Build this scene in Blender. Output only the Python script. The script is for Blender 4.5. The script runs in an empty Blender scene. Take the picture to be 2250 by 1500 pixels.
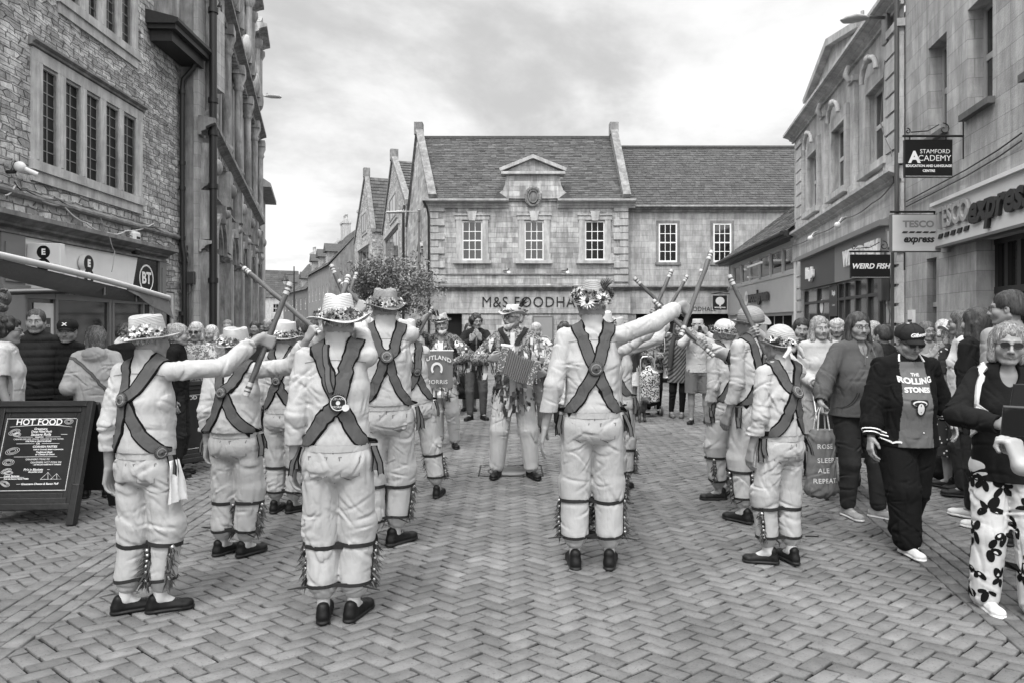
import bpy, bmesh, math, random
import numpy as np
import openvdb as vdb
from mathutils import Vector, Matrix
from mathutils.bvhtree import BVHTree
R = math.radians
SC = bpy.context.scene
COL = SC.collection
# ------------------------------------------------------------ camera
F, CX, HY, CH = 1500.0, 1125.0, 712.0, 1.6        # focal length in photo pixels, centre column, horizon row, eye height
cam = bpy.data.cameras.new('camera'); cam.lens = 24; cam.sensor_width = 36
cam.shift_y = -(750 - HY) / 2250.0; cam.clip_start = .05; cam.clip_end = 3000
co = bpy.data.objects.new('camera', cam); COL.objects.link(co)
co.location = (0, 0, CH); co.rotation_euler = (R(90), 0, 0); SC.camera = co
SC.view_settings.view_transform = 'Standard'; SC.view_settings.look = 'None'
SC.view_settings.exposure = 0.44; SC.view_settings.gamma = 1
try: SC.cycles.max_bounces = 6; SC.cycles.diffuse_bounces = 3
except Exception: pass
# ------------------------------------------------------------ sky and sun (overcast, soft)
w = bpy.data.worlds.new('World'); SC.world = w; w.use_nodes = True
nt = w.node_tree; N = nt.nodes; L = nt.links
for n in list(N): N.remove(n)
def nd(t, **k):
    n = N.new(t)
    for a, b in k.items(): setattr(n, a, b)
    return n
def mth(op, a, b=None, c=None, clamp=False):
    n = N.new('ShaderNodeMath'); n.operation = op; n.use_clamp = clamp
    for i, v in enumerate((a, b, c)):
        if v is None: continue
        if isinstance(v, (int, float)): n.inputs[i].default_value = v
        else: L.new(v, n.inputs[i])
    return n.outputs[0]
SUN_EL, SUN_AZ = 56, 205                              # high behind the camera, a little to the left
sky = nd('ShaderNodeTexSky', sky_type='NISHITA', sun_disc=False)
sky.sun_elevation = R(SUN_EL); sky.sun_rotation = R(SUN_AZ)
bw = nd('ShaderNodeRGBToBW'); L.new(sky.outputs[0], bw.inputs[0])
tc = nd('ShaderNodeTexCoord'); sp = nd('ShaderNodeSeparateXYZ'); L.new(tc.outputs['Generated'], sp.inputs[0])
zz = mth('MAXIMUM', sp.outputs[2], 0.02)
den = mth('ADD', zz, 0.22)
cb = nd('ShaderNodeCombineXYZ')
L.new(mth('DIVIDE', sp.outputs[0], den), cb.inputs[0]); L.new(mth('DIVIDE', sp.outputs[1], den), cb.inputs[1])
def noise(vec, scale, detail, rough, dist, loc):
    mp = nd('ShaderNodeMapping'); mp.inputs['Location'].default_value = loc; mp.inputs['Scale'].default_value = (1, 1.0, 1); L.new(vec, mp.inputs[0])
    n = nd('ShaderNodeTexNoise'); L.new(mp.outputs[0], n.inputs[0])
    n.inputs['Scale'].default_value = scale; n.inputs['Detail'].default_value = detail
    n.inputs['Roughness'].default_value = rough; n.inputs['Distortion'].default_value = dist
    return n.outputs[0]
n1 = noise(cb.outputs[0], .75, 8, .55, .35, (3.1, 1.7, 0))
n2 = noise(cb.outputs[0], 2.3, 6, .6, .2, (7.1, 4.7, 2))
# heavier bank low over the street on the left, thin bright cloud to the right
bank = mth('MULTIPLY', mth('SUBTRACT', 1, mth('MULTIPLY', mth('ABSOLUTE', mth('SUBTRACT', sp.outputs[2], .235)), 7.5), clamp=True),
           mth('MULTIPLY', mth('SUBTRACT', .18, sp.outputs[0]), 2.2, clamp=True), clamp=True)
cl = mth('ADD', mth('MULTIPLY', n1, .75), mth('MULTIPLY', n2, .25))
cl = mth('SUBTRACT', cl, mth('MULTIPLY', bank, .10))
mr = nd('ShaderNodeMapRange'); L.new(cl, mr.inputs[0])
mr.inputs[1].default_value = .395; mr.inputs[2].default_value = .55; mr.inputs[3].default_value = .47; mr.inputs[4].default_value = .78
mr.interpolation_type = 'SMOOTHSTEP'
# cloud deck brightness rides on a little of the clear-sky radiance behind it
tot = mth('ADD', mth('MULTIPLY', mr.outputs[0], 9.3), mth('MULTIPLY', mth('MINIMUM', bw.outputs[0], 6.0), .12))
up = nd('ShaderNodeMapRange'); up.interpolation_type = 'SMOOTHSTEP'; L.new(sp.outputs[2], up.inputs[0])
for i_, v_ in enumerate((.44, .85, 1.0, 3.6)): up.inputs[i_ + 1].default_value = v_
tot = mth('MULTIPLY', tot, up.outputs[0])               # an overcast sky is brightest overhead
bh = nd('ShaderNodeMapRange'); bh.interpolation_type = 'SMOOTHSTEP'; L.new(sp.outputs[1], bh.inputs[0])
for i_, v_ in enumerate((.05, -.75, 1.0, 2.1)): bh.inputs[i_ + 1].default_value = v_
tot = mth('MULTIPLY', tot, bh.outputs[0])               # extra sky glow added behind the camera, sun side, to light facades and backs
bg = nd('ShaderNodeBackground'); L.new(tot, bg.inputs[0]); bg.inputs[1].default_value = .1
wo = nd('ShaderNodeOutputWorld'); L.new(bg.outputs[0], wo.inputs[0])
sl = bpy.data.lights.new('sun', 'SUN'); sl.energy = 1.5; sl.angle = R(10); sl.color = (1, .99, .97)
so = bpy.data.objects.new('sun', sl); COL.objects.link(so)
sdir = Vector((math.sin(R(SUN_AZ)) * math.cos(R(SUN_EL)), math.cos(R(SUN_AZ)) * math.cos(R(SUN_EL)), math.sin(R(SUN_EL))))
so.rotation_euler = sdir.to_track_quat('Z', 'Y').to_euler(); so.location = (0, -5, 30)
# ------------------------------------------------------------ materials (the whole photograph is black and white)
def mat(name, v, rough=.75, var=.12, sc=4, bump=0, bs=40, metal=0, spec=.4, attr=0, brick=None, rubble=False, rings=0, weave=0,
        stretch=None, pattern=None, trans=0, streak=0, crease=0):
    m = bpy.data.materials.new(name); m.use_nodes = True
    t = m.node_tree; n = t.nodes; l = t.links
    b = n['Principled BSDF']
    def nn(ty, **k):
        q = n.new(ty)
        for a, c in k.items(): setattr(q, a, c)
        return q
    def mt(op, a, c=None, e=None, clamp=False):
        q = n.new('ShaderNodeMath'); q.operation = op; q.use_clamp = clamp
        for i, x in enumerate((a, c, e)):
            if x is None: continue
            if isinstance(x, (int, float)): q.inputs[i].default_value = x
            else: l.new(x, q.inputs[i])
        return q.outputs[0]
    def noi(scale, vec, det=5, ro=.6, dist=0):
        q = nn('ShaderNodeTexNoise'); l.new(vec, q.inputs[0]); q.inputs['Scale'].default_value = scale
        q.inputs['Detail'].default_value = det; q.inputs['Roughness'].default_value = ro; q.inputs['Distortion'].default_value = dist
        return q.outputs[0]
    def mrange(x, a, c, d, e):
        q = nn('ShaderNodeMapRange'); l.new(x, q.inputs[0])
        for i, y in enumerate((a, c, d, e)): q.inputs[i + 1].default_value = y
        return q.outputs[0]
    tcn = nn('ShaderNodeTexCoord'); vec = tcn.outputs['Object']
    if stretch:
        mp = nn('ShaderNodeMapping'); mp.inputs['Scale'].default_value = stretch; l.new(vec, mp.inputs[0]); vs = mp.outputs[0]
    else: vs = vec
    val = mrange(noi(sc, vs), .3, .7, 1 - var, 1 + var)
    hgt = None
    if attr:
        at = nn('ShaderNodeAttribute', attribute_name='rnd')
        val = mt('MULTIPLY', val, mrange(at.outputs['Fac'], 0, 1, 1 - attr, 1 + attr))
    if brick and rubble:
        s = nn('ShaderNodeSeparateXYZ'); l.new(vec, s.inputs[0]); c = nn('ShaderNodeCombineXYZ'); l.new(mt('ADD', s.outputs[0], s.outputs[1]), c.inputs[0]); l.new(s.outputs[2], c.inputs[1])
        nz = nn('ShaderNodeTexNoise'); l.new(c.outputs[0], nz.inputs[0]); nz.inputs['Scale'].default_value = 3.2; nz.inputs['Detail'].default_value = 5
        ad = nn('ShaderNodeVectorMath', operation='MULTIPLY_ADD'); l.new(nz.outputs['Color'], ad.inputs[0]); ad.inputs[1].default_value = (.13, .05, 0); l.new(c.outputs[0], ad.inputs[2])
        br = nn('ShaderNodeTexBrick'); l.new(ad.outputs[0], br.inputs[0]); br.offset = .37; br.offset_frequency = 2; br.squash = 1.45; br.squash_frequency = 3
        for k_, v_ in (('Scale', 1), ('Brick Width', .30), ('Row Height', .135), ('Mortar Size', .012), ('Mortar Smooth', .6), ('Bias', 0)): br.inputs[k_].default_value = v_
        br.inputs['Color1'].default_value = (.62,) * 3 + (1,); br.inputs['Color2'].default_value = (1.3,) * 3 + (1,); br.inputs['Mortar'].default_value = (.55,) * 3 + (1,)
        sc_ = nn('ShaderNodeVectorMath', operation='MULTIPLY'); l.new(ad.outputs[0], sc_.inputs[0]); sc_.inputs[1].default_value = (3.3, 7.6, 1)
        s5 = nn('ShaderNodeSeparateXYZ'); l.new(sc_.outputs[0], s5.inputs[0]); c5 = nn('ShaderNodeCombineXYZ'); l.new(mt('ADD', s5.outputs[0], mt('MULTIPLY', mt('FLOOR', s5.outputs[1]), .43)), c5.inputs[0]); l.new(s5.outputs[1], c5.inputs[1])
        vo = nn('ShaderNodeTexVoronoi', feature='DISTANCE_TO_EDGE'); l.new(c5.outputs[0], vo.inputs[0]); vo.inputs['Scale'].default_value = 1; vo.inputs['Randomness'].default_value = .42
        vc = nn('ShaderNodeTexVoronoi', feature='F1'); l.new(c5.outputs[0], vc.inputs[0]); vc.inputs['Scale'].default_value = 1; vc.inputs['Randomness'].default_value = .42
        sepc = nn('ShaderNodeSeparateXYZ'); l.new(vc.outputs['Color'], sepc.inputs[0])
        g = nn('ShaderNodeRGBToBW'); l.new(br.outputs[0], g.inputs[0]); pw = mt('POWER', g.outputs[0], .45)
        val = mt('MULTIPLY', val, mt('MULTIPLY', pw, mrange(sepc.outputs[0], 0, 1, .62, 1.28)))
        jn = mrange(vo.outputs['Distance'], .0, .055, 0, 1)
        jn2 = mt('SUBTRACT', 1, mt('MULTIPLY', br.outputs['Fac'], .35)); hgt = mt('MULTIPLY', jn, jn2)
        val = mt('MULTIPLY', val, mrange(jn, 0, 1, .42, 1))
        val = mt('MULTIPLY', val, mrange(noi(.9, vec, 6, .65), .35, .65, .75, 1.15)); val = mt('MULTIPLY', val, mrange(noi(14, vec, 5, .7), .35, .65, .8, 1.12))
        brick = None
        hgt_b = True
    if brick:
        bw_, bh_, bmort, bvar, bdark = brick
        s = nn('ShaderNodeSeparateXYZ'); l.new(vec, s.inputs[0])
        c = nn('ShaderNodeCombineXYZ'); l.new(mt('ADD', s.outputs[0], s.outputs[1]), c.inputs[0]); l.new(s.outputs[2], c.inputs[1])
        v2 = c.outputs[0]
        if rubble:
            nz = nn('ShaderNodeTexNoise'); l.new(v2, nz.inputs[0]); nz.inputs['Scale'].default_value = 2.6; nz.inputs['Detail'].default_value = 4
            ad = nn('ShaderNodeVectorMath', operation='MULTIPLY_ADD'); l.new(nz.outputs['Color'], ad.inputs[0]); ad.inputs[1].default_value = (.16, .10, 0); l.new(v2, ad.inputs[2]); v2 = ad.outputs[0]
        br = nn('ShaderNodeTexBrick'); l.new(v2, br.inputs[0])
        br.offset = .5; br.inputs['Scale'].default_value = 1; br.inputs['Brick Width'].default_value = bw_; br.inputs['Row Height'].default_value = bh_
        br.inputs['Mortar Size'].default_value = bmort; br.inputs['Mortar Smooth'].default_value = .3 if rubble else .1
        br.inputs['Color1'].default_value = (1 - bvar,) * 3 + (1,); br.inputs['Color2'].default_value = (1 + bvar,) * 3 + (1,); br.inputs['Mortar'].default_value = (bdark,) * 3 + (1,)
        if rubble:
            br.offset_frequency = 2; br.squash = .72; br.squash_frequency = 3
            br2 = nn('ShaderNodeTexBrick'); l.new(v2, br2.inputs[0]); br2.inputs['Scale'].default_value = 1
            br2.inputs['Brick Width'].default_value = bw_ * 2.13; br2.inputs['Row Height'].default_value = bh_ * 2; br2.inputs['Mortar Size'].default_value = bmort * .2
            br2.inputs['Color1'].default_value = (.9,) * 3 + (1,); br2.inputs['Color2'].default_value = (1.1,) * 3 + (1,); br2.inputs['Mortar'].default_value = (.95,) * 3 + (1,)
        g = nn('ShaderNodeRGBToBW'); l.new(br.outputs[0], g.inputs[0]); val = mt('MULTIPLY', val, g.outputs[0])
        if rubble:
            g2 = nn('ShaderNodeRGBToBW'); l.new(br2.outputs[0], g2.inputs[0]); val = mt('MULTIPLY', val, g2.outputs[0])
        hgt = mt('SUBTRACT', 1, br.outputs['Fac'])
        val = mt('MULTIPLY', val, mrange(noi(.9, vec, 6, .65), .35, .65, .82, 1.12))
    if streak:                                           # rain-washed vertical weathering, a property of the stone
        mp2 = nn('ShaderNodeMapping'); mp2.inputs['Scale'].default_value = (2.2, 2.2, .35); l.new(vec, mp2.inputs[0])
        val = mt('MULTIPLY', val, mrange(noi(1.6, mp2.outputs[0], 6, .7, .3), .42, .62, 1 - streak, 1 + streak * .3))
    if rings:
        s = nn('ShaderNodeSeparateXYZ'); l.new(vec, s.inputs[0])
        rr = mt('SQRT', mt('ADD', mt('MULTIPLY', s.outputs[0], s.outputs[0]), mt('MULTIPLY', s.outputs[1], s.outputs[1])))
        ph = mt('ADD', mt('MULTIPLY', mt('ADD', rr, s.outputs[2]), rings), mt('MULTIPLY', noi(30, vec), .8))
        wv = mt('SINE', ph); val = mt('MULTIPLY', val, mrange(wv, -1, 1, .93, 1.03)); hgt = wv
    if pattern:                                          # printed cloth: (kind, scale, threshold, second grey)
        kd, ps, th, v2_ = pattern
        if kd == 'blot': q = noi(ps, vec, 3, .6, 1.0)
        elif kd == 'dots':
            q_ = nn('ShaderNodeTexVoronoi'); l.new(vec, q_.inputs[0]); q_.inputs['Scale'].default_value = ps; q = q_.outputs['Distance']
        else:
            q_ = nn('ShaderNodeTexWave'); l.new(vec, q_.inputs[0]); q_.inputs['Scale'].default_value = ps; q_.bands_direction = 'DIAGONAL'; q_.inputs['Distortion'].default_value = 1.0; q = q_.outputs[1]
        fac = mrange(q, th - .02, th + .02, v2_ / max(v, .001), 1)
        val = mt('MULTIPLY', val, fac)
    col = mt('MULTIPLY', val, v, clamp=True)
    cc = nn('ShaderNodeCombineXYZ')
    for i in range(3): l.new(col, cc.inputs[i])
    l.new(cc.outputs[0], b.inputs['Base Color'])
    b.inputs['Roughness'].default_value = rough; b.inputs['Metallic'].default_value = metal
    b.inputs['Specular IOR Level'].default_value = spec
    if bump:
        h = noi(bs, vs, 6, .65)
        if crease:                                       # crumpled cotton: sharp thin wrinkles over soft ones
            mpc = nn('ShaderNodeMapping'); mpc.inputs['Scale'].default_value = (1.2, 1.2, .5); mpc.inputs['Rotation'].default_value = (.3, .5, 0); l.new(vec, mpc.inputs[0])
            r1 = mrange(mt('ABSOLUTE', mt('SUBTRACT', noi(4.2, mpc.outputs[0], 2, .5, .3), .5)), 0, .09, 0, 1); r2 = mrange(mt('ABSOLUTE', mt('SUBTRACT', noi(11, mpc.outputs[0], 2, .5, .3), .5)), 0, .10, 0, 1)
            h = mt('ADD', mt('MULTIPLY', h, .5), mt('ADD', mt('MULTIPLY', r1, .34), mt('MULTIPLY', r2, .15)))
        if weave:
            wv = nn('ShaderNodeTexWave'); l.new(vec, wv.inputs[0]); wv.inputs['Scale'].default_value = weave; wv.inputs['Distortion'].default_value = 3
            h = mt('ADD', h, mt('MULTIPLY', wv.outputs[1], .3))
        if hgt is not None: h = mt('ADD', mt('MULTIPLY', h, .5), mt('MULTIPLY', hgt, .22 if rings else 1.2))
        bp = nn('ShaderNodeBump'); bp.inputs['Strength'].default_value = min(1, bump); bp.inputs['Distance'].default_value = .035 if (brick or rubble) else (.012 if bs < 20 else .006)
        l.new(h, bp.inputs['Height']); l.new(bp.outputs[0], b.inputs['Normal'])
    return m
MT = {}
def G(v, kind='paint'):
    """grey material of a kind, cached"""
    key = (round(v, 3), kind)
    if key not in MT:
        nm = '%s %.2f' % (kind, v)
        if kind == 'cloth': MT[key] = mat(nm, v, .9, .07, 3, .8, 14, spec=.1, crease=1)
        elif kind == 'denim': MT[key] = mat(nm, v, .9, .25, 9, .4, 90, spec=.12)
        elif kind == 'paint': MT[key] = mat(nm, v, .45, .05, 3, .05, 30)
        elif kind == 'gloss': MT[key] = mat(nm, v, .18, .03, 3)
        elif kind == 'leather': MT[key] = mat(nm, v, .5, .15, 20, .2, 60, spec=.22)
        elif kind == 'metal': MT[key] = mat(nm, v, .35, .1, 8, metal=.8)
        elif kind == 'stone': MT[key] = mat(nm, v, .9, .18, 3, .6, 30, streak=.25)
        elif kind == 'hair': MT[key] = mat(nm, v, .55, .45, 60, .9, 60, stretch=(1, 1, .12), spec=.4)
        elif kind == 'skin': MT[key] = mat(nm, v, .5, .08, 14, .12, 120, attr=1.0)
        elif kind == 'straw': MT[key] = mat(nm, v, .8, .1, 12, .8, 160, rings=900)
        elif kind == 'wood': MT[key] = mat(nm, v, .6, .35, 6, .5, 20, stretch=(8, 8, 1))
        elif kind == 'var': MT[key] = mat(nm, v, .8, .1, 8, attr=.85)
        elif kind == 'flat': MT[key] = mat(nm, v, .7, .0, 3)
    return MT[key]
# ------------------------------------------------------------ object helpers
def tag(o, label=None, cat=None, group=None, kind=None):
    if label: o['label'] = label
    if cat: o['category'] = cat
    if group: o['group'] = group
    if kind: o['kind'] = kind
    return o
def empty(name, loc=(0, 0, 0), rz=0, label=None, cat=None, group=None):
    o = bpy.data.objects.new(name, None); COL.objects.link(o); o.location = loc; o.rotation_euler = (0, 0, rz); o.empty_display_size = .2
    return tag(o, label, cat, group)
def link(name, me, parent=None):
    o = bpy.data.objects.new(name, me); COL.objects.link(o)
    if parent is not None: o.parent = parent
    return o
class MB:
    """mesh builder: polygons with a material slot and a random grey each"""
    def __init__(s): s.v = []; s.f = []; s.m = []; s.r = []; s.sm = []
    def add(s, vs, fs, m=0, r=.5, smooth=False):
        o = len(s.v); s.v.extend([tuple(p) for p in vs])
        for f in fs: s.f.append(tuple(i + o for i in f)); s.m.append(m); s.r.append(r); s.sm.append(smooth)
    def box(s, x0, x1, y0, y1, z0, z1, m=0, r=.5, b=0):
        if x1 < x0: x0, x1 = x1, x0
        if y1 < y0: y0, y1 = y1, y0
        if z1 < z0: z0, z1 = z1, z0
        if b:
            bm = bmesh.new(); bmesh.ops.create_cube(bm, size=1, matrix=Matrix.Translation(((x0 + x1) / 2, (y0 + y1) / 2, (z0 + z1) / 2)) @ Matrix.Diagonal((x1 - x0, y1 - y0, z1 - z0, 1)))
            bmesh.ops.bevel(bm, geom=bm.edges[:], offset=b, segments=2, affect='EDGES', profile=.5)
            bm.verts.index_update(); s.add([v.co[:] for v in bm.verts], [[v.index for v in f.verts] for f in bm.faces], m, r); bm.free(); return
        s.add([(x0, y0, z0), (x1, y0, z0), (x1, y1, z0), (x0, y1, z0), (x0, y0, z1), (x1, y0, z1), (x1, y1, z1), (x0, y1, z1)],
              [(0, 3, 2, 1), (4, 5, 6, 7), (0, 1, 5, 4), (1, 2, 6, 5), (2, 3, 7, 6), (3, 0, 4, 7)], m, r)
    def tube(s, pts, rad, n=8, m=0, r=.5, cap=True, smooth=True):
        pts = [Vector(p) for p in pts]; k = len(pts)
        rads = rad if isinstance(rad, (list, tuple)) else [rad] * k
        vs = []; ref = None
        for i, p in enumerate(pts):
            t = (pts[min(i + 1, k - 1)] - pts[max(i - 1, 0)])
            if t.length < 1e-9: t = Vector((0, 0, 1))
            t.normalize()
            if ref is None: ref = t.orthogonal().normalized()
            else: ref = (ref - t * ref.dot(t)); ref = ref.normalized() if ref.length > 1e-6 else t.orthogonal().normalized()
            bb = t.cross(ref)
            for j in range(n):
                a = 2 * math.pi * j / n; vs.append(p + (ref * math.cos(a) + bb * math.sin(a)) * rads[i])
        fs = [(i * n + j, i * n + (j + 1) % n, (i + 1) * n + (j + 1) % n, (i + 1) * n + j) for i in range(k - 1) for j in range(n)]
        s.add(vs, fs, m, r, smooth)
        if cap: s.add(vs[:n], [tuple(range(n - 1, -1, -1))], m, r); s.add(vs[-n:], [tuple(range(n))], m, r)
    def lathe(s, prof, c=(0, 0, 0), n=24, m=0, r=.5, sx=1, sy=1, mod=None, smooth=True):
        vs = []
        for (rr, z) in prof:
            for j in range(n):
                a = 2 * math.pi * j / n; x, y, zq = rr * math.cos(a) * sx, rr * math.sin(a) * sy, z
                if mod: x, y, zq = mod(x, y, zq, a, rr)
                vs.append((c[0] + x, c[1] + y, c[2] + zq))
        k = len(prof)
        s.add(vs, [(i * n + j, i * n + (j + 1) % n, (i + 1) * n + (j + 1) % n, (i + 1) * n + j) for i in range(k - 1) for j in range(n)], m, r, smooth)
    def prism(s, poly, y0, y1, m=0, r=.5):
        """polygon given in (x, z), extruded along y"""
        n = len(poly); vs = [(x, y0, z) for x, z in poly] + [(x, y1, z) for x, z in poly]
        s.add(vs, [tuple(range(n)), tuple(range(2 * n - 1, n - 1, -1))] + [(i, i + n, (i + 1) % n + n, (i + 1) % n) for i in range(n)], m, r)
    def ball(s, c, r_, n=8, m=0, r=.5, sc=(1, 1, 1)):
        prof = [(r_ * math.sin(math.pi * i / n) + 1e-5, -r_ * math.cos(math.pi * i / n)) for i in range(n + 1)]
        s.lathe([(a, b * sc[2]) for a, b in prof], c, max(6, n + 2), m, r, sc[0], sc[1])
    def mesh(s, name, mats):
        me = bpy.data.meshes.new(name); me.from_pydata(s.v, [], s.f)
        for q in (mats if isinstance(mats, (list, tuple)) else [mats]): me.materials.append(q)
        me.polygons.foreach_set('material_index', s.m); me.polygons.foreach_set('use_smooth', s.sm)
        a = me.attributes.new('rnd', 'FLOAT', 'FACE'); a.data.foreach_set('value', s.r)
        me.update(); return me
    def build(s, name, mats, parent=None):
        return link(name, s.mesh(name, mats), parent)
def text_polys(body, size, bold=0, shear=0, sx=1, align='CENTER', space=1):
    c = bpy.data.curves.new('t', 'FONT'); c.body = body; c.size = size; c.offset = 0 if 'M' in body else bold; c.shear = shear; c.align_x = align; c.align_y = 'CENTER'; c.space_character = space
    c.resolution_u = 3
    o = bpy.data.objects.new('t', c); COL.objects.link(o)
    dg = bpy.context.evaluated_depsgraph_get(); dg.update()
    me = bpy.data.meshes.new_from_object(o.evaluated_get(dg))
    vs = [(v.co.x * sx, v.co.y) for v in me.vertices]; fs = [tuple(p.vertices) for p in me.polygons]
    bpy.data.objects.remove(o); bpy.data.curves.remove(c); bpy.data.meshes.remove(me)
    return vs, fs
def text_on(mb, body, size, o, ux=(1, 0, 0), uz=(0, 0, 1), m=0, depth=0, **k):
    """flat (or raised) lettering at point o, reading along ux, up uz"""
    vs, fs = text_polys(body, size, **k)
    o, ux, uz = Vector(o), Vector(ux).normalized(), Vector(uz).normalized(); nn_ = ux.cross(uz)
    front = [o + ux * x + uz * y + nn_ * depth for x, y in vs]
    mb.add(front, fs, m)
    if depth:
        ec = {}
        for f in fs:
            for i in range(len(f)):
                a, b = f[i], f[(i + 1) % len(f)]; ec[(a, b)] = 1
        for (a, b) in list(ec):
            if (b, a) not in ec:
                pa, pb = front[a], front[b]; mb.add([pa, pb, pb - nn_ * depth, pa - nn_ * depth], [(3, 2, 1, 0)], m)
def gz(y):
    return 0.0 if y < 20 else -.6 * min(1, (y - 20) / 16)
def at(px, py, Y): return Vector(((px - CX) / F * Y, Y, CH - (py - HY) / F * Y))
# ============================================================ figures
class Field:
    """signed distance grid; shapes are blended into one continuous skin"""
    def __init__(s, lo, hi, vox):
        s.vox = vox; s.lo = np.array(lo, float); s.n = np.maximum(4, np.ceil((np.array(hi) - s.lo) / vox).astype(int))
        s.D = np.full(tuple(s.n), .2, np.float32)
    def box(s, lo, hi):
        a = np.clip(np.floor((np.array(lo) - s.lo) / s.vox).astype(int), 0, s.n); b = np.clip(np.ceil((np.array(hi) - s.lo) / s.vox).astype(int) + 1, 0, s.n)
        if np.any(b <= a): return None, None
        ax = [np.arange(a[i], b[i]) * s.vox + s.lo[i] for i in range(3)]
        P = np.meshgrid(*ax, indexing='ij', sparse=True)
        return tuple(slice(a[i], b[i]) for i in range(3)), P
    def merge(s, sl, d, k, op='add'):
        a = s.D[sl]
        if op == 'sub':
            h = np.clip(.5 - .5 * (a + d) / k, 0, 1); s.D[sl] = a * (1 - h) - d * h + k * h * (1 - h); return
        h = np.clip(.5 + .5 * (a - d) / k, 0, 1); s.D[sl] = a * (1 - h) + d * h - k * h * (1 - h)
    def cone(s, a, b, r1, r2, k=.01, op='add'):
        a = np.array(a, float); b = np.array(b, float); m = max(r1, r2) + k + 3.5 * s.vox
        sl, P = s.box(np.minimum(a, b) - m, np.maximum(a, b) + m)
        if sl is None: return
        ab = b - a; l2 = max(1e-9, float(ab @ ab)); q = [P[i] - a[i] for i in range(3)]
        t = np.clip((q[0] * ab[0] + q[1] * ab[1] + q[2] * ab[2]) / l2, 0, 1)
        d = np.sqrt(sum((q[i] - ab[i] * t) ** 2 for i in range(3))) - (r1 + (r2 - r1) * t)
        s.merge(sl, d, k, op)
    def ell(s, c, r, M=None, k=.01, op='add'):
        c = np.array(c, float); r = np.array(r, float); m = max(r) + k + 3.5 * s.vox
        sl, P = s.box(c - m, c + m)
        if sl is None: return
        q = [P[i] - c[i] for i in range(3)]
        if M is not None: q = [sum(M[i][j] * q[j] for j in range(3)) for i in range(3)]      # rows of M are the axes
        k0 = np.sqrt(sum((q[i] / r[i]) ** 2 for i in range(3))); k1 = np.sqrt(sum((q[i] / r[i] ** 2) ** 2 for i in range(3))) + 1e-6
        s.merge(sl, k0 * (k0 - 1) / k1, k, op)
    def loft(s, a, b, ra, rb, side, k=.02):
        a = np.array(a, float); b = np.array(b, float); m = max(max(ra), max(rb)) + k + 3.5 * s.vox
        sl, P = s.box(np.minimum(a, b) - m, np.maximum(a, b) + m)
        if sl is None: return
        ab = b - a; ln = np.linalg.norm(ab) + 1e-9; ax = ab / ln; sd = np.array(side, float); sd = sd - ax * (sd @ ax); sd /= np.linalg.norm(sd); fr = np.cross(ax, sd)
        q = [P[i] - a[i] for i in range(3)]
        tt = (q[0] * ax[0] + q[1] * ax[1] + q[2] * ax[2]); t = np.clip(tt / ln, 0, 1); w_ = tt - t * ln
        u = q[0] * sd[0] + q[1] * sd[1] + q[2] * sd[2]; v = q[0] * fr[0] + q[1] * fr[1] + q[2] * fr[2]
        rx = ra[0] + (rb[0] - ra[0]) * t; ry = ra[1] + (rb[1] - ra[1]) * t; rz = np.minimum(rx, ry)
        k0 = np.sqrt((u / rx) ** 2 + (v / ry) ** 2 + (w_ / rz) ** 2); k1 = np.sqrt((u / rx ** 2) ** 2 + (v / ry ** 2) ** 2 + (w_ / rz ** 2) ** 2) + 1e-6
        s.merge(sl, k0 * (k0 - 1) / k1, k)
    def cut(s, axis, val, above=True):
        """flat cut of the garment (hem)"""
        i = int(round((val - s.lo[axis]) / s.vox)); i = max(0, min(s.n[axis], i))
        sl = [slice(None)] * 3; sl[axis] = slice(i, None) if above else slice(0, i); s.D[tuple(sl)] = .2
    def cutplane(s, p, nrm):
        """remove everything on the positive side of the plane"""
        P = np.meshgrid(*[np.arange(s.n[i]) * s.vox + s.lo[i] for i in range(3)], indexing='ij', sparse=True)
        p = np.array(p, float); nrm = np.array(nrm, float); nrm /= np.linalg.norm(nrm)
        d = sum((P[i] - p[i]) * nrm[i] for i in range(3)); s.D = np.maximum(s.D, d).astype(np.float32)
    def folds(s, lst, seed=0, base=.003):
        """cloth folds: (centre, direction across the folds, wavelength, reach, depth)"""
        msk = np.abs(s.D) < .025; idx = np.nonzero(msk)
        if not len(idx[0]): return
        P = np.stack([idx[i] * s.vox + s.lo[i] for i in range(3)], 1); rng = np.random.RandomState(seed); h = np.zeros(len(P))
        def lowf(f, n=4):
            r = np.zeros(len(P))
            for j in range(n):
                kx = rng.normal(size=3); kx *= f * (1 + .5 * j) / np.linalg.norm(kx); r += np.sin(P @ kx + rng.rand() * 6.28 + 1.1 * np.sin(P @ kx[[2, 0, 1]] * .7 + j)) / (1 + .35 * j)
            return r
        warp = lowf(9); n_ = len(P)
        def crease(c, nr, sig, ext, amp, wob=.012):
            nr = nr / (np.linalg.norm(nr) + 1e-9); q = P - c; r2 = np.sum(q * q, 1); m = r2 < (2.6 * ext) ** 2
            if not m.any(): return
            t = q[m] @ nr + wob * warp[m]; g = np.exp(-r2[m] / ext ** 2) * amp
            h[m] += g * (.75 * np.exp(-((t - sig * 1.5) / (sig * 1.9)) ** 2) - 1.25 * np.exp(-(t / sig) ** 2) + .3 * np.exp(-((t + sig * 2.2) / (sig * 2.4)) ** 2))
        nb_ = int(np.clip(n_ / (1500 if s.vox < .0075 else 900), 14, 44))
        for j in range(nb_):                                  # long soft drapes, mostly running down and across
            c = P[rng.randint(n_)]; nr = rng.normal(size=3) * np.array([1, 1, .55]); crease(c, nr, rng.uniform(.007, .013), rng.uniform(.05, .13), base * rng.uniform(.9, 2.4))
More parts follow.
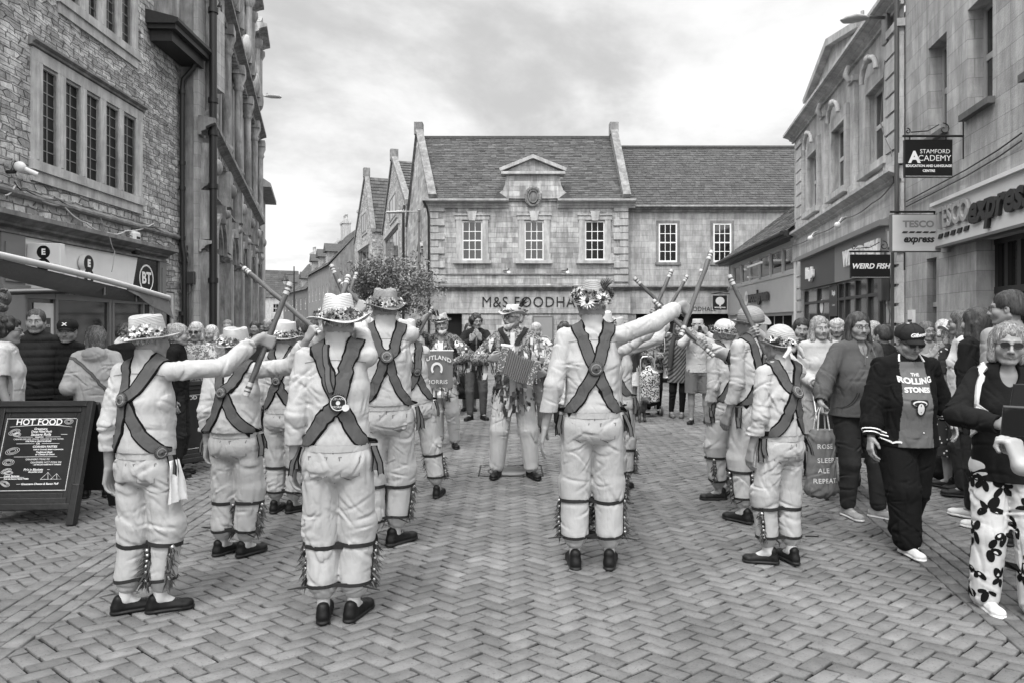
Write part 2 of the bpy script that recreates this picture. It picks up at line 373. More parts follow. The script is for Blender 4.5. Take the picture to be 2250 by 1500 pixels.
        for (c, dr, wl, reach, amp) in lst:
            dr = np.array(dr, float); dr /= np.linalg.norm(dr) + 1e-9; c = np.array(c, float); d2 = np.sum((P - c) ** 2, 1); near = np.nonzero(d2 < (reach * 1.5) ** 2)[0]
            if not len(near): continue
            for j in range(7):
                p = P[near[rng.randint(len(near))]]; nr = dr + rng.normal(size=3) * .42; crease(p, nr, rng.uniform(.006, .012), rng.uniform(.03, .075), amp * rng.uniform(.5, 1.25))
        s.D[idx] -= h.astype(np.float32)
    def noisef(s, amp, freq, st=(1, 1, 1)):
        msk = np.abs(s.D) < .04; idx = np.nonzero(msk)
        if not len(idx[0]): return
        P = np.stack([(idx[i] * s.vox + s.lo[i]) * st[i] for i in range(3)], 1); h = np.zeros(len(P)); rng = np.random.RandomState(int(freq))
        for j in range(5):
            kx = rng.normal(size=3); kx *= freq / np.linalg.norm(kx); h += np.sin(P @ kx + rng.rand() * 6 + 1.3 * np.sin(P @ kx[::-1] * .6))
        s.D[idx] -= (amp * h / 3).astype(np.float32)
    def arrays(s):
        g = vdb.FloatGrid(background=.2); g.copyFromArray(s.D, tolerance=0.0); r = g.convertToQuads(isovalue=0.0)
        pts = r[0].astype(np.float64) * s.vox + s.lo; return pts, r[1]
    def mesh(s, name, mats, matfn=None, tone=None):
        pts, q = s.arrays(); me = bpy.data.meshes.new(name)
        q = q[:, ::-1] if FLIP else q
        nv, nf = len(pts), len(q); me.vertices.add(nv); me.vertices.foreach_set('co', pts.ravel())
        me.loops.add(nf * 4); me.loops.foreach_set('vertex_index', q.ravel().astype(np.int32)); me.polygons.add(nf)
        me.polygons.foreach_set('loop_start', np.arange(0, nf * 4, 4, dtype=np.int32)); me.polygons.foreach_set('loop_total', np.full(nf, 4, np.int32))
        me.polygons.foreach_set('use_smooth', np.ones(nf, bool))
        for m in (mats if isinstance(mats, (list, tuple)) else [mats]): me.materials.append(m)
        if matfn is not None: me.polygons.foreach_set('material_index', matfn(pts[q].mean(1)).astype(np.int32))
        a = me.attributes.new('rnd', 'FLOAT', 'POINT'); a.data.foreach_set('value', (np.full(nv, .5) if tone is None else tone(pts)).astype(np.float32))
        me.update(); me.validate(); return me
FLIP = False
def V3(x): return np.array(x, float)
def nrm(v): return v / (np.linalg.norm(v) + 1e-9)
def ik(a, c, l1, l2, hint, straight=False):
    a, c = V3(a), V3(c); d = c - a; L_ = np.linalg.norm(d); mx = (l1 + l2) * .995
    if L_ > mx: c = a + d / L_ * mx; d = c - a; L_ = mx
    x = (l1 * l1 - l2 * l2 + L_ * L_) / (2 * L_); h = math.sqrt(max(0, l1 * l1 - x * x)); u = d / L_
    if L_ > .80 * (l1 + l2) and straight: k_ = L_ * (1.012 if straight != 2 else 1.0045) / (l1 + l2); l1, l2 = l1 * k_, l2 * k_; x = (l1 * l1 - l2 * l2 + L_ * L_) / (2 * L_); h = math.sqrt(max(0, l1 * l1 - x * x))
    hint = V3(hint); hint = hint - u * (hint @ u); return a + u * x + nrm(hint) * h, c
def rotm(yaw=0, pitch=0, roll=0):
    return np.array((Matrix.Rotation(R(yaw), 3, 'Z') @ Matrix.Rotation(R(pitch), 3, 'X') @ Matrix.Rotation(R(roll), 3, 'Y')))
def hand(S, W, d, th, side, curl, sc=1.0, k=.0035, spread=0.0):
    """W wrist, d along the hand, th towards the thumb side; palm, four unequal bent fingers and a thumb"""
    d = nrm(d); th = nrm(th - d * (th @ d)); n = np.cross(th, d) if side > 0 else np.cross(d, th)
    ln = [(.040, .026, .021), (.045, .029, .022), (.042, .027, .021), (.033, .020, .018)]
    c1, c2, c3 = curl
    for i in range(4):
        off = .030 - .0205 * i; base = W + (d * (.090 - .004 * abs(i - 1.2)) + th * off) * sc; root = W + (d * .012 + th * off * .55) * sc
        S.cone(root, base, .0145 * sc, .0115 * sc, .012)
        p = base; ang = 0
        for j, a in enumerate((c1 * (1 + .05 * i), c2, c3)):
            ang += a; dd = d * math.cos(R(ang)) + n * math.sin(R(ang)) + th * (spread * (1.5 - i)); dd = nrm(dd)
            q = p + dd * ln[i][j] * sc; r = (.0098 - .0009 * j) * sc * (.92 if i == 3 else 1); S.cone(p, q, r, r * .92, k); p = q
    b = W + (d * .022 + th * .030 + n * .006) * sc
    curlf = min(1, c1 / 60.); d1 = nrm(d * .75 + th * (.75 - .35 * curlf) + n * (.25 + .55 * curlf)); q = b + d1 * .040 * sc; S.cone(W + (d * .015 + th * .012) * sc, b, .016 * sc, .0155 * sc, .012); S.cone(b, q, .0135 * sc, .011 * sc, .006)
    d2 = nrm(d * (.9 - .3 * curlf) + th * (.2 - .6 * curlf) + n * (.3 + .5 * curlf)); q2 = q + d2 * .030 * sc; S.cone(q, q2, .0108 * sc, .0092 * sc, k)
    return W + (d * .075 + n * .030) * sc
def head(S, C, M, s, female=False, smile=0, old=0, gaunt=0):
    """head centred on C; rows of M are right, face, up"""
    def P(x, y, z): return C + (M[0] * x + M[1] * y + M[2] * z) * s
    E_ = lambda c, r, k=.01, op='add': S.ell(P(*c), V3(r) * s, M, k * s, op)
    K = lambda a, b, r1, r2, k=.008: S.cone(P(*a), P(*b), r1 * s, r2 * s, k * s)
    fw = .94 if female else 1.0
    E_((0, -.014, .035), (.076, .097, .084)); E_((0, .016, -.030), (.066 * fw, .075, .084), .02)
    E_((0, .045, .030), (.056, .046, .046), .02)
    for q in (-1, 1):
        K((q * .060 * fw, -.012, -.050), (q * .022, .058, -.098), .022, .019, .02)
        E_((q * .040, .060, -.030), (.029, .029, .031), .024)
        E_((q * .079, -.006, -.008), (.009, .019, .031), .006); E_((q * .084, .003, -.006), (.005, .009, .018), .004, 'sub')
        K((q * .014, .093, .021), (q * .046, .074, .022), .0085 if female else .0105, .008, .012)
        E_((q * .032, .103, .001), (.018, .017, .0115), .010, 'sub')
        E_((q * .032, .0795, .000), (.0145, .0125, .0120), .003)            # eyeball under its lids
        K((q * .020, .088, .0085), (q * .043, .083, .0075), .0038, .0034, .004); K((q * .020, .088, -.0095), (q * .043, .082, -.0085), .0034, .003, .004)
        E_((q * .0125, .101, -.042), (.0085, .011, .008), .007); E_((q * .007, .106, -.049), (.003, .005, .003), .003, 'sub')
    K((0, .090, .012), (0, .113, -.034), .0085, .0105, .010); E_((0, .113, -.038), (.0125, .012, .0105), .008)
    E_((0, .080, -.064), (.030, .020, .022), .016); E_((0, .074, -.100), (.023, .020, .018), .014)
    wl = .026 + .006 * smile
    K((-wl, .082, -.063 + .006 * smile), (0, .098, -.0605), .0035, .0052, .005); K((wl, .082, -.063 + .006 * smile), (0, .098, -.0605), .0035, .0052, .005)
    K((-wl * .8, .084, -.071 + .004 * smile), (0, .096, -.0725), .0035, .006, .005); K((wl * .8, .084, -.071 + .004 * smile), (0, .096, -.0725), .0035, .006, .005)
    for q in (-1, 1): S.cone(P(0, .1025, -.0665), P(q * wl, .089, -.0655 + .006 * smile), .0022 * s, .0018 * s, .003 * s, 'sub')
    if old:
        for q in (-1, 1): S.cone(P(q * .021, .099, -.040), P(q * .037, .083, -.068), .003 * s, .003 * s, .008 * s, 'sub')
def tone_fn(C, M, s, brow=.5, lip=.72, base=.5):
    def f(pts):
        q = (pts - C) @ M.T / s; t = np.full(len(pts), base); x, y, z = np.abs(q[:, 0]), q[:, 1], q[:, 2]
        inh = np.sum(q * q, 1) < .15 ** 2
        m = inh & (y > .06) & (np.abs(z - .0215 - .10 * (x - .03) * (x < .03)) < .0045) & (x > .012) & (x < .050); t[m] = base * brow
        m = inh & (y > .080) & (x < .028) & (np.abs(z + .0665) < .009); t[m] = base * lip
        m = inh & (y > .080) & (x < .027) & (np.abs(z + .0663) < .0022); t[m] = base * .35
        m = inh & (y > .074) & (np.abs(x - .032) < .0150) & (np.abs(z) < .0050 + .0012 * np.cos((x - .032) * 180)); t[m] = base * 1.28
        m = inh & (y > .074) & (np.hypot(x - .032, z) < .0062); t[m] = base * .16
        m = inh & (y > .074) & (np.abs(x - .032) < .0165) & (np.abs(z - .0068) < .0020); t[m] = base * .38
        m = inh & (y > .09) & (np.hypot(x - .007, z + .049) < .0042); t[m] = base * .35
        return t
    return f
def shoe_mesh(style):
    S = Field((-.07, -.12, -.02), (.07, .23, .17), .0048)
    S.loft((0, -.045, .040), (0, .150, .032), (.036, .034), (.043, .026), (1, 0, 0), .02); S.ell((0, .150, .034), (.043, .050, .030), k=.02)
    S.ell((0, -.048, .045), (.036, .036, .045), k=.015); S.cone((0, -.03, .06), (0, -.035, .100 if style != 'low' else .085), .036, .037, .015); S.cone((0, .0, .07), (0, .1, .045), .030, .028, .02)
    if style == 'trainer': S.cone((-.0, .015, .095), (0, .03, .082), .026, .024, .01)
    S.D[:, :, :int(.022 / .0048 + .02 / .0048)] = np.maximum(S.D[:, :, :int(.042 / .0048)], .004)
    S.loft((0, -.045, .014), (0, .150, .014), (.040, .016), (.048, .016), (1, 0, 0), .006); S.ell((0, .150, .014), (.048, .054, .016), k=.006); S.ell((0, -.05, .014), (.040, .040, .018), k=.006)
    S.cut(2, .0, False); S.noisef(.0007, 160)
    up, sole = {'trainer': (G(.008, 'leather'), G(.02, 'leather')), 'low': (G(.006, 'leather'), G(.012, 'leather')), 'white': (G(.55, 'cloth'), G(.7, 'paint')), 'canvas': (G(.30, 'cloth'), G(.62, 'paint')), 'tan': (G(.12, 'leather'), G(.06, 'paint'))}[style]
    me = S.mesh('shoe_' + style, [up, sole, G(.5 if style in ('white', 'canvas') else .06, 'cloth')], lambda c: np.where(c[:, 2] < .026, 1, np.where((np.abs(c[:, 0]) < .016) & (c[:, 1] > .03) & (c[:, 1] < .11) & (c[:, 2] > .045) & (np.sin(c[:, 1] * 420) > .1), 2, 0)))
    return me
SHOES = {}
def band_on(mb, bvh, path, width, edge=.009, lift=.006, m=(0, 1), closed=False, step=.02, reach=.35):
    """strip of cloth laid on a surface along a path"""
    P = [Vector(p) for p in path]; pts = []
    n = len(P); seg = n if closed else n - 1
    for i in range(seg):
        p0, p1, p2, p3 = P[(i - 1) % n] if closed or i > 0 else P[0], P[i], P[(i + 1) % n], P[(i + 2) % n] if closed or i + 2 < n else P[-1]
        k = max(2, int((p2 - p1).length / step))
        for j in range(k):
            t = j / k; pts.append(.5 * ((2 * p1) + (-p0 + p2) * t + (2 * p0 - 5 * p1 + 4 * p2 - p3) * t * t + (-p0 + 3 * p1 - 3 * p2 + p3) * t ** 3))
    if not closed: pts.append(P[-1])
    prj = []
    for p in pts:
        h = bvh.find_nearest(p, reach)
        prj.append((h[0], h[1]) if h[0] is not None else (p, Vector((0, -1, 0))))
    k = len(prj); rows = []
    for i in range(k):
        a = prj[(i - 1) % k if closed else max(0, i - 1)][0]; b = prj[(i + 1) % k if closed else min(k - 1, i + 1)][0]; t = (b - a); t = t.normalized() if t.length > 1e-6 else Vector((0, 0, 1))
        nn_ = (prj[i][1] + prj[max(0, i - 1)][1] * .5 + prj[min(k - 1, i + 1)][1] * .5).normalized(); wv = t.cross(nn_).normalized(); row = []
        for (o, lf) in ((-width / 2, -.004), (-width / 2, lift), (-width / 2 + edge, lift + .0015), (-width / 6, lift + .001), (width / 6, lift + .001), (width / 2 - edge, lift + .0015), (width / 2, lift), (width / 2, -.004)):
            q = prj[i][0] + wv * o; h = bvh.find_nearest(q + nn_ * .01, .08); base = h[0] if h[0] is not None else q
            if (base - q).length > .03: base = q
            row.append(base + nn_ * lf)
        rows.append(row)
    c = 8
    for i in range(k if closed else k - 1):
        r0, r1 = rows[i], rows[(i + 1) % k]
        for j in range(c - 1):
            mm = m[1] if j in (0, 1, 5, 6) else m[0]; mb.add([r0[j], r0[j + 1], r1[j + 1], r1[j]], [(0, 1, 2, 3)], mm, .5, True)
    return prj
def ring_on(mb, bvh, c, axis, width, lift=.005, m=(0, 1), n=20, rmax=.16, arc=None, edge=.006):
    axis = Vector(axis).normalized(); u = axis.orthogonal().normalized(); v = axis.cross(u); pts = []
    for i in range(n):
        a = 2 * math.pi * i / n; d = u * math.cos(a) + v * math.sin(a); h = bvh.ray_cast(Vector(c) + d * rmax, -d, rmax)
        pts.append(h[0] if h[0] is not None else Vector(c) + d * .06)
    for i in range(n):
        a, b = pts[i], pts[(i + 1) % n]; ra, rb = (a - Vector(c)).normalized(), (b - Vector(c)).normalized()
        for (o0, o1, mm, l0, l1) in ((-width / 2, -width / 2, m[1], -.006, lift), (-width / 2, width / 2, m[0], lift, lift), (width / 2, width / 2, m[1], lift, -.006)):
            mb.add([a + axis * o0 + ra * l0, b + axis * o0 + rb * l0, b + axis * o1 + rb * l1, a + axis * o1 + ra * l1], [(0, 1, 2, 3)], mm, .5, True)
    return pts
def flower(mb, c, n_, rad, pet, mp, mc, rng, cone=.3):
    c = Vector(c); n_ = Vector(n_).normalized(); u = n_.orthogonal().normalized(); v = n_.cross(u)
    for lay in range(2 if rad > .02 else 1):
        for i in range(pet):
            a = 2 * math.pi * (i + .5 * lay) / pet + rng.uniform(-.1, .1); d = u * math.cos(a) + v * math.sin(a); sd = n_.cross(d); w_ = rad * 3.0 / pet; rr = rad * (1 - .2 * lay)
            p = [c, c + d * rr * .5 + sd * w_ * .5 + n_ * rr * cone * .5, c + d * rr + n_ * rr * cone * rng.uniform(.1, .9), c + d * rr * .5 - sd * w_ * .5 + n_ * rr * cone * .5]
            mb.add(p, [(0, 1, 2, 3)], mp, rng.random())
    mb.ball(c + n_ * rad * .05, rad * .24, 5, mc, rng.random(), (1, 1, 1))
def leaf(mb, c, d, n_, ln, m, rng):
    c = Vector(c); d = Vector(d).normalized(); n_ = Vector(n_); s_ = d.cross(n_).normalized() * ln * .25
    mb.add([c, c + d * ln * .5 + s_ + n_ * ln * .1, c + d * ln - n_ * ln * .1, c + d * ln * .5 - s_ + n_ * ln * .1], [(0, 1, 2, 3)], m, rng.random())
STRAW = {}
def make_hat(parent, C, M, s, style, seed):
    """style: dict(v grey, brim, crown, top, curl, tilt, fl (number), big, dark)"""
    rng = random.Random(seed); g = style
    root = link('hat', None, parent) if False else None
    br, ch, r0, r1 = g.get('brim', .15), g.get('crown', .115), .093 * s, g.get('top', .077)
    mb = MB(); dent = g.get('dent', .02); wav = g.get('wav', .008); cu = g.get('curl', .015); n = 48
    def mod(x, y, z, a, rr):
        if z > ch * .8 and rr < r1 * 1.02:                       # pinched top
            z -= dent * math.exp(-(x / .025) ** 2) * (1 if y > -.05 else .5)
        if z > ch * .55: x *= 1 - .10 * max(0, math.sin(a))
        if rr > r0 * 1.05: z += (cu * abs(math.cos(a)) ** 2 - .4 * cu * abs(math.sin(a))) * ((rr - r0) / (br - r0)) ** 1.5 + wav * math.sin(3 * a + seed) * (rr - r0) / (br - r0)
        return x, y, z
    if g.get('dome'): r1 = r0 * 1.02
    prof = [(.001, ch), (r1 * .3, ch), (r1 * .6, ch * 1.0), (r1 * .85, ch * .985), (r1 * .97, ch * .95), (r1 * 1.02, ch * .88), ((r0 + r1) / 2 * 1.01, ch * .5), (r0, .012), (r0 * 1.02, 0), (r0 * 1.08, -.001),
            (r0 + (br - r0) * .4, -.001), (r0 + (br - r0) * .7, .0), (br, .002), (br + .003, -.001), (br, -.004), (r0 + (br - r0) * .5, -.006), (r0 * 1.02, -.006)]
    if g.get('dome'): prof = [(.001, ch)] + [(r1 * math.sin(t), .35 * ch + .65 * ch * math.cos(t)) for t in (.25, .5, .8, 1.1, 1.4)] + prof[7:]
    mb.lathe(prof, n=n, sy=1.13, mod=mod)
    # ribbon round the crown
    bd = [(r0 * 1.015 + .003, .004), (r0 * 1.0 + .004, .028)]; mb.lathe([(r0 * 1.02, .003)] + bd + [(r0 * .98, .030)], n=n, sy=1.13, m=1, mod=None)
    ht = mb.build('hat', [G(g.get('v', .55), 'straw'), G(g.get('band', .05), 'cloth')], parent)
    Mw = Matrix(((M[0][0], M[1][0], M[2][0], 0), (M[0][1], M[1][1], M[2][1], 0), (M[0][2], M[1][2], M[2][2], 0), (0, 0, 0, 1)))
    ht.matrix_local = Matrix.Translation(Vector(C + M[2] * g.get('up', .042) * s - M[1] * .012)) @ Mw @ Matrix.Rotation(R(g.get('tilt', 0)), 4, 'X') @ Matrix.Rotation(R(g.get('roll', 0)), 4, 'Y')
    fl = MB(); nf = g.get('fl', 16); big = g.get('big', 1.0); lo, hi = g.get('arc', (0, 360))
    for i in range(nf):
        a = R(lo + (hi - lo) * (i + rng.uniform(-.4, .4)) / nf); z = rng.uniform(.004, g.get('zmax', .022 + .016 * big)); rr = r0 * 1.05 + rng.uniform(0, .026)
        c = Vector((math.cos(a) * rr, math.sin(a) * rr * 1.13, z)); d = Vector((math.cos(a), math.sin(a), rng.uniform(.1, .9)))
        flower(fl, c + d * .006, d, rng.uniform(.011, .022) * big, rng.choice((6, 8, 10)), rng.choice((0, 0, 1, 2)), 3, rng)
        for _ in range(3): leaf(fl, c, Vector((math.cos(a + rng.uniform(-1.2, 1.2)), math.sin(a + rng.uniform(-1.2, 1.2)), rng.uniform(-.2, .7))), d, rng.uniform(.018, .038), 4, rng)
    if g.get('sun'):
        for (a, z, rad) in g['sun']:
            a = R(a); c = Vector((math.cos(a) * (r0 + .03), math.sin(a) * (r0 + .03) * 1.1, z)); flower(fl, c, (math.cos(a), math.sin(a), .2), rad, 16, 5, 3, rng, .12); fl.ball(c + Vector((math.cos(a), math.sin(a), 0)) * .001, rad * .40, 6, 3, .4, sc=(.55, .55, 1))
    if g.get('feather'):
        for _ in range(26):
            a = R(g['feather'] + rng.uniform(-18, 18)); c = Vector((math.cos(a) * .09, math.sin(a) * .09, .07)); d = Vector((math.cos(a) * rng.uniform(.2, .9), math.sin(a) * .5, rng.uniform(.6, 1.3))).normalized()
            fl.tube([c, c + d * .06, c + d * .1 + Vector((math.cos(a) * .02, 0, 0))], [.002, .0035, .0005], 4, 3, rng.random())
    if nf: o = fl.build('hat_flowers', [G(.14 if g.get('dark') else .5, 'var'), G(.06 if g.get('dark') else .3, 'var'), G(.12, 'var'), G(.03, 'var'), G(.07, 'var'), G(.5, 'var')], ht)
    return ht
def strands(ho, C, seed, n, v, long_):
    me = ho.data; rg = random.Random(seed); P = [p for p in me.polygons]
    if not P: return
    bv = BVHTree.FromPolygons([q.co[:] for q in me.vertices], [tuple(p.vertices) for p in me.polygons]); mb = MB(); crown = Vector(C) + Vector((0, -.02, .13))
    for _ in range(n):
        p = P[rg.randrange(len(P))]; c = p.center.copy(); c = c + Vector((0, 0, .01)); st = rg.uniform(.008, .016); w_ = rg.uniform(.0009, .0022); pts = []; k = rg.randint(4, 8 if long_ else 6); jit = Vector((rg.uniform(-.3, .3), rg.uniform(-.3, .3), 0))
        for i in range(k):
            h = bv.find_nearest(c, .05)
            if h[0] is None: break
            nn_ = h[1]; out = (c - crown); d = Vector((0, 0, -1)) * (1.0 if c.z < C[2] + .04 else .35) + out.normalized() * (.9 if c.z > C[2] + .04 else .0) + jit; d = d - nn_ * d.dot(nn_)
            if d.length < 1e-4: break
            d.normalize(); lift = .0008 + .0035 * (i / k) ** 2 * rg.random() * (1.6 if long_ else 1); pts.append((h[0] + nn_ * lift, nn_.cross(d).normalized())); c = h[0] + d * st
        for i in range(len(pts) - 1):
            (a, sa), (b, sb) = pts[i], pts[i + 1]; wa = w_ * (1 - .6 * i / k); wb = w_ * (1 - .6 * (i + 1) / k); mb.add([a - sa * wa, a + sa * wa, b + sb * wb, b - sb * wb], [(0, 1, 2, 3)], 0, rg.random(), True)
    if mb.v: mb.build('hair_strands', G(min(.7, v * 1.15), 'var'), ho)
def hair_mesh(kind, C, M, s, v, vox, seed, long=.0, parent=None):
    def P(x, y, z): return C + (M[0] * x + M[1] * y + M[2] * z) * s
    ext = .24 + long; S = Field(C - V3((.2, .2, .2 + long)), C + V3((.2, .2, .2)), vox)
    g = 0 if kind in ('crop', 'fringe') else .006
    S.ell(P(0, -.016, .040), V3((.083 + g, .103 + g, .090 + g)) * s, M, .01)
    if kind in ('bob', 'long', 'bun', 'curly', 'short'): S.ell(P(0, -.045, .0), V3((.084 + g, .075 + g, .085)) * s, M, .02)
    if kind == 'bob':
        for q in (-1, 1): S.cone(P(q * .070, -.01, .02), P(q * .076, .012, -.085), .030 * s, .026 * s, .02)
        S.cone(P(0, -.07, .0), P(0, -.075, -.085), .055 * s, .045 * s, .03); S.cone(P(-.05, -.05, -.03), P(-.05, -.05, -.09), .035 * s, .03 * s, .02); S.cone(P(.05, -.05, -.03), P(.05, -.05, -.09), .035 * s, .03 * s, .02)
    if kind == 'long':
        dn = V3((0, 0, -1.))
        for q in (-1, -.4, .4, 1):
            a = P(q * .062, -.05 - .02 * (1 - abs(q)), -.02); b = a + dn * (.15 + long * .6) + M[0] * q * .03 - M[1] * .012; S.cone(a, b, .040 * s, .036 * s, .02); S.cone(b, b + dn * long * .5, .036 * s, .016 * s, .02)
        for q in (-1, 1): S.cone(P(q * .072, .005, .03), P(q * .086, .012, -.11), .022 * s, .024 * s, .02); S.cone(P(q * .086, .012, -.11), P(q * .094, .02, -.17), .024 * s, .018 * s, .02)
    if kind == 'curly':
        rng = random.Random(seed)
        for _ in range(46):
            a = rng.uniform(0, 6.28); b = rng.uniform(-.9, 1.4); rr = .092; p = (math.cos(a) * math.cos(b) * rr, -.02 + math.sin(a) * math.cos(b) * rr * 1.1, .03 + math.sin(b) * rr)
            if p[1] > .055 and p[2] < .06: continue
            S.ell(P(*p), V3((.028, .028, .03)) * s, k=.012)
    if kind == 'bun': S.ell(P(0, -.095, .09), V3((.034, .034, .034)) * s, k=.008)
    if kind == 'fringe': S.ell(P(0, .0, .11), V3((.10, .13, .075)) * s, M, .01, 'sub')
    fy = .086 if kind != 'fringe' else .07                              # clear the face
    if kind in ('crop', 'short', 'bun'): S.ell(P(0, .130, -.030), V3((.076, .086, .108)) * s, M, .01, 'sub')
    else: S.ell(P(random.Random(seed).uniform(-.012, .012), .128, -.040), V3((.064, .085, .112)) * s, M, .014, 'sub')
    if kind in ('crop', 'short', 'fringe'):
        for q in (-1, 1): S.ell(P(q * .095, .012, -.030), V3((.035, .045, .045)) * s, M, .006, 'sub')
    S.noisef(.0035, 130, (1.2, 1.2, .22)); S.noisef(.002, 260, (1.2, 1.2, .2))
    if kind in ('crop', 'fringe', 'short'): S.cutplane(P(0, -.10, -.055 if kind != 'fringe' else -.05), -(M[2]) + M[1] * .25)
    ho = link('hair', S.mesh('hair', G(v, 'hair')), parent)
    if vox < .0066: strands(ho, C, seed, 900 if kind in ('long', 'bob') else 500, v, kind in ('long', 'bob'))
    return ho
PEOPLE = {}
def person(name, px, Y, H, rot, label, group=None, top=None, bot=None, hands=None, feet=None, shoe='trainer', hair=('short', .1), hat=None, head_yaw=0, head_pitch=0, head_roll=0,
           lean=(0, 0), w=1.0, belly=0.0, female=False, skin=.23, vox=.0065, glasses=None, beard=None, smile=0, old=0, pelvis=None, sock=None, seed=1, cat='person', X=None, hs=1.0, noskinlegs=False):
    """px, Y: place; rot: heading in degrees, 0 looks away from the camera, 180 towards it"""
    wx = X if X is not None else (px - CX) / F * Y
    root = empty('person', (wx, Y, gz(Y)), R(rot), label, cat, group)
    Ri = np.array(Matrix.Rotation(-R(rot), 3, 'Z')); O = V3((wx, Y, gz(Y)))
    def loc(t):
        if len(t) == 4: return Ri @ (V3(at(*t[:3])) - O)
        return V3(t)
    top = dict(dict(v=.62, kind='cloth', loose=.012, hem=.50, sleeve=1.0, folds=1), **(top or {})); bot = dict(dict(v=.62, kind='cloth', loose=.012, style='trousers'), **(bot or {}))
    h = H; pz = (pelvis[2] if pelvis else .515 * h); pel = V3((pelvis[0], pelvis[1], pz)) if pelvis else V3((0, 0, pz))
    lx, ly = lean; up = nrm(V3((lx, ly, 1)))
    waist = pel + up * .085 * h; chest = pel + up * .205 * h + V3((0, .0, 0)); shl = pel + up * .308 * h; nb = pel + up * .335 * h; bw_ = w * h / 1.75
    hy = head_yaw; M = rotm(hy, head_pitch, head_roll).T; hsz = h / 1.75 * .5 + .5; hsz *= hs * (.97 if female else 1.0)
    hc = nb + up * .030 * h + V3((0, .012, 0)) + M[2] * .082 * hsz + M[1] * .012
    sx = (.100 if not female else .090) * h * (.5 + .5 * w)
    feet = feet or [(-.09, 0, 8), (.09, 0, -8)]; hands = hands or {}
    lo = V3((-.42, -.42, -.02)); hi = V3((.42, .42, h + .06))
    J = {}
    for side in (-1, 1):
        hd = hands.get('R' if side > 0 else 'L', {}); S0 = shl + V3((side * sx, -.005, -.012 * h))
        if 'pos' in hd: tgt = loc(hd['pos'])
        else: tgt = V3((side * (sx + .045 + .02 * w), .03, pz - .055 * h))
        if tgt[2] > S0[2]: S0 = S0 + V3((-side * .012, 0, .016)) + nrm(tgt - S0) * .004
        l1, l2 = .170 * h, .150 * h; hint = hd.get('hint', (side * .12, -1, -.1)); dirh = nrm(tgt - S0)
        d = V3(hd['d']) if 'd' in hd else None
        if 'stick' in hd:
            sd = nrm(loc(hd['stick'][0]) - loc(hd['stick'][1])); E0, _ = ik(S0, tgt, l1, l2 + .07, hint); fd = nrm(tgt - E0); dd = nrm(fd - sd * (fd @ sd) * .95); th = sd
            n_ = np.cross(th, dd) if side > 0 else np.cross(dd, th); W = tgt - dd * .075 - n_ * .030; E1, W = ik(S0, W, l1, l2, hint); J[side] = (S0, E1, W, dd, th, hd.get('curl', (72, 88, 45)))
        else:
            if d is None: E0, _ = ik(S0, tgt, l1, l2 + .08, hint); dd = nrm(tgt - E0)
            else: dd = nrm(d)
            W = tgt - dd * .08; E1, W = ik(S0, W, l1, l2, hint, tgt[2] < S0[2] - .3 * h * .9); th = V3(hd.get('thumb', (0, 1, .1) if tgt[2] < S0[2] - .25 else (0, 0, 1))); J[side] = (S0, E1, W, dd, th, hd.get('curl', (22, 28, 18)))
        for p in (E1, W + dd * .2): lo = np.minimum(lo, p - .11); hi = np.maximum(hi, p + .11)
    LG = {}
    for i, side in enumerate((-1, 1)):
        fx, fy, fyaw = feet[i][:3]; fzz = feet[i][3] if len(feet[i]) > 3 else 0
        hip = pel + V3((side * .052 * h * (.6 + .4 * w), 0, -.005)); ank = V3((fx, fy, .048 * h + fzz)); fd = V3((-math.sin(R(fyaw)), math.cos(R(fyaw)), 0))
        kn, ank = ik(hip, ank, .245 * h, .232 * h, fd + V3((side * .05, .25, 0)), 2); LG[side] = (hip, kn, ank, fyaw, fd, (fx, fy, fzz))
        lo = np.minimum(lo, ank - .12); hi = np.maximum(hi, ank + .12); lo = np.minimum(lo, kn - .15); hi = np.maximum(hi, kn + .15)
    lo[2] = min(lo[2], -.02); X1 = V3((1, 0, 0))
    # ---- body: one continuous skin
    S = Field(lo, hi, vox); q = bw_
    bz = [(pel, (.150 * q, .098 * q)), (waist, (.132 * q, (.090 + belly * .5) * q)), (chest, (.148 * q, .098 * q)), (shl - up * .02, (.132 * q, .074 * q))]
    for (a, ra), (b, rb) in zip(bz, bz[1:]): S.loft(a, b, ra, rb, X1, .01)
    S.cone(nb - up * .03 * h, hc - M[2] * .05 * hsz - M[1] * .02, .058 * q, .052 * (.9 if female else 1.05), .03)
    head(S, hc, M, hsz, female, smile, old)
    for side in (-1, 1):
        S0, E1, W, dd, th, curl = J[side]; S.cone(S0, E1, .047 * q, .038 * q, .02); S.cone(E1, W, .038 * q, .0255, .012); hand(S, W, dd, th, side, curl, h / 1.75 * (.96 if female else 1.08))
        hip, kn, ank, fyaw, fd, ft = LG[side]; S.cone(hip, kn, .076 * q, .052 * q, .02); S.cone(kn, kn + (ank - kn) * .35 - fd * .012, .050 * q, .051 * q, .02); S.cone(kn + (ank - kn) * .35 - fd * .012, ank, .051 * q, .033, .02); S.cone(ank, ank + fd * .10 - V3((0, 0, .03 * h)), .030, .020, .01)
    skm = [G(skin, 'skin')]; mf = None
    if sock is not None:
        skm.append(G(sock, 'cloth')); kz = {s_: LG[s_][2] for s_ in LG}
        def mf(c):
            r_ = np.zeros(len(c))
            for s_ in (-1, 1):
                a_ = kz[s_]; r_[(np.hypot(c[:, 0] - a_[0], c[:, 1] - a_[1]) < .11) & (c[:, 2] < a_[2] + .16)] = 1
            return r_
    body = link('body', S.mesh('body', skm, mf, tone_fn(hc, M, hsz, .55 if not female else .6, .72)), root)
    # ---- trousers / skirt
    lz = bot['loose']; st = bot['style']
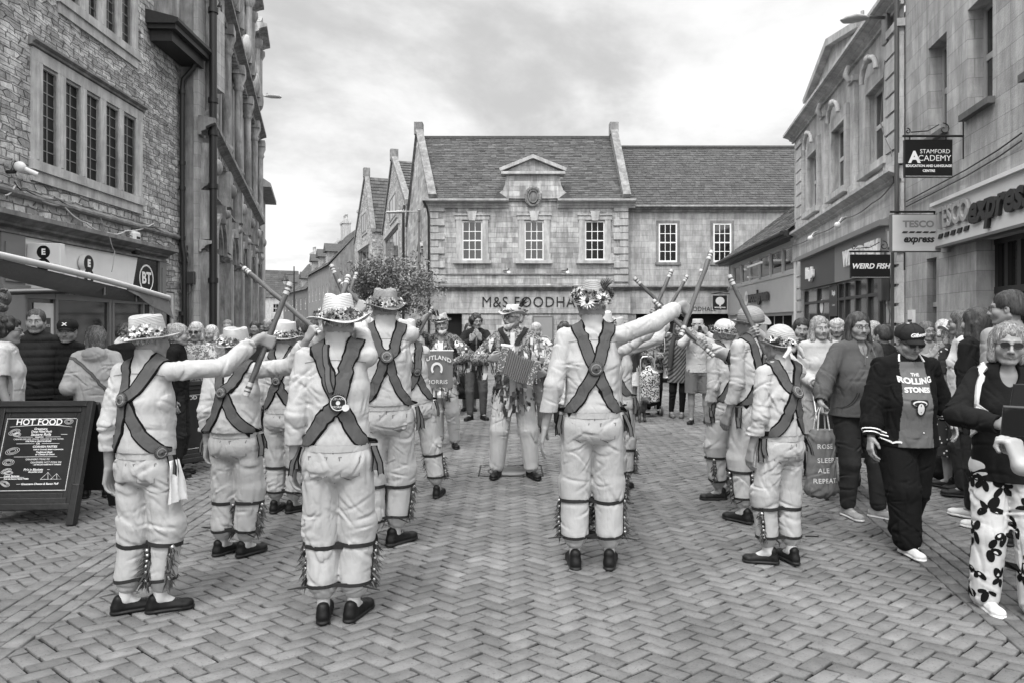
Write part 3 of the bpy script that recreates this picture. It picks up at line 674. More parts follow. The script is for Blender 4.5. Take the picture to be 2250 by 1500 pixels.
    if st != 'none':
        T = Field(lo, hi, vox); o = lz
        T.loft(pel + V3((0, -.012, -.03)), waist - up * .012, (.158 * q + o, .112 * q + o), (.146 * q + o, (.102 + belly * .3) * q + o), X1, .02)
        for side in (-1, 1):                                          # seat
            T.ell(pel + V3((side * .066 * q, -.040 * q, -.035)), (.084 * q + o * .4, .070 * q + o * .5, .090 * q + o * .5), k=.03)
        fl = []
        for side in (-1, 1):
            hip, kn, ank, fyaw, fd, ft = LG[side]
            if st in ('trousers', 'breeches', 'wide', 'jeans', 'shorts'):
                ex = {'trousers': .014, 'breeches': .016, 'wide': .010, 'jeans': .0, 'shorts': .02}[st]
                T.cone(hip - V3((0, 0, .02)), kn, .088 * q + o, .062 * q + o + ex, .02)
                if st == 'breeches':
                    g_ = kn + (ank - kn) * .17; T.cone(kn - (ank - kn) * .10, kn + (ank - kn) * .08, .076 * q + o + ex, .082 * q + o * .5 + ex * .6, .015); T.cone(g_, g_ + (ank - kn) * .08, .058 * q, .070 * q + o, .012); T.cone(g_ + (ank - kn) * .08, kn + (ank - kn) * .66, .072 * q + o, .069 * q + o, .012); T.cone(kn + (ank - kn) * .62, kn + (ank - kn) * .78, .068 * q + o * .6, .056 * q + o * .3, .012)
                elif st != 'shorts':
                    T.cone(kn, ank + V3((0, 0, .035 if st != 'wide' else .0)), .062 * q + o + ex, {'trousers': .056, 'wide': .064, 'jeans': .043}[st] * q + o, .02)
                fl += [(kn, (ank - hip) + fd * .1, .040, .11, .0075), (hip - V3((0, .05, .06)), (side * .8, 0, 1), .055, .13, .007), (kn + (ank - kn) * .8, (0, 0, 1), .03, .09, .005), ((hip + kn) / 2, (side * .7, .2, 1), .07, .13, .006)]
            elif st == 'skirt':
                zz_ = bot.get('len', .27) * h; T.loft(pel, V3((0, 0, zz_)), (.165 * q + o, .125 * q + o), (.185 * q + o, .155 * q + o), X1, .02)
        if st == 'shorts': T.cut(2, .30 * h, False)
        if st == 'skirt': T.cut(2, bot.get('len', .27) * h, False)
        T.folds(fl, seed, .0018 if st == 'jeans' else .0036)
        cz = (top['hem'] * h + .02) if top.get('tuck') else waist[2] + .012; T.cut(2, cz, True)
        T.cut(2, .03, False)
        tm = T.mesh('trousers', [bot.get('mat') or G(bot['v'], bot['kind'])]); tro = link('skirt' if st == 'skirt' else ('shorts' if st == 'shorts' else 'trousers'), tm, root)
        bt = BVHTree.FromPolygons([v.co[:] for v in tm.vertices], [tuple(p.vertices) for p in tm.polygons])
    else: tro = None; bt = None
    # ---- shirt / jacket
    o = top['loose']; T = Field(lo, hi, vox); hz = top['hem'] * h; k_hem = pel + V3((0, 0, hz - pz))
    tk = top.get('tuck'); tz = [(k_hem, (.162 * q + o * (1.3 if hz < pz else .6), .112 * q + belly * .5 + o)), (waist + up * .0, (.148 * q + o * .9, (.102 + belly) * q + o * .9)), (waist + up * .05 * h + V3((0, belly * .3, 0)), (.146 * q + o, (.106 + belly) * q + o)), (chest, (.158 * q + o * .8, .110 * q + belly * .4 + o * .8)), (shl - up * .02, (.146 * q + o * .3, .084 * q + o * .4))]
    for (a, ra), (b, rb) in zip(tz, tz[1:]):
        if b[2] > a[2] + .005: T.loft(a, b, ra, rb, X1, .02)
    T.cone(shl + V3((-sx * .55, 0, .012)), nb, .052, .056, .03); T.cone(shl + V3((sx * .55, 0, .012)), nb, .052, .056, .03)
    T.cone(nb - up * .02, nb + up * top.get('collar', .022), .068 * q + .3 * o, (.068 if top.get('tuck') else .061) * q, .010)
    if female:
        for side in (-1, 1): T.ell(chest + V3((side * .068, .085 * q, -.01)), (.062 * q, .052 * q, .062 * q), k=.03)
    if top.get('hood'): T.ell(nb + V3((0, -.075, -.02)), (.10, .062, .075), k=.02); T.ell(nb + V3((0, -.06, .02)), (.075, .04, .04), k=.01, op='sub')
    fl = []; slv = top['sleeve']
    for side in (-1, 1):
        S0, E1, W, dd, th, curl = J[side]; a = nrm(E1 - S0); b = nrm(W - E1)
        T.cone(S0 - a * .01, S0 + (E1 - S0) * min(1, slv * 2), .052 * q + o * .3, .043 * q + o * .8, .026)
        if slv > .6:
            T.cone(E1, W - b * .085, .043 * q + o * .8, .037 * q + o * .7, .02); T.cone(W - b * .09, W - b * .02, .038 + o * .35, .040 + o * .3, .004)
            T.cone(E1 + (W - E1) * .5, W - b * .10, .038 * q + o * .85, .037 * q + o * .95, .01)
            fl += [(E1, b + a * .6, .034, .085, .0052), (W - b * .06, b, .026, .055, .0045)]
        fl += [(S0 + a * .03 - V3((side * .03, .03, .03)), a + V3((0, 0, .5)), .045, .10, .007)]
    if top['folds']: fl += [(waist + V3((0, -.1, .03)), (.25, 0, 1), .045, .13, .0065), (waist + V3((.1, -.08, .08)), (-.5, 0, 1), .06, .12, .005), (waist + V3((-.1, -.08, .08)), (.5, 0, 1), .06, .12, .005), (chest + V3((0, -.1, .0)), (1, 0, .25), .075, .14, .004), (waist + V3((0, .12, .0)), (.2, 0, 1), .05, .14, .005)]
    T.folds(fl, seed + 7, .0036)
    if slv > .6:
        for side in (-1, 1): S0, E1, W, dd, th, curl = J[side]; b = nrm(W - E1); go = .012 if 'stick' in hands.get('R' if side > 0 else 'L', {}) else .052; T.cone(W + b * go, W + b * .19, .075, .075, .002, 'sub')
    if top.get('quilt'):
        idx = np.nonzero(np.abs(T.D) < .03); zc = idx[2] * vox + lo[2]; T.D[idx] -= (.010 * np.abs(np.sin(zc * math.pi / .075)) - .005).astype(np.float32)
    if tk: T.loft(k_hem + V3((0, 0, .03)), k_hem + V3((0, 0, .06)), (.158 * q + o * 1.1, (.112 + belly) * q + o * 1.1), (.152 * q + o, (.108 + belly) * q + o), X1, .02)
    T.cut(2, hz, False)
    if slv <= .6:
        for side in (-1, 1):
            S0, E1, W, dd, th, curl = J[side]; a = nrm(E1 - S0); c = S0 + (E1 - S0) * slv * 1.6; T.cone(c + a * .06, W, .09, .07, .001, 'sub'); 
    T.cone(nb + up * (top.get('collar', .022) + .02), nb + up * .12, .058 * q, .07, .004, 'sub')
    if top.get('vneck'): T.ell(nb + V3((0, .085 * q, -.02)), (.045, .06, .085), k=.008, op='sub')
    mats = [top.get('mat') or G(top['v'], top['kind'])]; mfn = None
    if top.get('open'):                                              # open jacket: a second cloth shows down the front
        mats.append(G(top['open'][0], 'cloth')); ow, oz = top['open'][1], hz + .01
        def mfn(c): return ((np.abs(c[:, 0] - nb[0]) < ow * (.7 + .5 * (chest[2] + .1 - c[:, 2]))) & (c[:, 1] > .03) & (c[:, 2] < nb[2] - .02)).astype(int)
    tm2 = T.mesh('shirt', mats, mfn); shirt = link({'jacket': 'jacket', 'coat': 'coat'}.get(top.get('name'), top.get('name', 'shirt')), tm2, root)
    bs = BVHTree.FromPolygons([v.co[:] for v in tm2.vertices], [tuple(p.vertices) for p in tm2.polygons])
    arms = [(J[s_][0] + nrm(J[s_][1] - J[s_][0]) * .05, J[s_][1]) for s_ in (-1, 1)] + [(J[s_][1], J[s_][2]) for s_ in (-1, 1)]
    cs = np.array([p.center[:] for p in tm2.polygons]); keep = np.ones(len(cs), bool)
    for (a_, b_) in arms:
        ab = b_ - a_; t_ = np.clip(((cs - a_) @ ab) / (ab @ ab), 0, 1); dist = np.linalg.norm(cs - (a_ + t_[:, None] * ab), axis=1); keep &= ~((dist < .082) & (np.abs(cs[:, 0] - nb[0] * 0) > .150 * q))
    pl_ = tm2.polygons; bst = BVHTree.FromPolygons([v.co[:] for v in tm2.vertices], [tuple(pl_[int(i)].vertices) for i in np.nonzero(keep)[0]])
    # ---- shoes
    if shoe:
        if shoe not in SHOES: SHOES[shoe] = shoe_mesh(shoe)
        for side in (-1, 1):
            fyaw, fd, ft = LG[side][3:]; so_ = link('shoe', SHOES[shoe], root); so_.location = (ft[0], ft[1], ft[2]); so_.rotation_euler = (R(feet[0 if side < 0 else 1][4]) if len(feet[0 if side < 0 else 1]) > 4 else 0, 0, R(fyaw)); so_.scale = (h / 1.75 * .93,) * 3
    if hair: hair_mesh(hair[0], hc, M, hsz, hair[1], max(.005, vox * .8), seed, hair[2] if len(hair) > 2 else 0, root)
    if beard:
        Bd = Field(hc - .16, hc + .16, .005)
        def P(x, y, z): return hc + (M[0] * x + M[1] * y + M[2] * z) * hsz
        for q_ in (-1, 1): Bd.cone(P(q_ * .054, .034, -.062), P(q_ * .030, .070, -.092), .012 * hsz, .022 * hsz, .012); Bd.cone(P(q_ * .006, .103, -.055), P(q_ * .030, .090, -.066), .0065 * hsz, .006 * hsz, .004)
        Bd.ell(P(0, .072, -.104), V3((.038, .032, .030)) * hsz * beard[1], M, .02); Bd.ell(P(0, .112, -.068), V3((.022, .02, .009)) * hsz, M, .005, 'sub'); Bd.noisef(.002, 240)
        link('beard', Bd.mesh('beard', G(beard[0], 'hair')), root)
    if glasses:
        gm = MB(); fr = lambda x, y, z: Vector(hc + (M[0] * x + M[1] * y + M[2] * z) * hsz)
        for q_ in (-1, 1):
            rim = [fr(q_ * .032 + .0235 * math.cos(a) * (1 if abs(math.cos(a)) < .8 else .97), .1065 - .10 * abs(q_ * .032 + .023 * math.cos(a)) ** 1.4, .000 + .0175 * math.sin(a)) for a in [2 * math.pi * i / 14 for i in range(15)]]
            gm.tube(rim, .0017 if glasses != 'sun' else .0026, 5, 0)
            gm.add([p for p in rim[:-1]], [tuple(range(14))], 1 if glasses == 'sun' else 2); gm.tube([fr(q_ * .054, .098, .004), fr(q_ * .079, .02, .006), fr(q_ * .082, -.01, -.004)], .0022, 5, 0)
        gm.tube([fr(-.010, .108, .004), fr(.010, .108, .004)], .002, 5, 0)
        if glasses != 'sun': gm.f = [f for f, mm in zip(gm.f, gm.m) if mm != 2]; gm.r = [r_ for r_, mm in zip(gm.r, gm.m) if mm != 2]; gm.sm = [r_ for r_, mm in zip(gm.sm, gm.m) if mm != 2]; gm.m = [mm for mm in gm.m if mm != 2]
        gm.build('sunglasses' if glasses == 'sun' else 'glasses', [G(.02, 'gloss'), G(.008, 'gloss')], root)
    if hat: make_hat(root, hc, M, hsz, hat, seed)
    P_ = dict(bst=bst, root=root, J=J, LG=LG, hc=hc, M=M, hs=hsz, bs=bs, bt=bt, pel=pel, waist=waist, chest=chest, shl=shl, nb=nb, up=up, h=h, q=q, sx=sx, loc=loc, shirt=shirt, tro=tro, seed=seed)
    return P_
def decal(P_, name, items, mats, c, dirn, up=(0, 0, 1), which='bs', lift=.004, parent=None):
    """flat outlines [(verts2d, faces, slot)] laid on the clothing around point c seen along dirn"""
    mb = MB(); d = Vector(dirn).normalized(); u = d.cross(Vector(up)).normalized(); v = u.cross(d); c = Vector(c); bv = P_[which]
    for oi, (vs, fs, m) in enumerate(items):
        out = []
        for x, y in vs:
            o = c + u * x + v * y - d * .3; h = bv.ray_cast(o, d, .6); out.append((h[0] - d * (lift + .0006 * oi)) if h[0] is not None else o + d * .3)
        mb.add(out, fs, m, .5, True)
    return mb.build(name, mats, parent or P_['root'])
def disc2(cx, cy, r, n=20, r_in=0):
    if r_in: 
        vs = [(cx + math.cos(2 * math.pi * i / n) * q, cy + math.sin(2 * math.pi * i / n) * q) for q in (r_in, r) for i in range(n)]
        return vs, [(i, (i + 1) % n, n + (i + 1) % n, n + i) for i in range(n)]
    vs = [(cx, cy)] + [(cx + math.cos(2 * math.pi * i / n) * q, cy + math.sin(2 * math.pi * i / n) * q) for q in (r * .5, r) for i in range(n)]
    return vs, [(0, 1 + i, 1 + (i + 1) % n) for i in range(n)] + [(1 + i, 1 + n + i, 1 + n + (i + 1) % n, 1 + (i + 1) % n) for i in range(n)]
def badge(parent, p, n_, rad, mats_v=(.10, .035, .3), txt=None):
    """rosette badge pinned on the straps"""
    mb = MB(); p = Vector(p); n_ = Vector(n_).normalized(); M_ = n_.to_track_quat('Z', 'Y').to_matrix().to_4x4()
    t = MB(); t.lathe([(rad, 0), (rad * 1.02, .006), (rad * .92, .010), (rad * .80, .009), (rad * .76, .012), (rad * .3, .013), (rad * .22, .018), (.0005, .019)], n=28, m=0)
    for i in range(28):
        a = 2 * math.pi * i / 28; r0_ = rad * .97; t.box(-.001, .001, -.001, .001, 0, .001, 1) if False else None
        t.tube([(math.cos(a) * rad * .93, math.sin(a) * rad * .93, .0105), (math.cos(a) * rad * 1.05, math.sin(a) * rad * 1.05, .002)], .0028, 4, 1, cap=False)
    t.lathe([(rad * .70, .0135), (rad * .66, .0145), (rad * .62, .0135)], n=28, m=2); t.lathe([(rad * .16, .019), (.0003, .0215)], n=12, m=1)
    o = t.build('badge', [G(mats_v[0], 'cloth'), G(mats_v[1], 'cloth'), G(mats_v[2], 'cloth')], parent)
    o.matrix_local = Matrix.Translation(p + n_ * .006) @ M_
    return o
def dancer_kit(P_, crossz=.70, crossx=0.0, wband=.082, single=False, tails=True, garters=True, seed=3, rad=.038, knot=None):
    h, q, nb, pel, up = P_['h'], P_['q'], P_['nb'], P_['pel'], P_['up']; rng = random.Random(seed); root = P_['root']
    sh = P_['shl']; off = lambda x, y, z: tuple(pel + up * ((z - .515) * h) + V3((x * q, y * q, 0)))
    mb = MB(); ends = []
    for sd in (-1, 1):
        path = [off(sd * .095, .15, .70), off(sd * .10, .11, .79), off(sd * .098, .02, .855), off(sd * .090, -.09, .83), off(sd * .052 + crossx * .5, -.16, .77), off(crossx, -.18, crossz), off(-sd * .085 + crossx * .4, -.17, .63), off(-sd * .155, -.12, .575), off(-sd * .195, .0, .535)]
        pr = band_on(mb, P_['bst'], path, wband, lift=.005 if sd < 0 else .010); ends.append(pr[-1])
        if tails:
            b = Vector(off(-sd * .195, -.02, .535))
            for k in range(3):
                d = Vector((-sd * rng.uniform(.02, .28), rng.uniform(-.25, .02), -1)).normalized(); sdv = d.cross(Vector((sd * .6, 1, 0))).normalized(); ln = rng.uniform(.10, .17); w2 = .019
                a0 = b + Vector((-sd * .008, -.012 * k, .015)); mid = a0 + d * ln * .6 + Vector((-sd * .01, 0, 0)); e = a0 + d * ln
                for (x0, x1, mm) in ((-1, -.6, 1), (-.6, .6, 0), (.6, 1, 1)):
                    mb.add([a0 + sdv * w2 * x0, a0 + sdv * w2 * x1, mid + sdv * w2 * x1, mid + sdv * w2 * x0, e + sdv * w2 * x1 + d * .012 * (abs(x1) > .8), e + sdv * w2 * x0 + d * .012 * (abs(x0) > .8)], [(0, 1, 2, 3), (3, 2, 4, 5)], mm, .5, True)
    bo = mb.build('baldric', [G(.082, 'cloth'), G(.006, 'cloth')], root)
    hit = P_['bs'].find_nearest(Vector(off(crossx, -.18, crossz)), .3)
    if hit[0] is not None: badge(bo, hit[0] + hit[1] * .006, hit[1], rad)
    if knot:
        hit = P_['bs'].find_nearest(Vector(off(*knot)), .3)
        if hit[0] is not None: badge(bo, hit[0] + hit[1] * .006, hit[1], rad * .9)
    if garters and P_['bt']:
        for side in (-1, 1):
            hip, kn, ank, fyaw, fd, ft = P_['LG'][side]; ax = ank - kn; sv = V3((fd[1], -fd[0], 0)) * side     # outward
            pm = MB(); g1 = kn + ax * .16; g2 = kn + ax * .70; tilt = V3((rng.uniform(-.1, .1), rng.uniform(-.1, .1), 1))
            ring_on(pm, P_['bt'], g1, tilt, .022); r2 = ring_on(pm, P_['bt'], g2, V3((rng.uniform(-.12, .12), rng.uniform(-.1, .1), 1)), .018)
            for so_ in (1, -1):                                      # two uprights of the pad
                pth = [tuple(kn + ax * t + sv * so_ * .13 * (1 if so_ > 0 else 1) + fd * .05) for t in (.16, .3, .45, .6, .70)]
                band_on(pm, P_['bt'], pth, .026, edge=.004, lift=.006, reach=.2)
            tl = Vector(g2 + sv * .08 - fd * .05); pm.tube([tl, tl + Vector(sv * .05 - fd * .01), tl + Vector(sv * .10) + Vector((0, 0, -.01))], [.006, .005, .003], 5, 1)
            pad = pm.build('bell_pad', [G(.022, 'leather'), G(.015, 'leather')], root)
            for so_ in (1, -1):
                bl = MB(); rb = MB()
                for t in (.22, .30, .38, .46, .54, .62, .68):
                    hq = P_['bt'].find_nearest(Vector(kn + ax * t + sv * so_ * .13 + fd * .05), .2)
                    if hq[0] is None: continue
                    c = hq[0] + hq[1] * .014; bl.ball(c, .0105, 6, 0)
                    for _ in range(15):
                        d = (hq[1] * rng.uniform(.3, 1) + Vector((rng.uniform(-.5, .5), rng.uniform(-.5, .5), -rng.uniform(.2, 1.3)))).normalized(); c2 = hq[0] + Vector((rng.uniform(-.012, .012), rng.uniform(-.012, .012), rng.uniform(-.012, .012))); ln = rng.uniform(.03, .075); s_ = d.orthogonal().normalized() * .0038
                        rb.add([c2 - s_, c2 + s_, c2 + d * ln * .6 + s_ * 1.1, c2 + d * ln * .6 - s_ * 1.1, c2 + d * ln + Vector((0, 0, -.01))], [(0, 1, 2, 3), (3, 2, 4)], 0, rng.random())
                if bl.v: bl.build('bell_row', G(.5, 'metal'), pad); rb.build('ribbon_fringe', G(.05, 'var'), pad)
    # waistband, pockets, belt loops, all stitched to the trousers
    if P_['bt']:
        wb = MB(); ring_on(wb, P_['bt'], V3((P_['pel'][0], P_['pel'][1], .552 * h - .012)), up, .036, lift=.007, n=40, rmax=.3, m=(0, 1))
        for a_ in (-1.2, -.9, 1.2, .9, 0): pass
        wb.build('waistband', [P_['tro'].data.materials[0], G(.12, 'cloth')], root)
        items = []
        for sd in (-1, 1):
            x = sd * .085 * q; items.append(([(x - .055, .0), (x + .055, .0), (x + .055, -.006), (x - .055, -.006)], [(0, 1, 2, 3)], 0)); items.append(([(x - .052, -.006), (x - .047, -.006), (x - .044, -.11), (x - .049, -.11)], [(0, 1, 2, 3)], 0)); items.append(([(x + .047, -.006), (x + .052, -.006), (x + .049, -.11), (x + .044, -.11)], [(0, 1, 2, 3)], 0)); items.append(([(x - .046, -.108), (x + .046, -.108), (x, -.13), (x, -.124)], [(0, 1, 2), (0, 2, 3)], 0))
        items.append(([(-.003, .03), (.003, .03), (.003, -.15), (-.003, -.15)], [(0, 1, 2, 3)], 0))
        decal(P_, 'pocket_seams', items, [G(.17, 'cloth')], P_['pel'] + V3((0, 0, .012)), (0, 1, 0), which='bt', lift=.0015)
    arcs = [([(x, .16 - .6 * x * x) for x in [-.16 + .02 * i for i in range(17)]] + [(x, .1550 - .6 * x * x) for x in [-.16 + .02 * i for i in range(17)]], [(i, i + 1, 18 + i, 17 + i) for i in range(16)], 0)]
    decal(P_, 'yoke_seam', arcs, [G(.17, 'cloth')], P_['chest'] + V3((0, 0, .0)), (0, 1, 0), lift=.0015, parent=P_['shirt'])
    return P_
def stick(a, b, label, seed=0, rad=.0165):
    """a, b = (px, py, depth): tapered ash stick with taped ends"""
    A, B = at(*a), at(*b); d = (B - A); ln = d.length; rng = random.Random(seed); mb = MB(); n = 14
    o = empty('morris_stick', A, 0, label, 'stick', 'wooden sticks the dancers hold up')
    o.rotation_mode = 'QUATERNION'; o.rotation_quaternion = d.to_track_quat('Z', 'Y')
    pts = [(rng.uniform(-.002, .002), rng.uniform(-.002, .002), ln * i / n) for i in range(n + 1)]
    mb.tube(pts, [rad * rng.uniform(.93, 1.08) for _ in pts], 12); mb.build('shaft', G(.075, 'wood'), o)
    for z0 in (0, ln - .075):
        t = MB(); t.tube([(0, 0, z0 - .002), (0, 0, z0 + .077)], rad * 1.12, 12, 0); t.tube([(0, 0, z0 + .022), (0, 0, z0 + .036)], rad * 1.16, 12, 1); t.tube([(0, 0, z0 + .048), (0, 0, z0 + .056)], rad * 1.16, 12, 1); t.build('taped_end', [G(.38, 'paint'), G(.06, 'paint')], o)
    return o
# ============================================================ ground
def quadmesh(name, V, Fq, mats, rnd=None, parent=None):
    me = bpy.data.meshes.new(name); V = np.asarray(V, float); Fq = np.asarray(Fq, np.int32); nf = len(Fq)
    me.vertices.add(len(V)); me.vertices.foreach_set('co', V.ravel()); me.loops.add(nf * 4); me.loops.foreach_set('vertex_index', Fq.ravel())
    me.polygons.add(nf); me.polygons.foreach_set('loop_start', np.arange(0, nf * 4, 4, dtype=np.int32)); me.polygons.foreach_set('loop_total', np.full(nf, 4, np.int32))
    for m in mats: me.materials.append(m)
    if rnd is not None: a = me.attributes.new('rnd', 'FLOAT', 'FACE'); a.data.foreach_set('value', np.asarray(rnd, np.float32))
    me.update(); me.validate(); return link(name, me, parent)
M_pave = mat('paver', .138, .8, .22, 7, 1, 60, attr=.22, spec=.35)
# worn speckle of the pavers
def add_speckle(m, lo=.62, scale=90, th=(.60, .68)):
    t = m.node_tree; n = t.nodes; l = t.links; b = n['Principled BSDF']; src = b.inputs['Base Color'].links[0].from_socket
    tc_ = n.new('ShaderNodeTexCoord'); q = n.new('ShaderNodeTexNoise'); l.new(tc_.outputs['Object'], q.inputs[0]); q.inputs['Scale'].default_value = scale; q.inputs['Detail'].default_value = 3
    q2 = n.new('ShaderNodeTexNoise'); l.new(tc_.outputs['Object'], q2.inputs[0]); q2.inputs['Scale'].default_value = .8; q2.inputs['Detail'].default_value = 6
    r = n.new('ShaderNodeMapRange'); l.new(q.outputs[0], r.inputs[0]); r.inputs[1].default_value = th[0]; r.inputs[2].default_value = th[1]; r.inputs[3].default_value = 1; r.inputs[4].default_value = lo
    r2 = n.new('ShaderNodeMapRange'); l.new(q2.outputs[0], r2.inputs[0]); r2.inputs[1].default_value = .35; r2.inputs[2].default_value = .65; r2.inputs[3].default_value = .74; r2.inputs[4].default_value = 1.16
    vg = n.new('ShaderNodeTexVoronoi'); l.new(tc_.outputs['Object'], vg.inputs[0]); vg.inputs['Scale'].default_value = 2.6; rg_ = n.new('ShaderNodeMapRange'); l.new(vg.outputs['Distance'], rg_.inputs[0]); rg_.inputs[1].default_value = .035; rg_.inputs[2].default_value = .06; rg_.inputs[3].default_value = .62; rg_.inputs[4].default_value = 1
    m1 = n.new('ShaderNodeMath'); m1.operation = 'MULTIPLY'; m0 = n.new('ShaderNodeMath'); m0.operation = 'MULTIPLY'; l.new(r.outputs[0], m0.inputs[0]); l.new(rg_.outputs[0], m0.inputs[1]); l.new(m0.outputs[0], m1.inputs[0]); l.new(r2.outputs[0], m1.inputs[1])
    v = n.new('ShaderNodeVectorMath'); v.operation = 'SCALE'; l.new(src, v.inputs[0]); l.new(m1.outputs[0], v.inputs['Scale']); l.new(v.outputs[0], b.inputs['Base Color'])
add_speckle(M_pave)
M_joint = mat('joint_grit', .004, .95, .3, 30, .6, 60)
xs_ = [-160, -30, -12, 12, 30, 160]; ys_ = [-30, 0, 10, 20, 24, 28, 32, 36, 60, 120, 400]
gm_ = MB(); gm_.add([(x, y, gz(y) - .0155) for y in ys_ for x in xs_], [(j * 6 + i, j * 6 + i + 1, (j + 1) * 6 + i + 1, (j + 1) * 6 + i) for j in range(len(ys_) - 1) for i in range(5)])
tag(gm_.build('ground', [M_joint]), kind='structure')
def lineL(y): return -2.42 - .03 * (.8 + (y - .8) * .75 - 3.2)          # inner edge of the left band of straight courses
def lineR(y): return 2.47 + .200 * (.8 + (y - .8) * .75 - 3.3)
rng_ = np.random.RandomState(5)
def pavers():
    c = []                                            # centre, half length, half width, angle
    Lp, Wp = .196, .098; s2 = math.sqrt(.5)
    def herr(keep, ox, oy, ang, x0, x1, y0, y1, shade):
        ca, sa = math.cos(ang), math.sin(ang); out = []
        rad = max(abs(x0 - ox), abs(x1 - ox), abs(y0 - oy), abs(y1 - oy)) * 1.5; n = int(rad / Wp) + 4
        i, j = np.meshgrid(np.arange(-n, n), np.arange(-n, n), indexing='ij'); i = i.ravel(); j = j.ravel()
        # 2:1 herringbone on a square lattice: along every diagonal one brick lies, one stands
        k = (i - j) % 4; hz = k == 0; vt = k == 2
        for m_, horiz in ((hz, True), (vt, False)):
            u = i[m_] * Wp; v = j[m_] * Wp
            if horiz: cu, cv, a = u + Wp, v + Wp / 2, 0
            else: cu, cv, a = u + Wp / 2, v + 0 * v, math.pi / 2
            X_ = ox + cu * ca - cv * sa; Y_ = oy + cu * sa + cv * ca
            ok = (X_ > x0) & (X_ < x1) & (Y_ > y0) & (Y_ < y1) & keep(X_, Y_)
            out.append(np.stack([X_[ok], Y_[ok], np.full(ok.sum(), ang + a), np.full(ok.sum(), shade)], 1))
        return out
    c += herr(lambda x, y: (x > lineL(y) - .10) & (x < lineR(y) + .10), 0, 1, R(45), -4, 6.2, -.2, 25.8, 0)
    c += herr(lambda x, y: (x < lineL(y) - .40), -5, 1, R(43), -7.6, -2.6, -.2, 25.8, .06)
    c += herr(lambda x, y: (x > lineR(y) + .42), 5, 1, R(33), 2.5, 9, -.2, 25.8, -.18)
    for (fn, dx, sh, sg) in ((lineL, -.0225, .05, -1), (lineR, .15, -.22, 1)):
        L_ = math.hypot(dx, 1); t = (dx / L_, 1 / L_); nx, ny = t[1] * sg, -t[0] * sg
        for k in range(5):
            s = np.arange(-1, 25, Lp) + (k % 2) * Lp / 2; o = (k + .5) * Wp + .004
            X_ = fn(.8) + t[0] * s + nx * o; Y_ = .8 + t[1] * s + ny * o
            c.append(np.stack([X_, Y_, np.full(len(s), math.atan2(t[1], t[0])), np.full(len(s), sh + 10)], 1))
    C_ = np.concatenate(c); n = len(C_)
    X_, Y_, A_, S_ = C_.T; A_ = A_ + rng_.normal(0, .008, n); X_ = X_ + rng_.normal(0, .0012, n); Y_ = Y_ + rng_.normal(0, .0012, n)
    bnd = S_ > 5; S_ = np.where(bnd, S_ - 10, S_); z = rng_.normal(0, .0020, n) + .006 * np.sin(X_ * 1.7 + 1) * np.sin(Y_ * 1.3) + np.where(bnd, .011, 0); tx = rng_.normal(0, .006, n); ty = rng_.normal(0, .008, n); g = .0080; ch = .0035
    hl, hw = Lp / 2 - g, Wp / 2 - g * .8; V = []
    jj = rng_.normal(0, .0012, (n, 4, 2))
    for (a, b, zz, q) in ((hl, hw, -.017, 1), (hl, hw, -.004, 1), (hl - ch, hw - ch, 0, 0)):
        for m_, (sx, sy) in enumerate(((-1, -1), (1, -1), (1, 1), (-1, 1))):
            u = sx * a + jj[:, m_, 0]; v = sy * b + jj[:, m_, 1]; V.append(np.stack([X_ + u * np.cos(A_) - v * np.sin(A_), Y_ + u * np.sin(A_) + v * np.cos(A_), z + zz + (u * tx + v * ty if zz > -.01 else 0)], 1))
    V = np.stack(V, 1).reshape(-1, 3); V[:, 1] = .8 + (V[:, 1] - .8) * .75; fq = []
    for k in (0, 4):
        for m_ in range(4): fq.append((k + m_, k + (m_ + 1) % 4, k + 4 + (m_ + 1) % 4, k + 4 + m_))
    fq.append((8, 9, 10, 11)); fq = np.array(fq); Fq = (np.arange(n)[:, None, None] * 12 + fq[None]).reshape(-1, 4)
    r = np.clip(.5 + rng_.normal(0, .24, n) + S_, 0, 1)
    o = quadmesh('paving', V, Fq, [M_pave], np.repeat(r, len(fq))); tag(o, kind='structure')
pavers()
M_far = mat('far_paving', .13, .8, .15, 3, .5, 40, brick=(.22, .11, .006, .08, .5))
f_ = MB(); ys2 = [19.4, 20, 24, 28, 32, 36, 60, 120]
f_.add([(x, y, gz(y) + (-.004)) for y in ys2 for x in (-40, 40)], [(2 * i, 2 * i + 1, 2 * i + 3, 2 * i + 2) for i in range(len(ys2) - 1)]); tag(f_.build('far_paving', [M_far]), kind='structure')
f_ = MB(); f_.add([(-6.9, .8, -.004), (-40, .8, -.004), (-40, 19.4, -.004), (-7.5, 19.4, -.004)], [(0, 3, 2, 1)]); f_.add([(8.7, .8, -.004), (40, .8, -.004), (40, 19.4, -.004), (8.9, 19.4, -.004)], [(0, 1, 2, 3)]); tag(f_.build('side_paving', [M_far]), kind='structure')
# ============================================================ walls in their own frame: x along, -y outwards, z up
M_rub = mat('rubble_stone', .46, .92, .35, 5, 1, 28, brick=(.30, .105, .013, .30, .30), rubble=True, streak=.22)
M_ash = mat('ashlar', .40, .9, .20, 3, .8, 26, brick=(.58, .27, .007, .26, .74), streak=.36)
M_ash2 = mat('smooth_ashlar', .38, .88, .10, 5, .5, 30, brick=(.8, .30, .006, .15, .68), streak=.28)
M_ash3 = mat('pale_ashlar', .46, .88, .10, 5, .5, 30, brick=(.8, .40, .005, .06, .8), streak=.25)
M_trim = mat('dressed_stone', .40, .88, .16, 4, .6, 26, streak=.28)
M_trimD = mat('weathered_stone', .20, .92, .25, 4, .7, 24, streak=.35)
M_slate = mat('stone_slate', .062, .9, .3, 7, .9, 30, attr=.55)
M_tile = mat('roof_tile', .056, .9, .25, 7, .9, 30, attr=.38)
M_glass = mat('window_glass', .012, .06, .0, 1, spec=.9)
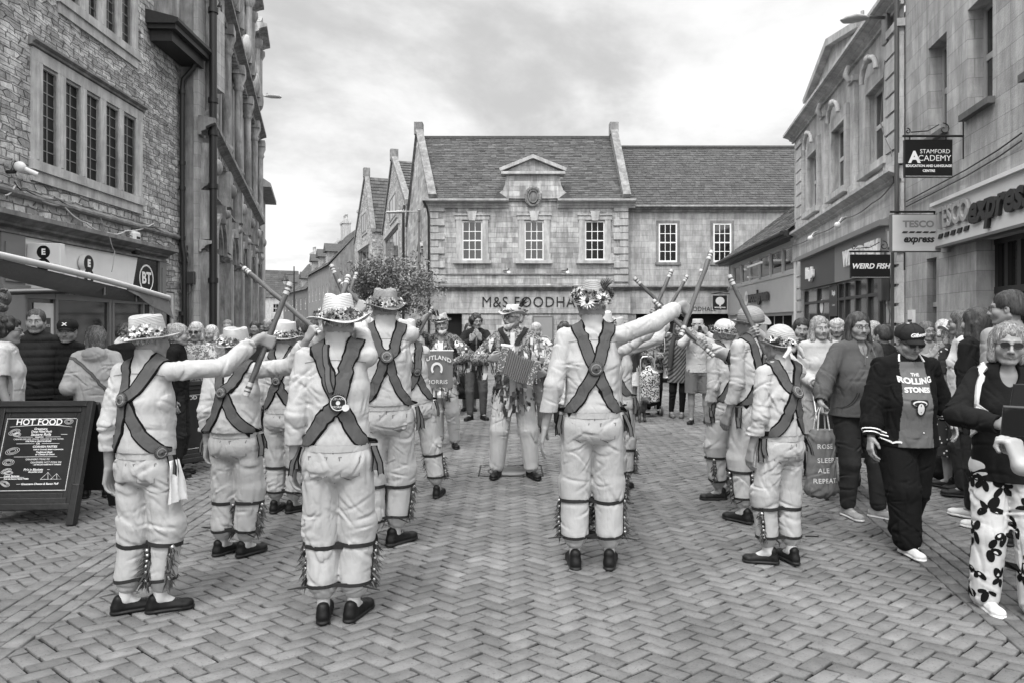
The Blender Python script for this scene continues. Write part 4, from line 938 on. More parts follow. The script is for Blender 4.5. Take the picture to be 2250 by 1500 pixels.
M_lglass = mat('leaded_glass', .012, .3, .6, 1.2, spec=.2)
M_wht = G(.62, 'paint'); M_blk = G(.015, 'paint'); M_lead = G(.03, 'leather')
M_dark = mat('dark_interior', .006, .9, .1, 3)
def wframe(x0, Y0, dx, dy):
    """px-> wall coordinates for a wall starting at (x0, Y0) running along (dx, dy)"""
    L_ = math.hypot(dx, dy); dx, dy = dx / L_, dy / L_
    def f(px, py=None):
        k = (px - CX) / F; s = (k * Y0 - x0) / (dx - k * dy); Yd = Y0 + s * dy
        return (s, CH - (py - HY) / F * Yd) if py is not None else s
    return f, math.atan2(dy, dx)
def wall(mb, x0, x1, z0, z1, holes=(), y=0, dep=.22, m=0, mrev=0):
    """front face at y with rectangular openings (x0, x1, z0, z1) and their reveals"""
    xs = sorted({x0, x1, *[h[0] for h in holes], *[h[1] for h in holes]}); zs = sorted({z0, z1, *[h[2] for h in holes], *[h[3] for h in holes]})
    xs = [x for x in xs if x0 <= x <= x1]; zs = [z for z in zs if z0 <= z <= z1]
    for a, b in zip(xs, xs[1:]):
        for c, d in zip(zs, zs[1:]):
            if any(h[0] < (a + b) / 2 < h[1] and h[2] < (c + d) / 2 < h[3] for h in holes): continue
            mb.add([(a, y, c), (b, y, c), (b, y, d), (a, y, d)], [(0, 1, 2, 3)], m)
    for (a, b, c, d) in [h[:4] for h in holes]:
        mb.add([(a, y, c), (a, y + dep, c), (a, y + dep, d), (a, y, d)], [(0, 1, 2, 3)], mrev); mb.add([(b, y, c), (b, y + dep, c), (b, y + dep, d), (b, y, d)], [(3, 2, 1, 0)], mrev)
        mb.add([(a, y, d), (b, y, d), (b, y + dep, d), (a, y + dep, d)], [(3, 2, 1, 0)], mrev); mb.add([(a, y, c), (b, y, c), (b, y + dep, c), (a, y + dep, c)], [(0, 1, 2, 3)], mrev)
def window(parent, x0, x1, z0, z1, y=.10, cols=3, rows=4, fr=.05, bar=.022, v=.62, sash=True, glass=None, lead=False):
    o = MB(); yb = y + .05
    for (a, b, c, d) in ((x0, x0 + fr, z0, z1), (x1 - fr, x1, z0, z1), (x0 + fr, x1 - fr, z0, z0 + fr * 1.3), (x0 + fr, x1 - fr, z1 - fr, z1)): o.box(a, b, y, yb, c, d)
    ix0, ix1, iz0, iz1 = x0 + fr, x1 - fr, z0 + fr * 1.3, z1 - fr
    for i in range(1, cols): xx = ix0 + (ix1 - ix0) * i / cols; o.box(xx - bar / 2, xx + bar / 2, y + .012, y + .032, iz0, iz1)
    for j in range(1, rows):
        zz = iz0 + (iz1 - iz0) * j / rows; th = bar * (1.9 if sash and j * 2 == rows else 1); o.box(ix0, ix1, y + (.008 if th > bar else .0135), y + .034, zz - th / 2, zz + th / 2)
    w_ = o.build('window', [G(v, 'paint') if not lead else G(.20, 'paint')], parent)
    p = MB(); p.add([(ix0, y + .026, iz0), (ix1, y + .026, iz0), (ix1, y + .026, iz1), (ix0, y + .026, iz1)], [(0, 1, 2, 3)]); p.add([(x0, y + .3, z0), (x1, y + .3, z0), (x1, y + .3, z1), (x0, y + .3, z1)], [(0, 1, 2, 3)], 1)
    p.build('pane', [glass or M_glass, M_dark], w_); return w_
def roofcourses(x0, x1, p0, p1, rows, wid, mats, rng, over=.0, skip=None):
    """stone slates from eave p0=(y,z) up to ridge p1=(y,z)"""
    mb = MB(); e = Vector((0, p1[0] - p0[0], p1[1] - p0[1])); L_ = e.length; e.normalize(); nn_ = Vector((0, -e.z, e.y)); 
    if nn_.z < 0: nn_ = -nn_
    h = L_ / rows
    for r in range(rows):
        x = x0 - rng.uniform(0, wid)
        while x < x1:
            wd = wid * rng.uniform(.6, 1.45); a, b = max(x, x0), min(x + wd - .012, x1); x += wd
            if b - a < .02: continue
            s0 = h * r - .02 + rng.uniform(-.012, .012); s1 = h * (r + 1) + .04; th = .028 + rng.uniform(-.006, .012); base = Vector((0, p0[0], p0[1])); lift = rng.uniform(0, .008)
            P0 = base + e * s0; P1 = base + e * s1; c = .5 + rng.gauss(0, .2); c = 1.9 if rng.random() < .022 else max(0, min(1, c))
            v = [Vector((a, 0, 0)) + P0, Vector((b, 0, 0)) + P0, Vector((b, 0, 0)) + P0 + nn_ * (th + lift), Vector((a, 0, 0)) + P0 + nn_ * (th + lift * .4), Vector((b, 0, 0)) + P1 + nn_ * .006, Vector((a, 0, 0)) + P1 + nn_ * .006]
            mb.add(v, [(0, 1, 2, 3), (3, 2, 4, 5), (0, 3, 5), (1, 4, 2)], 0, c)
    return mb
def cornice(mb, x0, x1, z, prof, m=0, ends=True, y=0):
    """profile: list of (out, up) from wall, extruded along x"""
    n = len(prof); v = [(x0, y - o, z + u) for o, u in prof] + [(x1, y - o, z + u) for o, u in prof]
    mb.add(v, [(i, i + n, i + 1 + n, i + 1) for i in range(n - 1)], m)
    if ends: mb.add(v, [tuple(range(n - 1, -1, -1)), tuple(range(n, 2 * n))], m)
CORN = [(0, 0), (.05, .0), (.05, .06), (.12, .10), (.12, .14), (.20, .19), (.28, .22), (.28, .30), (.0, .33)]
def scl(p, a, b): return [(o * a, u * b) for o, u in p]
def wallbox(name, parent, mats, x0, x1, z1, depth, z0=-.8, holes=(), gable=None, backs=True):
    w_ = MB(); wall(w_, x0, x1, z0, z1, holes, mrev=1)
    w_.add([(x0, 0, z0), (x0, depth, z0), (x0, depth, z1), (x0, 0, z1)], [(0, 1, 2, 3)]); w_.add([(x1, 0, z0), (x1, depth, z0), (x1, depth, z1), (x1, 0, z1)], [(3, 2, 1, 0)])
    w_.add([(x0, depth, z0), (x1, depth, z0), (x1, depth, z1), (x0, depth, z1)], [(3, 2, 1, 0)]); w_.add([(x0, .32, z1), (x1, .32, z1), (x1, depth, z1), (x0, depth, z1)], [(0, 1, 2, 3)])
    return w_.build(name, mats, parent)
# ------------------------------------------------------------ left: rubble-stone building with the phone shop
fA, aA = wframe(-7.5, 0, -.03, 1)
bA = empty('stone_building', (-7.5, 0, 0), aA, 'old rubble stone building with leaded mullioned windows above the phone shop', 'building')
xa_end = fA(398); gx = fA(338)
def lights(parent, f, cols, zb, zt, v=.2):
    for (a, b) in cols: window(parent, f(a) - .02, f(b) + .05, zb, zt, y=.025, cols=2, rows=8, fr=.028, bar=.014, lead=True, sash=False, glass=M_lglass)
W1 = [(93, 121), (144, 171), (190, 214), (233, 256), (272, 293)]; W2 = [(150, 168), (194, 209), (233, 249), (268, 283)]
z1b, z1t, z2b, z2t = 4.28, 5.92, 7.32, 9.0
shop0, shop1 = fA(-160), fA(352); shz = 2.12
W1 = [(a - 3, b + 3) for a, b in W1]; W2 = [(a - 3, b + 3) for a, b in W2]
holes = [(fA(a), fA(b), z1b, z1t) for a, b in W1] + [(fA(a), fA(b), z2b, z2t) for a, b in W2] + [(shop0 + .35, shop1 - .35, .05, shz), (fA(362), fA(384), .0, 2.35)]
wm = MB(); wall(wm, -3, gx, -.3, 12, [h for h in holes if h[1] < gx], dep=.2, mrev=1); wall(wm, gx, xa_end, -.3, 8.15, [h for h in holes if h[0] > gx], dep=.2, mrev=1)
wm.box(gx - .3, gx, .02, 7, 8.0, 12.0, 0); wm.add([(xa_end, 0, -.3), (xa_end, 8, -.3), (xa_end, 8, 8.15), (xa_end, 0, 8.15)], [(3, 2, 1, 0)])
wm.add([(-3, 8, 12), (gx, 8, 12), (gx, 0.01, 12), (-3, 0.01, 12)], [(0, 1, 2, 3)]); wm.add([(-3, 8, -.3), (xa_end, 8, -.3), (xa_end, 8, 8.15), (-3, 8, 8.15)], [(3, 2, 1, 0)]); wm.box(-3.1, -3, 0.02, 8, -.3, 12)
wm.build('wall', [M_rub, M_trim], bA)
sr = roofcourses(gx, xa_end, (-.2, 8.12), (3.5, 11.5), 22, .3, [M_slate], random.Random(4)); sr.build('roof', [M_slate], bA)
sur = MB()                                             # dressed stone surrounds, mullions and sills
for Wd, zb, zt, hood in ((W1, z1b, z1t, True), (W2, z2b, z2t, False)):
    a, b = fA(Wd[0][0]), fA(Wd[-1][1]); t = .26
    segs = [(a - t, a)] + [(fA(p[1]), fA(q[0])) for p, q in zip(Wd, Wd[1:])] + [(b, b + t)]
    for (s0, s1) in segs:
        sur.box(s0, s1, -.035, .08, zb, zt)
        if s1 - s0 < .5:
            sur.tube([((s0 + s1) / 2, -.02, zb + .02), ((s0 + s1) / 2, -.02, zt - .02)], .04, 8)
    sur.box(a - t, b + t, -.038, .10, zt, zt + .20); sur.box(a - t - .04, b + t + .04, -.075, .12, zb - .16, zb - .003)
    sur.box(a - t, b + t, -.037, .0, zb - .34, zb - .163)
    for p in Wd: sur.box(fA(p[0]), fA(p[1]), .0, .085, zt - .05, zt - .003)
    if hood: cornice(sur, a - t - .06, b + t + .06, zt + .21, [(0, 0), (.07, .01), (.07, .05), (.13, .08), (.13, .11), (0, .17)], 1)
sur.build('window_surround', [M_trim, M_trimD], bA)
lights(bA, fA, W1, z1b, z1t); lights(bA, fA, W2, z2b, z2t)
lg = MB(); cornice(lg, -3, xa_end, 3.60, [(0, 0), (.05, 0), (.09, .04), (.09, .08), (0, .14)], 0)
lg.build('string_course', [M_trimD], bA)
# dark lead gutter over the lower eave
gt = MB(); g0 = fA(322); gt.box(g0, xa_end + .2, -.62, -.02, 8.03, 8.13, 0); gt.box(g0 + .1, xa_end + .1, -.50, -.03, 7.80, 8.027, 0); cornice(gt, g0 - .06, xa_end + .28, 8.13, [(0, 0), (.62, 0), (.70, .05), (.70, .12), (.60, .15), (0, .30)], 0)
gt.build('gutter', [M_lead], bA)
dp = MB(); xd = fA(391); dp.tube([(xd, -.45, 7.95), (xd, -.35, 7.7), (xd, -.12, 7.45), (xd, -.10, 7.2), (xd, -.10, 3.5), (xd + .02, -.14, 3.2), (xd + .02, -.14, 0)], .055, 10); 
for z in (7.1, 5.4, 4.8, 3.6, 1.8): dp.tube([(xd, -.10, z), (xd, -.10, z + .09)], .075, 10)
tag(dp.build('drainpipe', [M_blk]), 'black cast iron drainpipe at the end of the rubble stone wall', 'drainpipe').matrix_world = bA.matrix_basis
# shopfront
sf = MB(); fz0, fz1 = 2.16, 2.98
xs0 = fA(38); xs1 = fA(347)
cornice(sf, -3, fA(352) + .15, 3.03, scl(CORN, 1.25, .9), 0); sf.box(-3, fA(352), -.16, -.004, 2.99, 3.027, 0)
sf.build('shop_cornice', [M_trimD], bA)
for (a, b) in ((fA(352) - .30, fA(352)), (fA(38) - .55, fA(38) - .02)):
    pl = MB(); pl.box(a, b, -.14, -.004, 0, 2.986); pl.box(a + .07, b - .07, -.165, -.143, .5, 2.1); pl.box(a + .07, b - .07, -.165, -.143, 2.25, 2.85); pl.box(a - .04, b + .04, -.2, -.002, 2.12, 2.2); pl.build('pilaster', [G(.17, 'paint')], bA)

fs = MB(); xb = fA(352) - .32
fs.box(fA(38), xb - 1.25, -.10, -.004, fz0, fz1, 0); fs.prism([(xb - 1.248, fz0), (xb - 1.248 + .0, fz1), (xb - .86, fz1), (xb - 1.12, fz0)], -.10, -.004, 0); fs.prism([(xb - 1.118, fz0), (xb - .858, fz1), (xb, fz1), (xb, fz0)], -.10, -.004, 1)
fso = fs.build('fascia', [G(.72, 'paint'), G(.006, 'gloss')], bA)
tb = MB(); cxb = xb - .50
vs, fc = disc2(cxb, 2.57, .30, 36, .262); tb.add([(x, -.104, z) for x, z in vs], fc, 0); text_on(tb, 'BT', .34, (cxb, -.104, 2.57), bold=.012); tb.build('phone_logo', [G(.8, 'paint')], fso)
def edisc(parent, x, y, z, r, face=(0, -1), two=True):
    d = MB()
    for k, (dz) in enumerate((0,) + ((-.78 * r * 2,) if two else ())):
        vs, fc = disc2(0, 0, r, 32)
        if face == (0, -1):
            d.lathe([(r, 0), (r, .10)], n=32, m=2); d.v[-64:] = [(x + p[0], y + .10 - p[2], z + dz + p[1]) for p in d.v[-64:]]
            d.add([(x + a, y - .001 - k * .0005, z + dz + b) for a, b in vs], fc, 0); text_on(d, 'E', r * 1.15, (x, y - .004, z + dz), bold=.012, m=1)
        else:
            d.add([(x, y + a, z + dz + b) for a, b in vs], fc, 0)
    return d
d = edisc(fso, fA(168), -.22, 2.69, .15); d.build('disc_sign', [G(.006, 'gloss'), G(.75, 'paint'), G(.6, 'paint')], fso)
bx = empty('box_sign', (0, 0, 0), 0, 'white box sign with black E discs projecting over the phone shop', 'sign'); bx.matrix_basis = bA.matrix_basis.copy()
b_ = MB(); x_b = fA(42); b_.box(x_b, x_b + .12, -.64, -.12, 2.40, 2.88, 0, b=.008); b_.box(x_b - .01, x_b + .14, -.66, -.11, 2.26, 2.385, 1, b=.006); bo_ = b_.build('sign_box', [G(.6, 'paint'), G(.008, 'gloss')], bx)
t_ = MB()
for k, zc in enumerate((2.74, 2.54)):
    vs, fc = disc2(0, 0, .105, 30); xx = x_b - .003 - .001 * (1 - k); t_.add([(xx, -.38 - a, zc + b) for a, b in vs], fc, 0); text_on(t_, 'E', .13, (xx - .002, -.38, zc), ux=(0, -1, 0), m=1, bold=.005)
text_on(t_, 'Recycle phones', .045, (x_b - .014, -.36, 2.32), ux=(0, -1, 0), m=1); t_.build('lettering', [G(.006, 'gloss'), G(.75, 'paint')], bo_)
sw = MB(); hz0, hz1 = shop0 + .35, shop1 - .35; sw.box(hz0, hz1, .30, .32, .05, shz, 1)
mull = [fA(18), fA(60), fA(128), fA(245), fA(252), fA(318)]
for xm in mull: sw.box(xm - .035, xm + .035, .02, .10, .05, shz, 0)
sw.box(hz0, hz1, .025, .095, shz - .10, shz, 0); sw.box(hz0, hz1, .028, .12, .05, .5, 0); sw.build('shop_window', [G(.14, 'paint'), M_dark], bA)
sg = MB(); sg.add([(hz0, .07, .5), (hz1, .07, .5), (hz1, .07, shz - .1), (hz0, .07, shz - .1)], [(0, 1, 2, 3)]); sg.build('shop_pane', [mat('shop_glass', .02, .05, .3, 2, spec=.8)], bA)
pst = MB(); pst.box(fA(82), fA(126), .055, .062, .6, 1.95, 0); pst.box(fA(90), fA(118), .050, .0545, .75, 1.70, 1); text_on(pst, 'Phones', .10, ((fA(90) + fA(118)) / 2, .048, 1.58), m=0); tag(pst.build('window_poster', [G(.5, 'paint'), G(.05, 'paint')]), 'tall white poster panel with a dark advert in the phone shop window', 'poster').matrix_world = bA.matrix_basis
wd = MB(); a, b = fA(362), fA(384); window(bA, a, b, .02, 2.33, y=.03, cols=1, rows=1, fr=.09, v=.55, sash=False); wd.box(a + .09, b - .09, .012, .029, 1.86, 1.94); wd.build('door_bar', [G(.55, 'paint')], bA)
# things fixed to the wall
def onA(name, mb, mats, label, cat, group=None):
    o = mb.build(name, mats); tag(o, label, cat, group); o.matrix_world = bA.matrix_basis; return o
al = MB(); xl = fA(287); al.box(xl - .13, xl + .13, -.16, -.002, 3.12, 3.52, 0, b=.05); al.box(xl - .09, xl + .09, -.17, -.03, 3.04, 3.13, 1, b=.03); al.box(xl - .07, xl + .07, -.1645, -.161, 3.36, 3.41, 1); onA('alarm_box', al, [G(.6, 'paint'), M_blk], 'white burglar alarm box on the stone wall above the shop cornice', 'alarm')
cm = MB(); xc = fA(15); cm.tube([(xc, -.002, 3.95), (xc, -.12, 3.95), (xc, -.14, 4.02)], .03, 8, 1); cm.ball((xc, -.2, 4.03), .085, 8, 0); cm.tube([(xc, -.2, 4.03), (xc + .1, -.4, 3.93)], .04, 10, 0); cm.tube([(xc + .02, -.05, 3.98), (xc + .1, -.06, 4.14), (xc + .22, -.06, 4.1)], .012, 5, 1); onA('wall_camera', cm, [G(.62, 'paint'), M_blk], 'white security camera bracket on the stone wall beside the mullioned window', 'camera')
rc = random.Random(3)
for k, (pts, r_, v_) in enumerate([([(0, 430), (25, 405), (60, 428), (130, 452), (180, 490), (230, 512), (268, 508), (330, 492)], .014, .45), ([(20, 400), (45, 418), (120, 440), (200, 475), (330, 500), (400, 523)], .012, .05), ([(180, 480), (200, 520), (212, 552), (205, 598)], .008, .3), ([(270, 515), (330, 530), (380, 548), (388, 575)], .009, .08)]):
    cb_ = MB(); P3 = []
    for (a, b) in pts: s_, z_ = fA(a, b); P3.append((s_, -.07 - .01 * k if k != 2 else -.34, z_))
    Q = []
    for p, q in zip(P3, P3[1:]):
        for t in range(6): u = t / 6; Q.append((p[0] + (q[0] - p[0]) * u, p[1], p[2] + (q[2] - p[2]) * u - .05 * math.sin(math.pi * u)))
    cb_.tube(Q + [P3[-1]], r_, 6); onA('wall_cable', cb_, [G(v_, 'paint')], ['pale cable sagging across the stone wall under the big mullioned window', 'black cable running along the dark string course', 'thin loose wire hanging down over the white fascia', 'dark cable looping down right of the white alarm box'][k], 'cable')
# ------------------------------------------------------------ left: carved Victorian building
M_carv = mat('carved_stone', .30, .9, .22, 3, .8, 22, streak=.5)
fB, aB = wframe(-7.60, 16.62, -.29, 1)
bB = empty('carved_building', (-7.60, 16.62, 0), aB, 'tall carved Victorian stone building with cornices, columns and ground floor arches', 'building')
LB = 17.0; bays = 5; bwd = (LB - .6) / bays; hB = []
for i in range(bays):
    c = .6 + bwd * (i + .5); hB.append((c - .75, c + .75, .3, 4.0)); hB += [(c - .55, c + .55, 7.3, 9.8)]
wallbox('wall', bB, [M_carv, M_carv], 0, LB, 10.5, 12, holes=hB, z0=-.8)
o_ = MB()
big = scl(CORN, 1.35, 1.4)
cornice(o_, -.25, LB + .2, 6.15, big); cornice(o_, -.25, LB + .2, 10.35, scl(CORN, 1.6, 1.4)); cornice(o_, 0, LB, 4.85, scl(CORN, .6, .6))
for k in range(int(LB / .34)): o_.box(.1 + k * .34, .26 + k * .34, -.24, -.003, 6.02, 6.146); o_.box(.1 + k * .34, .26 + k * .34, -.24, -.003, 10.2, 10.346)
o_.build('cornice', [M_trimD], bB)
for i in range(bays + 1):
    x = .32 + bwd * i; p = MB(); p.box(x - .34, x + .34, -.36, -.004, -.5, 3.35); p.box(x - .42, x + .42, -.44, -.004, -.6, .5); cornice(p, x - .46, x + .46, 3.35, scl(CORN, 1.0, .9)); p.box(x - .36, x + .36, -.30, -.004, 3.66, 4.85); p.box(x - .3, x + .3, -.34, -.004, 5.0, 6.02)
    p.lathe([(.10, 0), (.14, .08), (.12, .18), (.05, .3), (.03, .42)], (x, -.26, 6.62), 10)
    p.tube([(x, -.2, 6.7), (x, -.2, 9.5)], .13, 12); p.lathe([(.13, 0), (.19, .12), (.15, .22), (.24, .45), (.24, .55)], (x, -.2, 9.5), 12); p.box(x - .28, x + .28, -.42, -.003, 10.05, 10.34); p.lathe([(.16, 0), (.2, .1), (.14, .25)], (x, -.2, 6.62), 12)
    p.ball((x, -.36, 5.5), .16, 8, 0, sc=(1, .8, 1.3)); p.build('pilaster', [M_carv], bB)
for i in range(bays):
    c = .6 + bwd * (i + .5)
    a_ = MB(); n = 14                                   # arch ring with keystone over the ground floor opening
    for k in range(n):
        t0, t1 = math.pi * k / n, math.pi * (k + 1) / n
        for (r0_, r1_, y0_, y1_) in ((.72, .95, -.18, -.002), (.95, 1.08, -.26, -.002)):
            P8 = [(c + math.cos(t) * r, yy, 3.55 + math.sin(t) * r) for t in (t0, t1) for r in (r0_, r1_) for yy in (y0_, y1_)]
            a_.add(P8, [(0, 2, 6, 4), (1, 5, 7, 3), (0, 4, 5, 1), (2, 3, 7, 6)])
    a_.box(c - .13, c + .13, -.34, -.002, 4.35, 4.84); a_.ball((c, -.34, 4.62), .13, 8, 0); a_.build('arch', [M_carv], bB)
    window(bB, c - .75, c + .75, .3, 4.0, y=.25, cols=2, rows=3, fr=.09, bar=.05, v=.05, sash=False); window(bB, c - .55, c + .55, 7.3, 9.8, y=.15, cols=1, rows=2, fr=.07, v=.3)
for i in range(3):
    x = (4.4, 8.6, 12.4)[i]; p = MB(); p.box(x - .9, x + .9, -.3, .6, 10.85, 13.3); cornice(p, x - 1.15, x + 1.15, 13.3, scl(CORN, 1.9, 1.6), y=-.3); p.prism([(x - 1.1, 13.85), (x + 1.1, 13.85), (x, 14.5)], -.6, .3)
    for sg_ in (-1, 1): p.tube([(x + sg_ * .62, -.42, 10.9), (x + sg_ * .62, -.42, 12.9)], .13, 10); p.lathe([(.14, 0), (.24, .2), (.24, .35)], (x + sg_ * .62, -.42, 12.9), 10); p.ball((x + sg_ * 1.0, -.4, 11.3), .3, 8, sc=(1, .6, 1.6))
    p.build('dormer', [M_carv], bB)
dp = MB(); x = .0; dp.tube([(x, -.30, 10.2), (x, -.30, 5.0), (x, -.30, 0)], .09, 12)
for z in (9.2, 7.0, 6.2, 4.9, 2.6): dp.tube([(x, -.30, z), (x, -.30, z + .12)], .12, 12)
o = dp.build('drainpipe', [M_blk]); tag(o, 'thick dark drainpipe at the near corner of the carved building', 'drainpipe'); o.matrix_world = bB.matrix_basis
# the plain return wall between the two, facing the square
rw = MB(); rw.box(-8.35, -7.58, 16.50, 16.9, -.2, 10.4, 0); rw.box(-8.02, -7.70, 16.47, 16.497, -.2, 9.9, 1); rw.box(-8.3, -7.4, 16.3, 16.9, 10.4, 10.9, 1); rw.box(-8.6, -8.0, 16.9, 19, 8, 12.5, 0)
o = rw.build('buttress_wall', [M_ash2, M_trimD]); tag(o, 'narrow grey return wall between the rubble building and the carved building', 'wall')
mbx = MB(); mbx.box(-8.02, -7.80, 16.36, 16.46, 3.05, 3.5, 0, b=.03); mbx.box(-7.88, -7.62, 16.36, 16.46, 2.55, 2.86, 0, b=.02)
for k, (cx_, cz_, rr) in enumerate(((-7.92, 3.15, .26), (-7.92, 3.05, .22), (-7.85, 2.6, .3))):
    mbx.tube([(cx_ + math.cos(a) * rr * .7, 16.40 - .01 * k, cz_ + math.sin(a) * rr) for a in [2 * math.pi * i / 20 for i in range(21)]], .014, 6, 1)
mbx.tube([(-8.2, 16.42, 3.7), (-8.05, 16.40, 3.6), (-8.0, 16.4, 3.3)], .016, 6, 1); mbx.tube([(-7.75, 16.42, 2.6), (-7.75, 16.42, 0)], .03, 6, 1)
tag(mbx.build('cable_box', [G(.04, 'paint'), G(.1, 'paint')]), 'dark cable boxes with coiled wires on the narrow return wall', 'cable box')
# ------------------------------------------------------------ centre: food hall
bM = empty('food_hall', (-4.32, 36, -.6), 0, 'wide two storey stone food hall with pediment gable and slate roof', 'building')
fM, _ = wframe(-4.32, 36, 1, 0)
def zm(py): return CH - (py - HY) / F * 36 + .6
WM = 10.45; xw = [(fM(1015), fM(1060)), (fM(1152), fM(1195)), (fM(1285), fM(1329))]; zwb, zwt = zm(573), zm(486)
hM = [(a, b, zwb, zwt) for a, b in xw]; zf0, zf1 = zm(688), zm(641)
shopM = [(fM(955) + .02, fM(1015), .0, zf0 - .05), (fM(1345), WM - .9, .0, zf0 - .05)]
D8_ = 9.0; ez = zm(440); rz_ = 2.2 + (HY - 287) / F * 40.5
wm = MB(); wall(wm, 0, WM, -.2, ez, hM + shopM, dep=.25, mrev=1)
# left side wall with the gable, running back along the street
bk = (-.29 * D8_, D8_)
wm.add([(0, 0, -.2), (bk[0], bk[1], -.2), (bk[0], bk[1], ez), (bk[0] / 2, bk[1] / 2, rz_), (0, 0, ez)], [(4, 3, 2, 1, 0)]); wm.add([(WM, 0, -.2), (WM, D8_, -.2), (WM, D8_, ez), (WM, D8_ / 2, rz_), (WM, 0, ez)], [(0, 1, 2, 3, 4)])
wm.build('wall', [M_ash, M_trim], bM)
rm = roofcourses(0, WM, (-.12, ez + .02), (D8_ / 2, rz_ - .45), 36, .32, None, random.Random(8))
V_ = []                                                 # shear the slates so the left verge follows the skewed gable
for (x, y, z) in rm.v: V_.append((x + bk[0] / D8_ * y * (1 - x / WM), y, z))
rm.v = V_; ro = rm.build('roof', [M_slate], bM); rb_ = MB(); rb_.add([(bk[0] / 2, D8_ / 2, rz_ - .5), (WM, D8_ / 2, rz_ - .5), (WM, D8_, ez), (bk[0], bk[1], ez)], [(0, 1, 2, 3)]); rb_.add([(bk[0] / 2, D8_ / 2, rz_ - .5), (WM, D8_ / 2, rz_ - .5), (WM, 0, ez - .05), (0, 0, ez - .05)], [(3, 2, 1, 0)]); rb_.box(bk[0] / 2 + .1, WM, D8_ / 2 - .12, D8_ / 2 + .12, rz_ - .5, rz_ - .36, 0); rb_.build('roof_back', [M_slate], ro)
cp = MB()
def coping(x0, y0, z0, x1, y1, z1, wd=.42, th=.2):
    e = Vector((x1 - x0, y1 - y0, z1 - z0)); L_ = e.length; e.normalize(); sx = Vector((1, 0, 0)); up_ = sx.cross(e).normalized(); up_ = up_ if up_.z > 0 else -up_; A_, B_ = Vector((x0, y0, z0)), Vector((x1, y1, z1)); vs = []
    for P in (A_, B_):
        for (a, b) in ((-.5, -1.4), (.5, -1.4), (.5, 1), (-.5, 1)): vs.append(P + sx * wd * a + up_ * th * b)
    cp.add(vs, [(0, 1, 5, 4), (1, 2, 6, 5), (2, 3, 7, 6), (3, 0, 4, 7), (3, 2, 1, 0), (4, 5, 6, 7)])
coping(.16, -.15, ez + .12, bk[0] / 2 + .12, D8_ / 2, rz_); cp_l = cp; cp = MB(); coping(WM - .1, -.15, ez + .12, WM - .1, D8_ / 2, rz_)
cp_l.box(bk[0] / 2 - .15, bk[0] / 2 + .35, D8_ / 2 - .3, D8_ / 2 + .3, rz_ - .3, rz_ + .42); cp.box(WM - .35, WM + .15, D8_ / 2 - .3, D8_ / 2 + .3, rz_ - .3, rz_ + .42); cp.build('coping', [M_trimD], bM); cp = cp_l
coping(bk[0] / 2 + .12, D8_ / 2, rz_, bk[0] + .12, bk[1], ez); cp.build('coping', [M_trimD], bM)
for (a, b) in ((-.35, fM(1118)), (fM(1225), WM + .35)):
    tr = MB(); cornice(tr, a, b, ez - .42, [(0, 0), (.10, .0), (.10, .10), (.16, .12), (.16, .22), (.34, .26), (.44, .32), (.44, .42), (0, .45)], 0)
    k = a
    while k < b - .08: tr.box(k, k + .06, -.17, -.09, ez - .33, ez - .24, 0); k += .12
    tr.build('eaves_cornice', [G(.34, 'stone')], bM)
# shaped parapet with pediment, scrolls and cartouche
pd = MB(); pc = fM(1171); ph = fM(1236) - pc; pz0 = ez - .25; pz1 = zm(385)
wp = [(pc - ph * 1.18, pz0 + .2), (pc - ph * 1.18, pz0 + .55), (pc - ph * 1.02, pz0 + .75), (pc - ph * .94, pz0 + 1.05), (pc - ph * .90, pz1), (pc + ph * .90, pz1), (pc + ph * .94, pz0 + 1.05), (pc + ph * 1.02, pz0 + .75), (pc + ph * 1.18, pz0 + .55), (pc + ph * 1.18, pz0 + .2)]
pd.prism(wp, -.10, .35, 0); pd.prism([(pc - ph * 1.35, ez - .02), (pc - ph * .78, ez - .02), (pc - ph * 1.18, ez + .42)], -.12, 1.2, 1); pd.prism([(pc + ph * .78, ez - .02), (pc + ph * 1.35, ez - .02), (pc + ph * 1.18, ez + .42)], -.12, 1.2, 1)
pd.box(pc - ph * 1.08, pc + ph * 1.08, -.30, .4, pz1, pz1 + .14, 2); pa = zm(346)
pd.prism([(pc - ph * .98, pz1 + .142), (pc + ph * .98, pz1 + .142), (pc, pa - .12)], -.12, .3, 0)
for sg_ in (-1, 1): pd.prism([(pc + sg_ * ph * 1.1, pz1 + .142), (pc, pa - .11), (pc, pa + .08), (pc + sg_ * ph * 1.14, pz1 + .30)][::sg_], -.32, .4, 2)
pd.build('pediment', [M_ash, M_slate, M_trim], bM)
ct = MB(); cz = zm(434); rr = random.Random(2)
ct.ball((pc, -.10, cz), .3, 12, 0, sc=(1, .35, 1.2))
for k in range(26):
    a = 2 * math.pi * k / 26; ct.ball((pc + math.cos(a) * .36, -.14, cz + math.sin(a) * .46), rr.uniform(.07, .12), 6, 0, sc=(1, .7, 1))
ct.tube([(pc + math.cos(a) * .24, -.21, cz + math.sin(a) * .32) for a in [2 * math.pi * i / 18 for i in range(19)]], .035, 6); ct.build('cartouche', [M_trimD], bM)
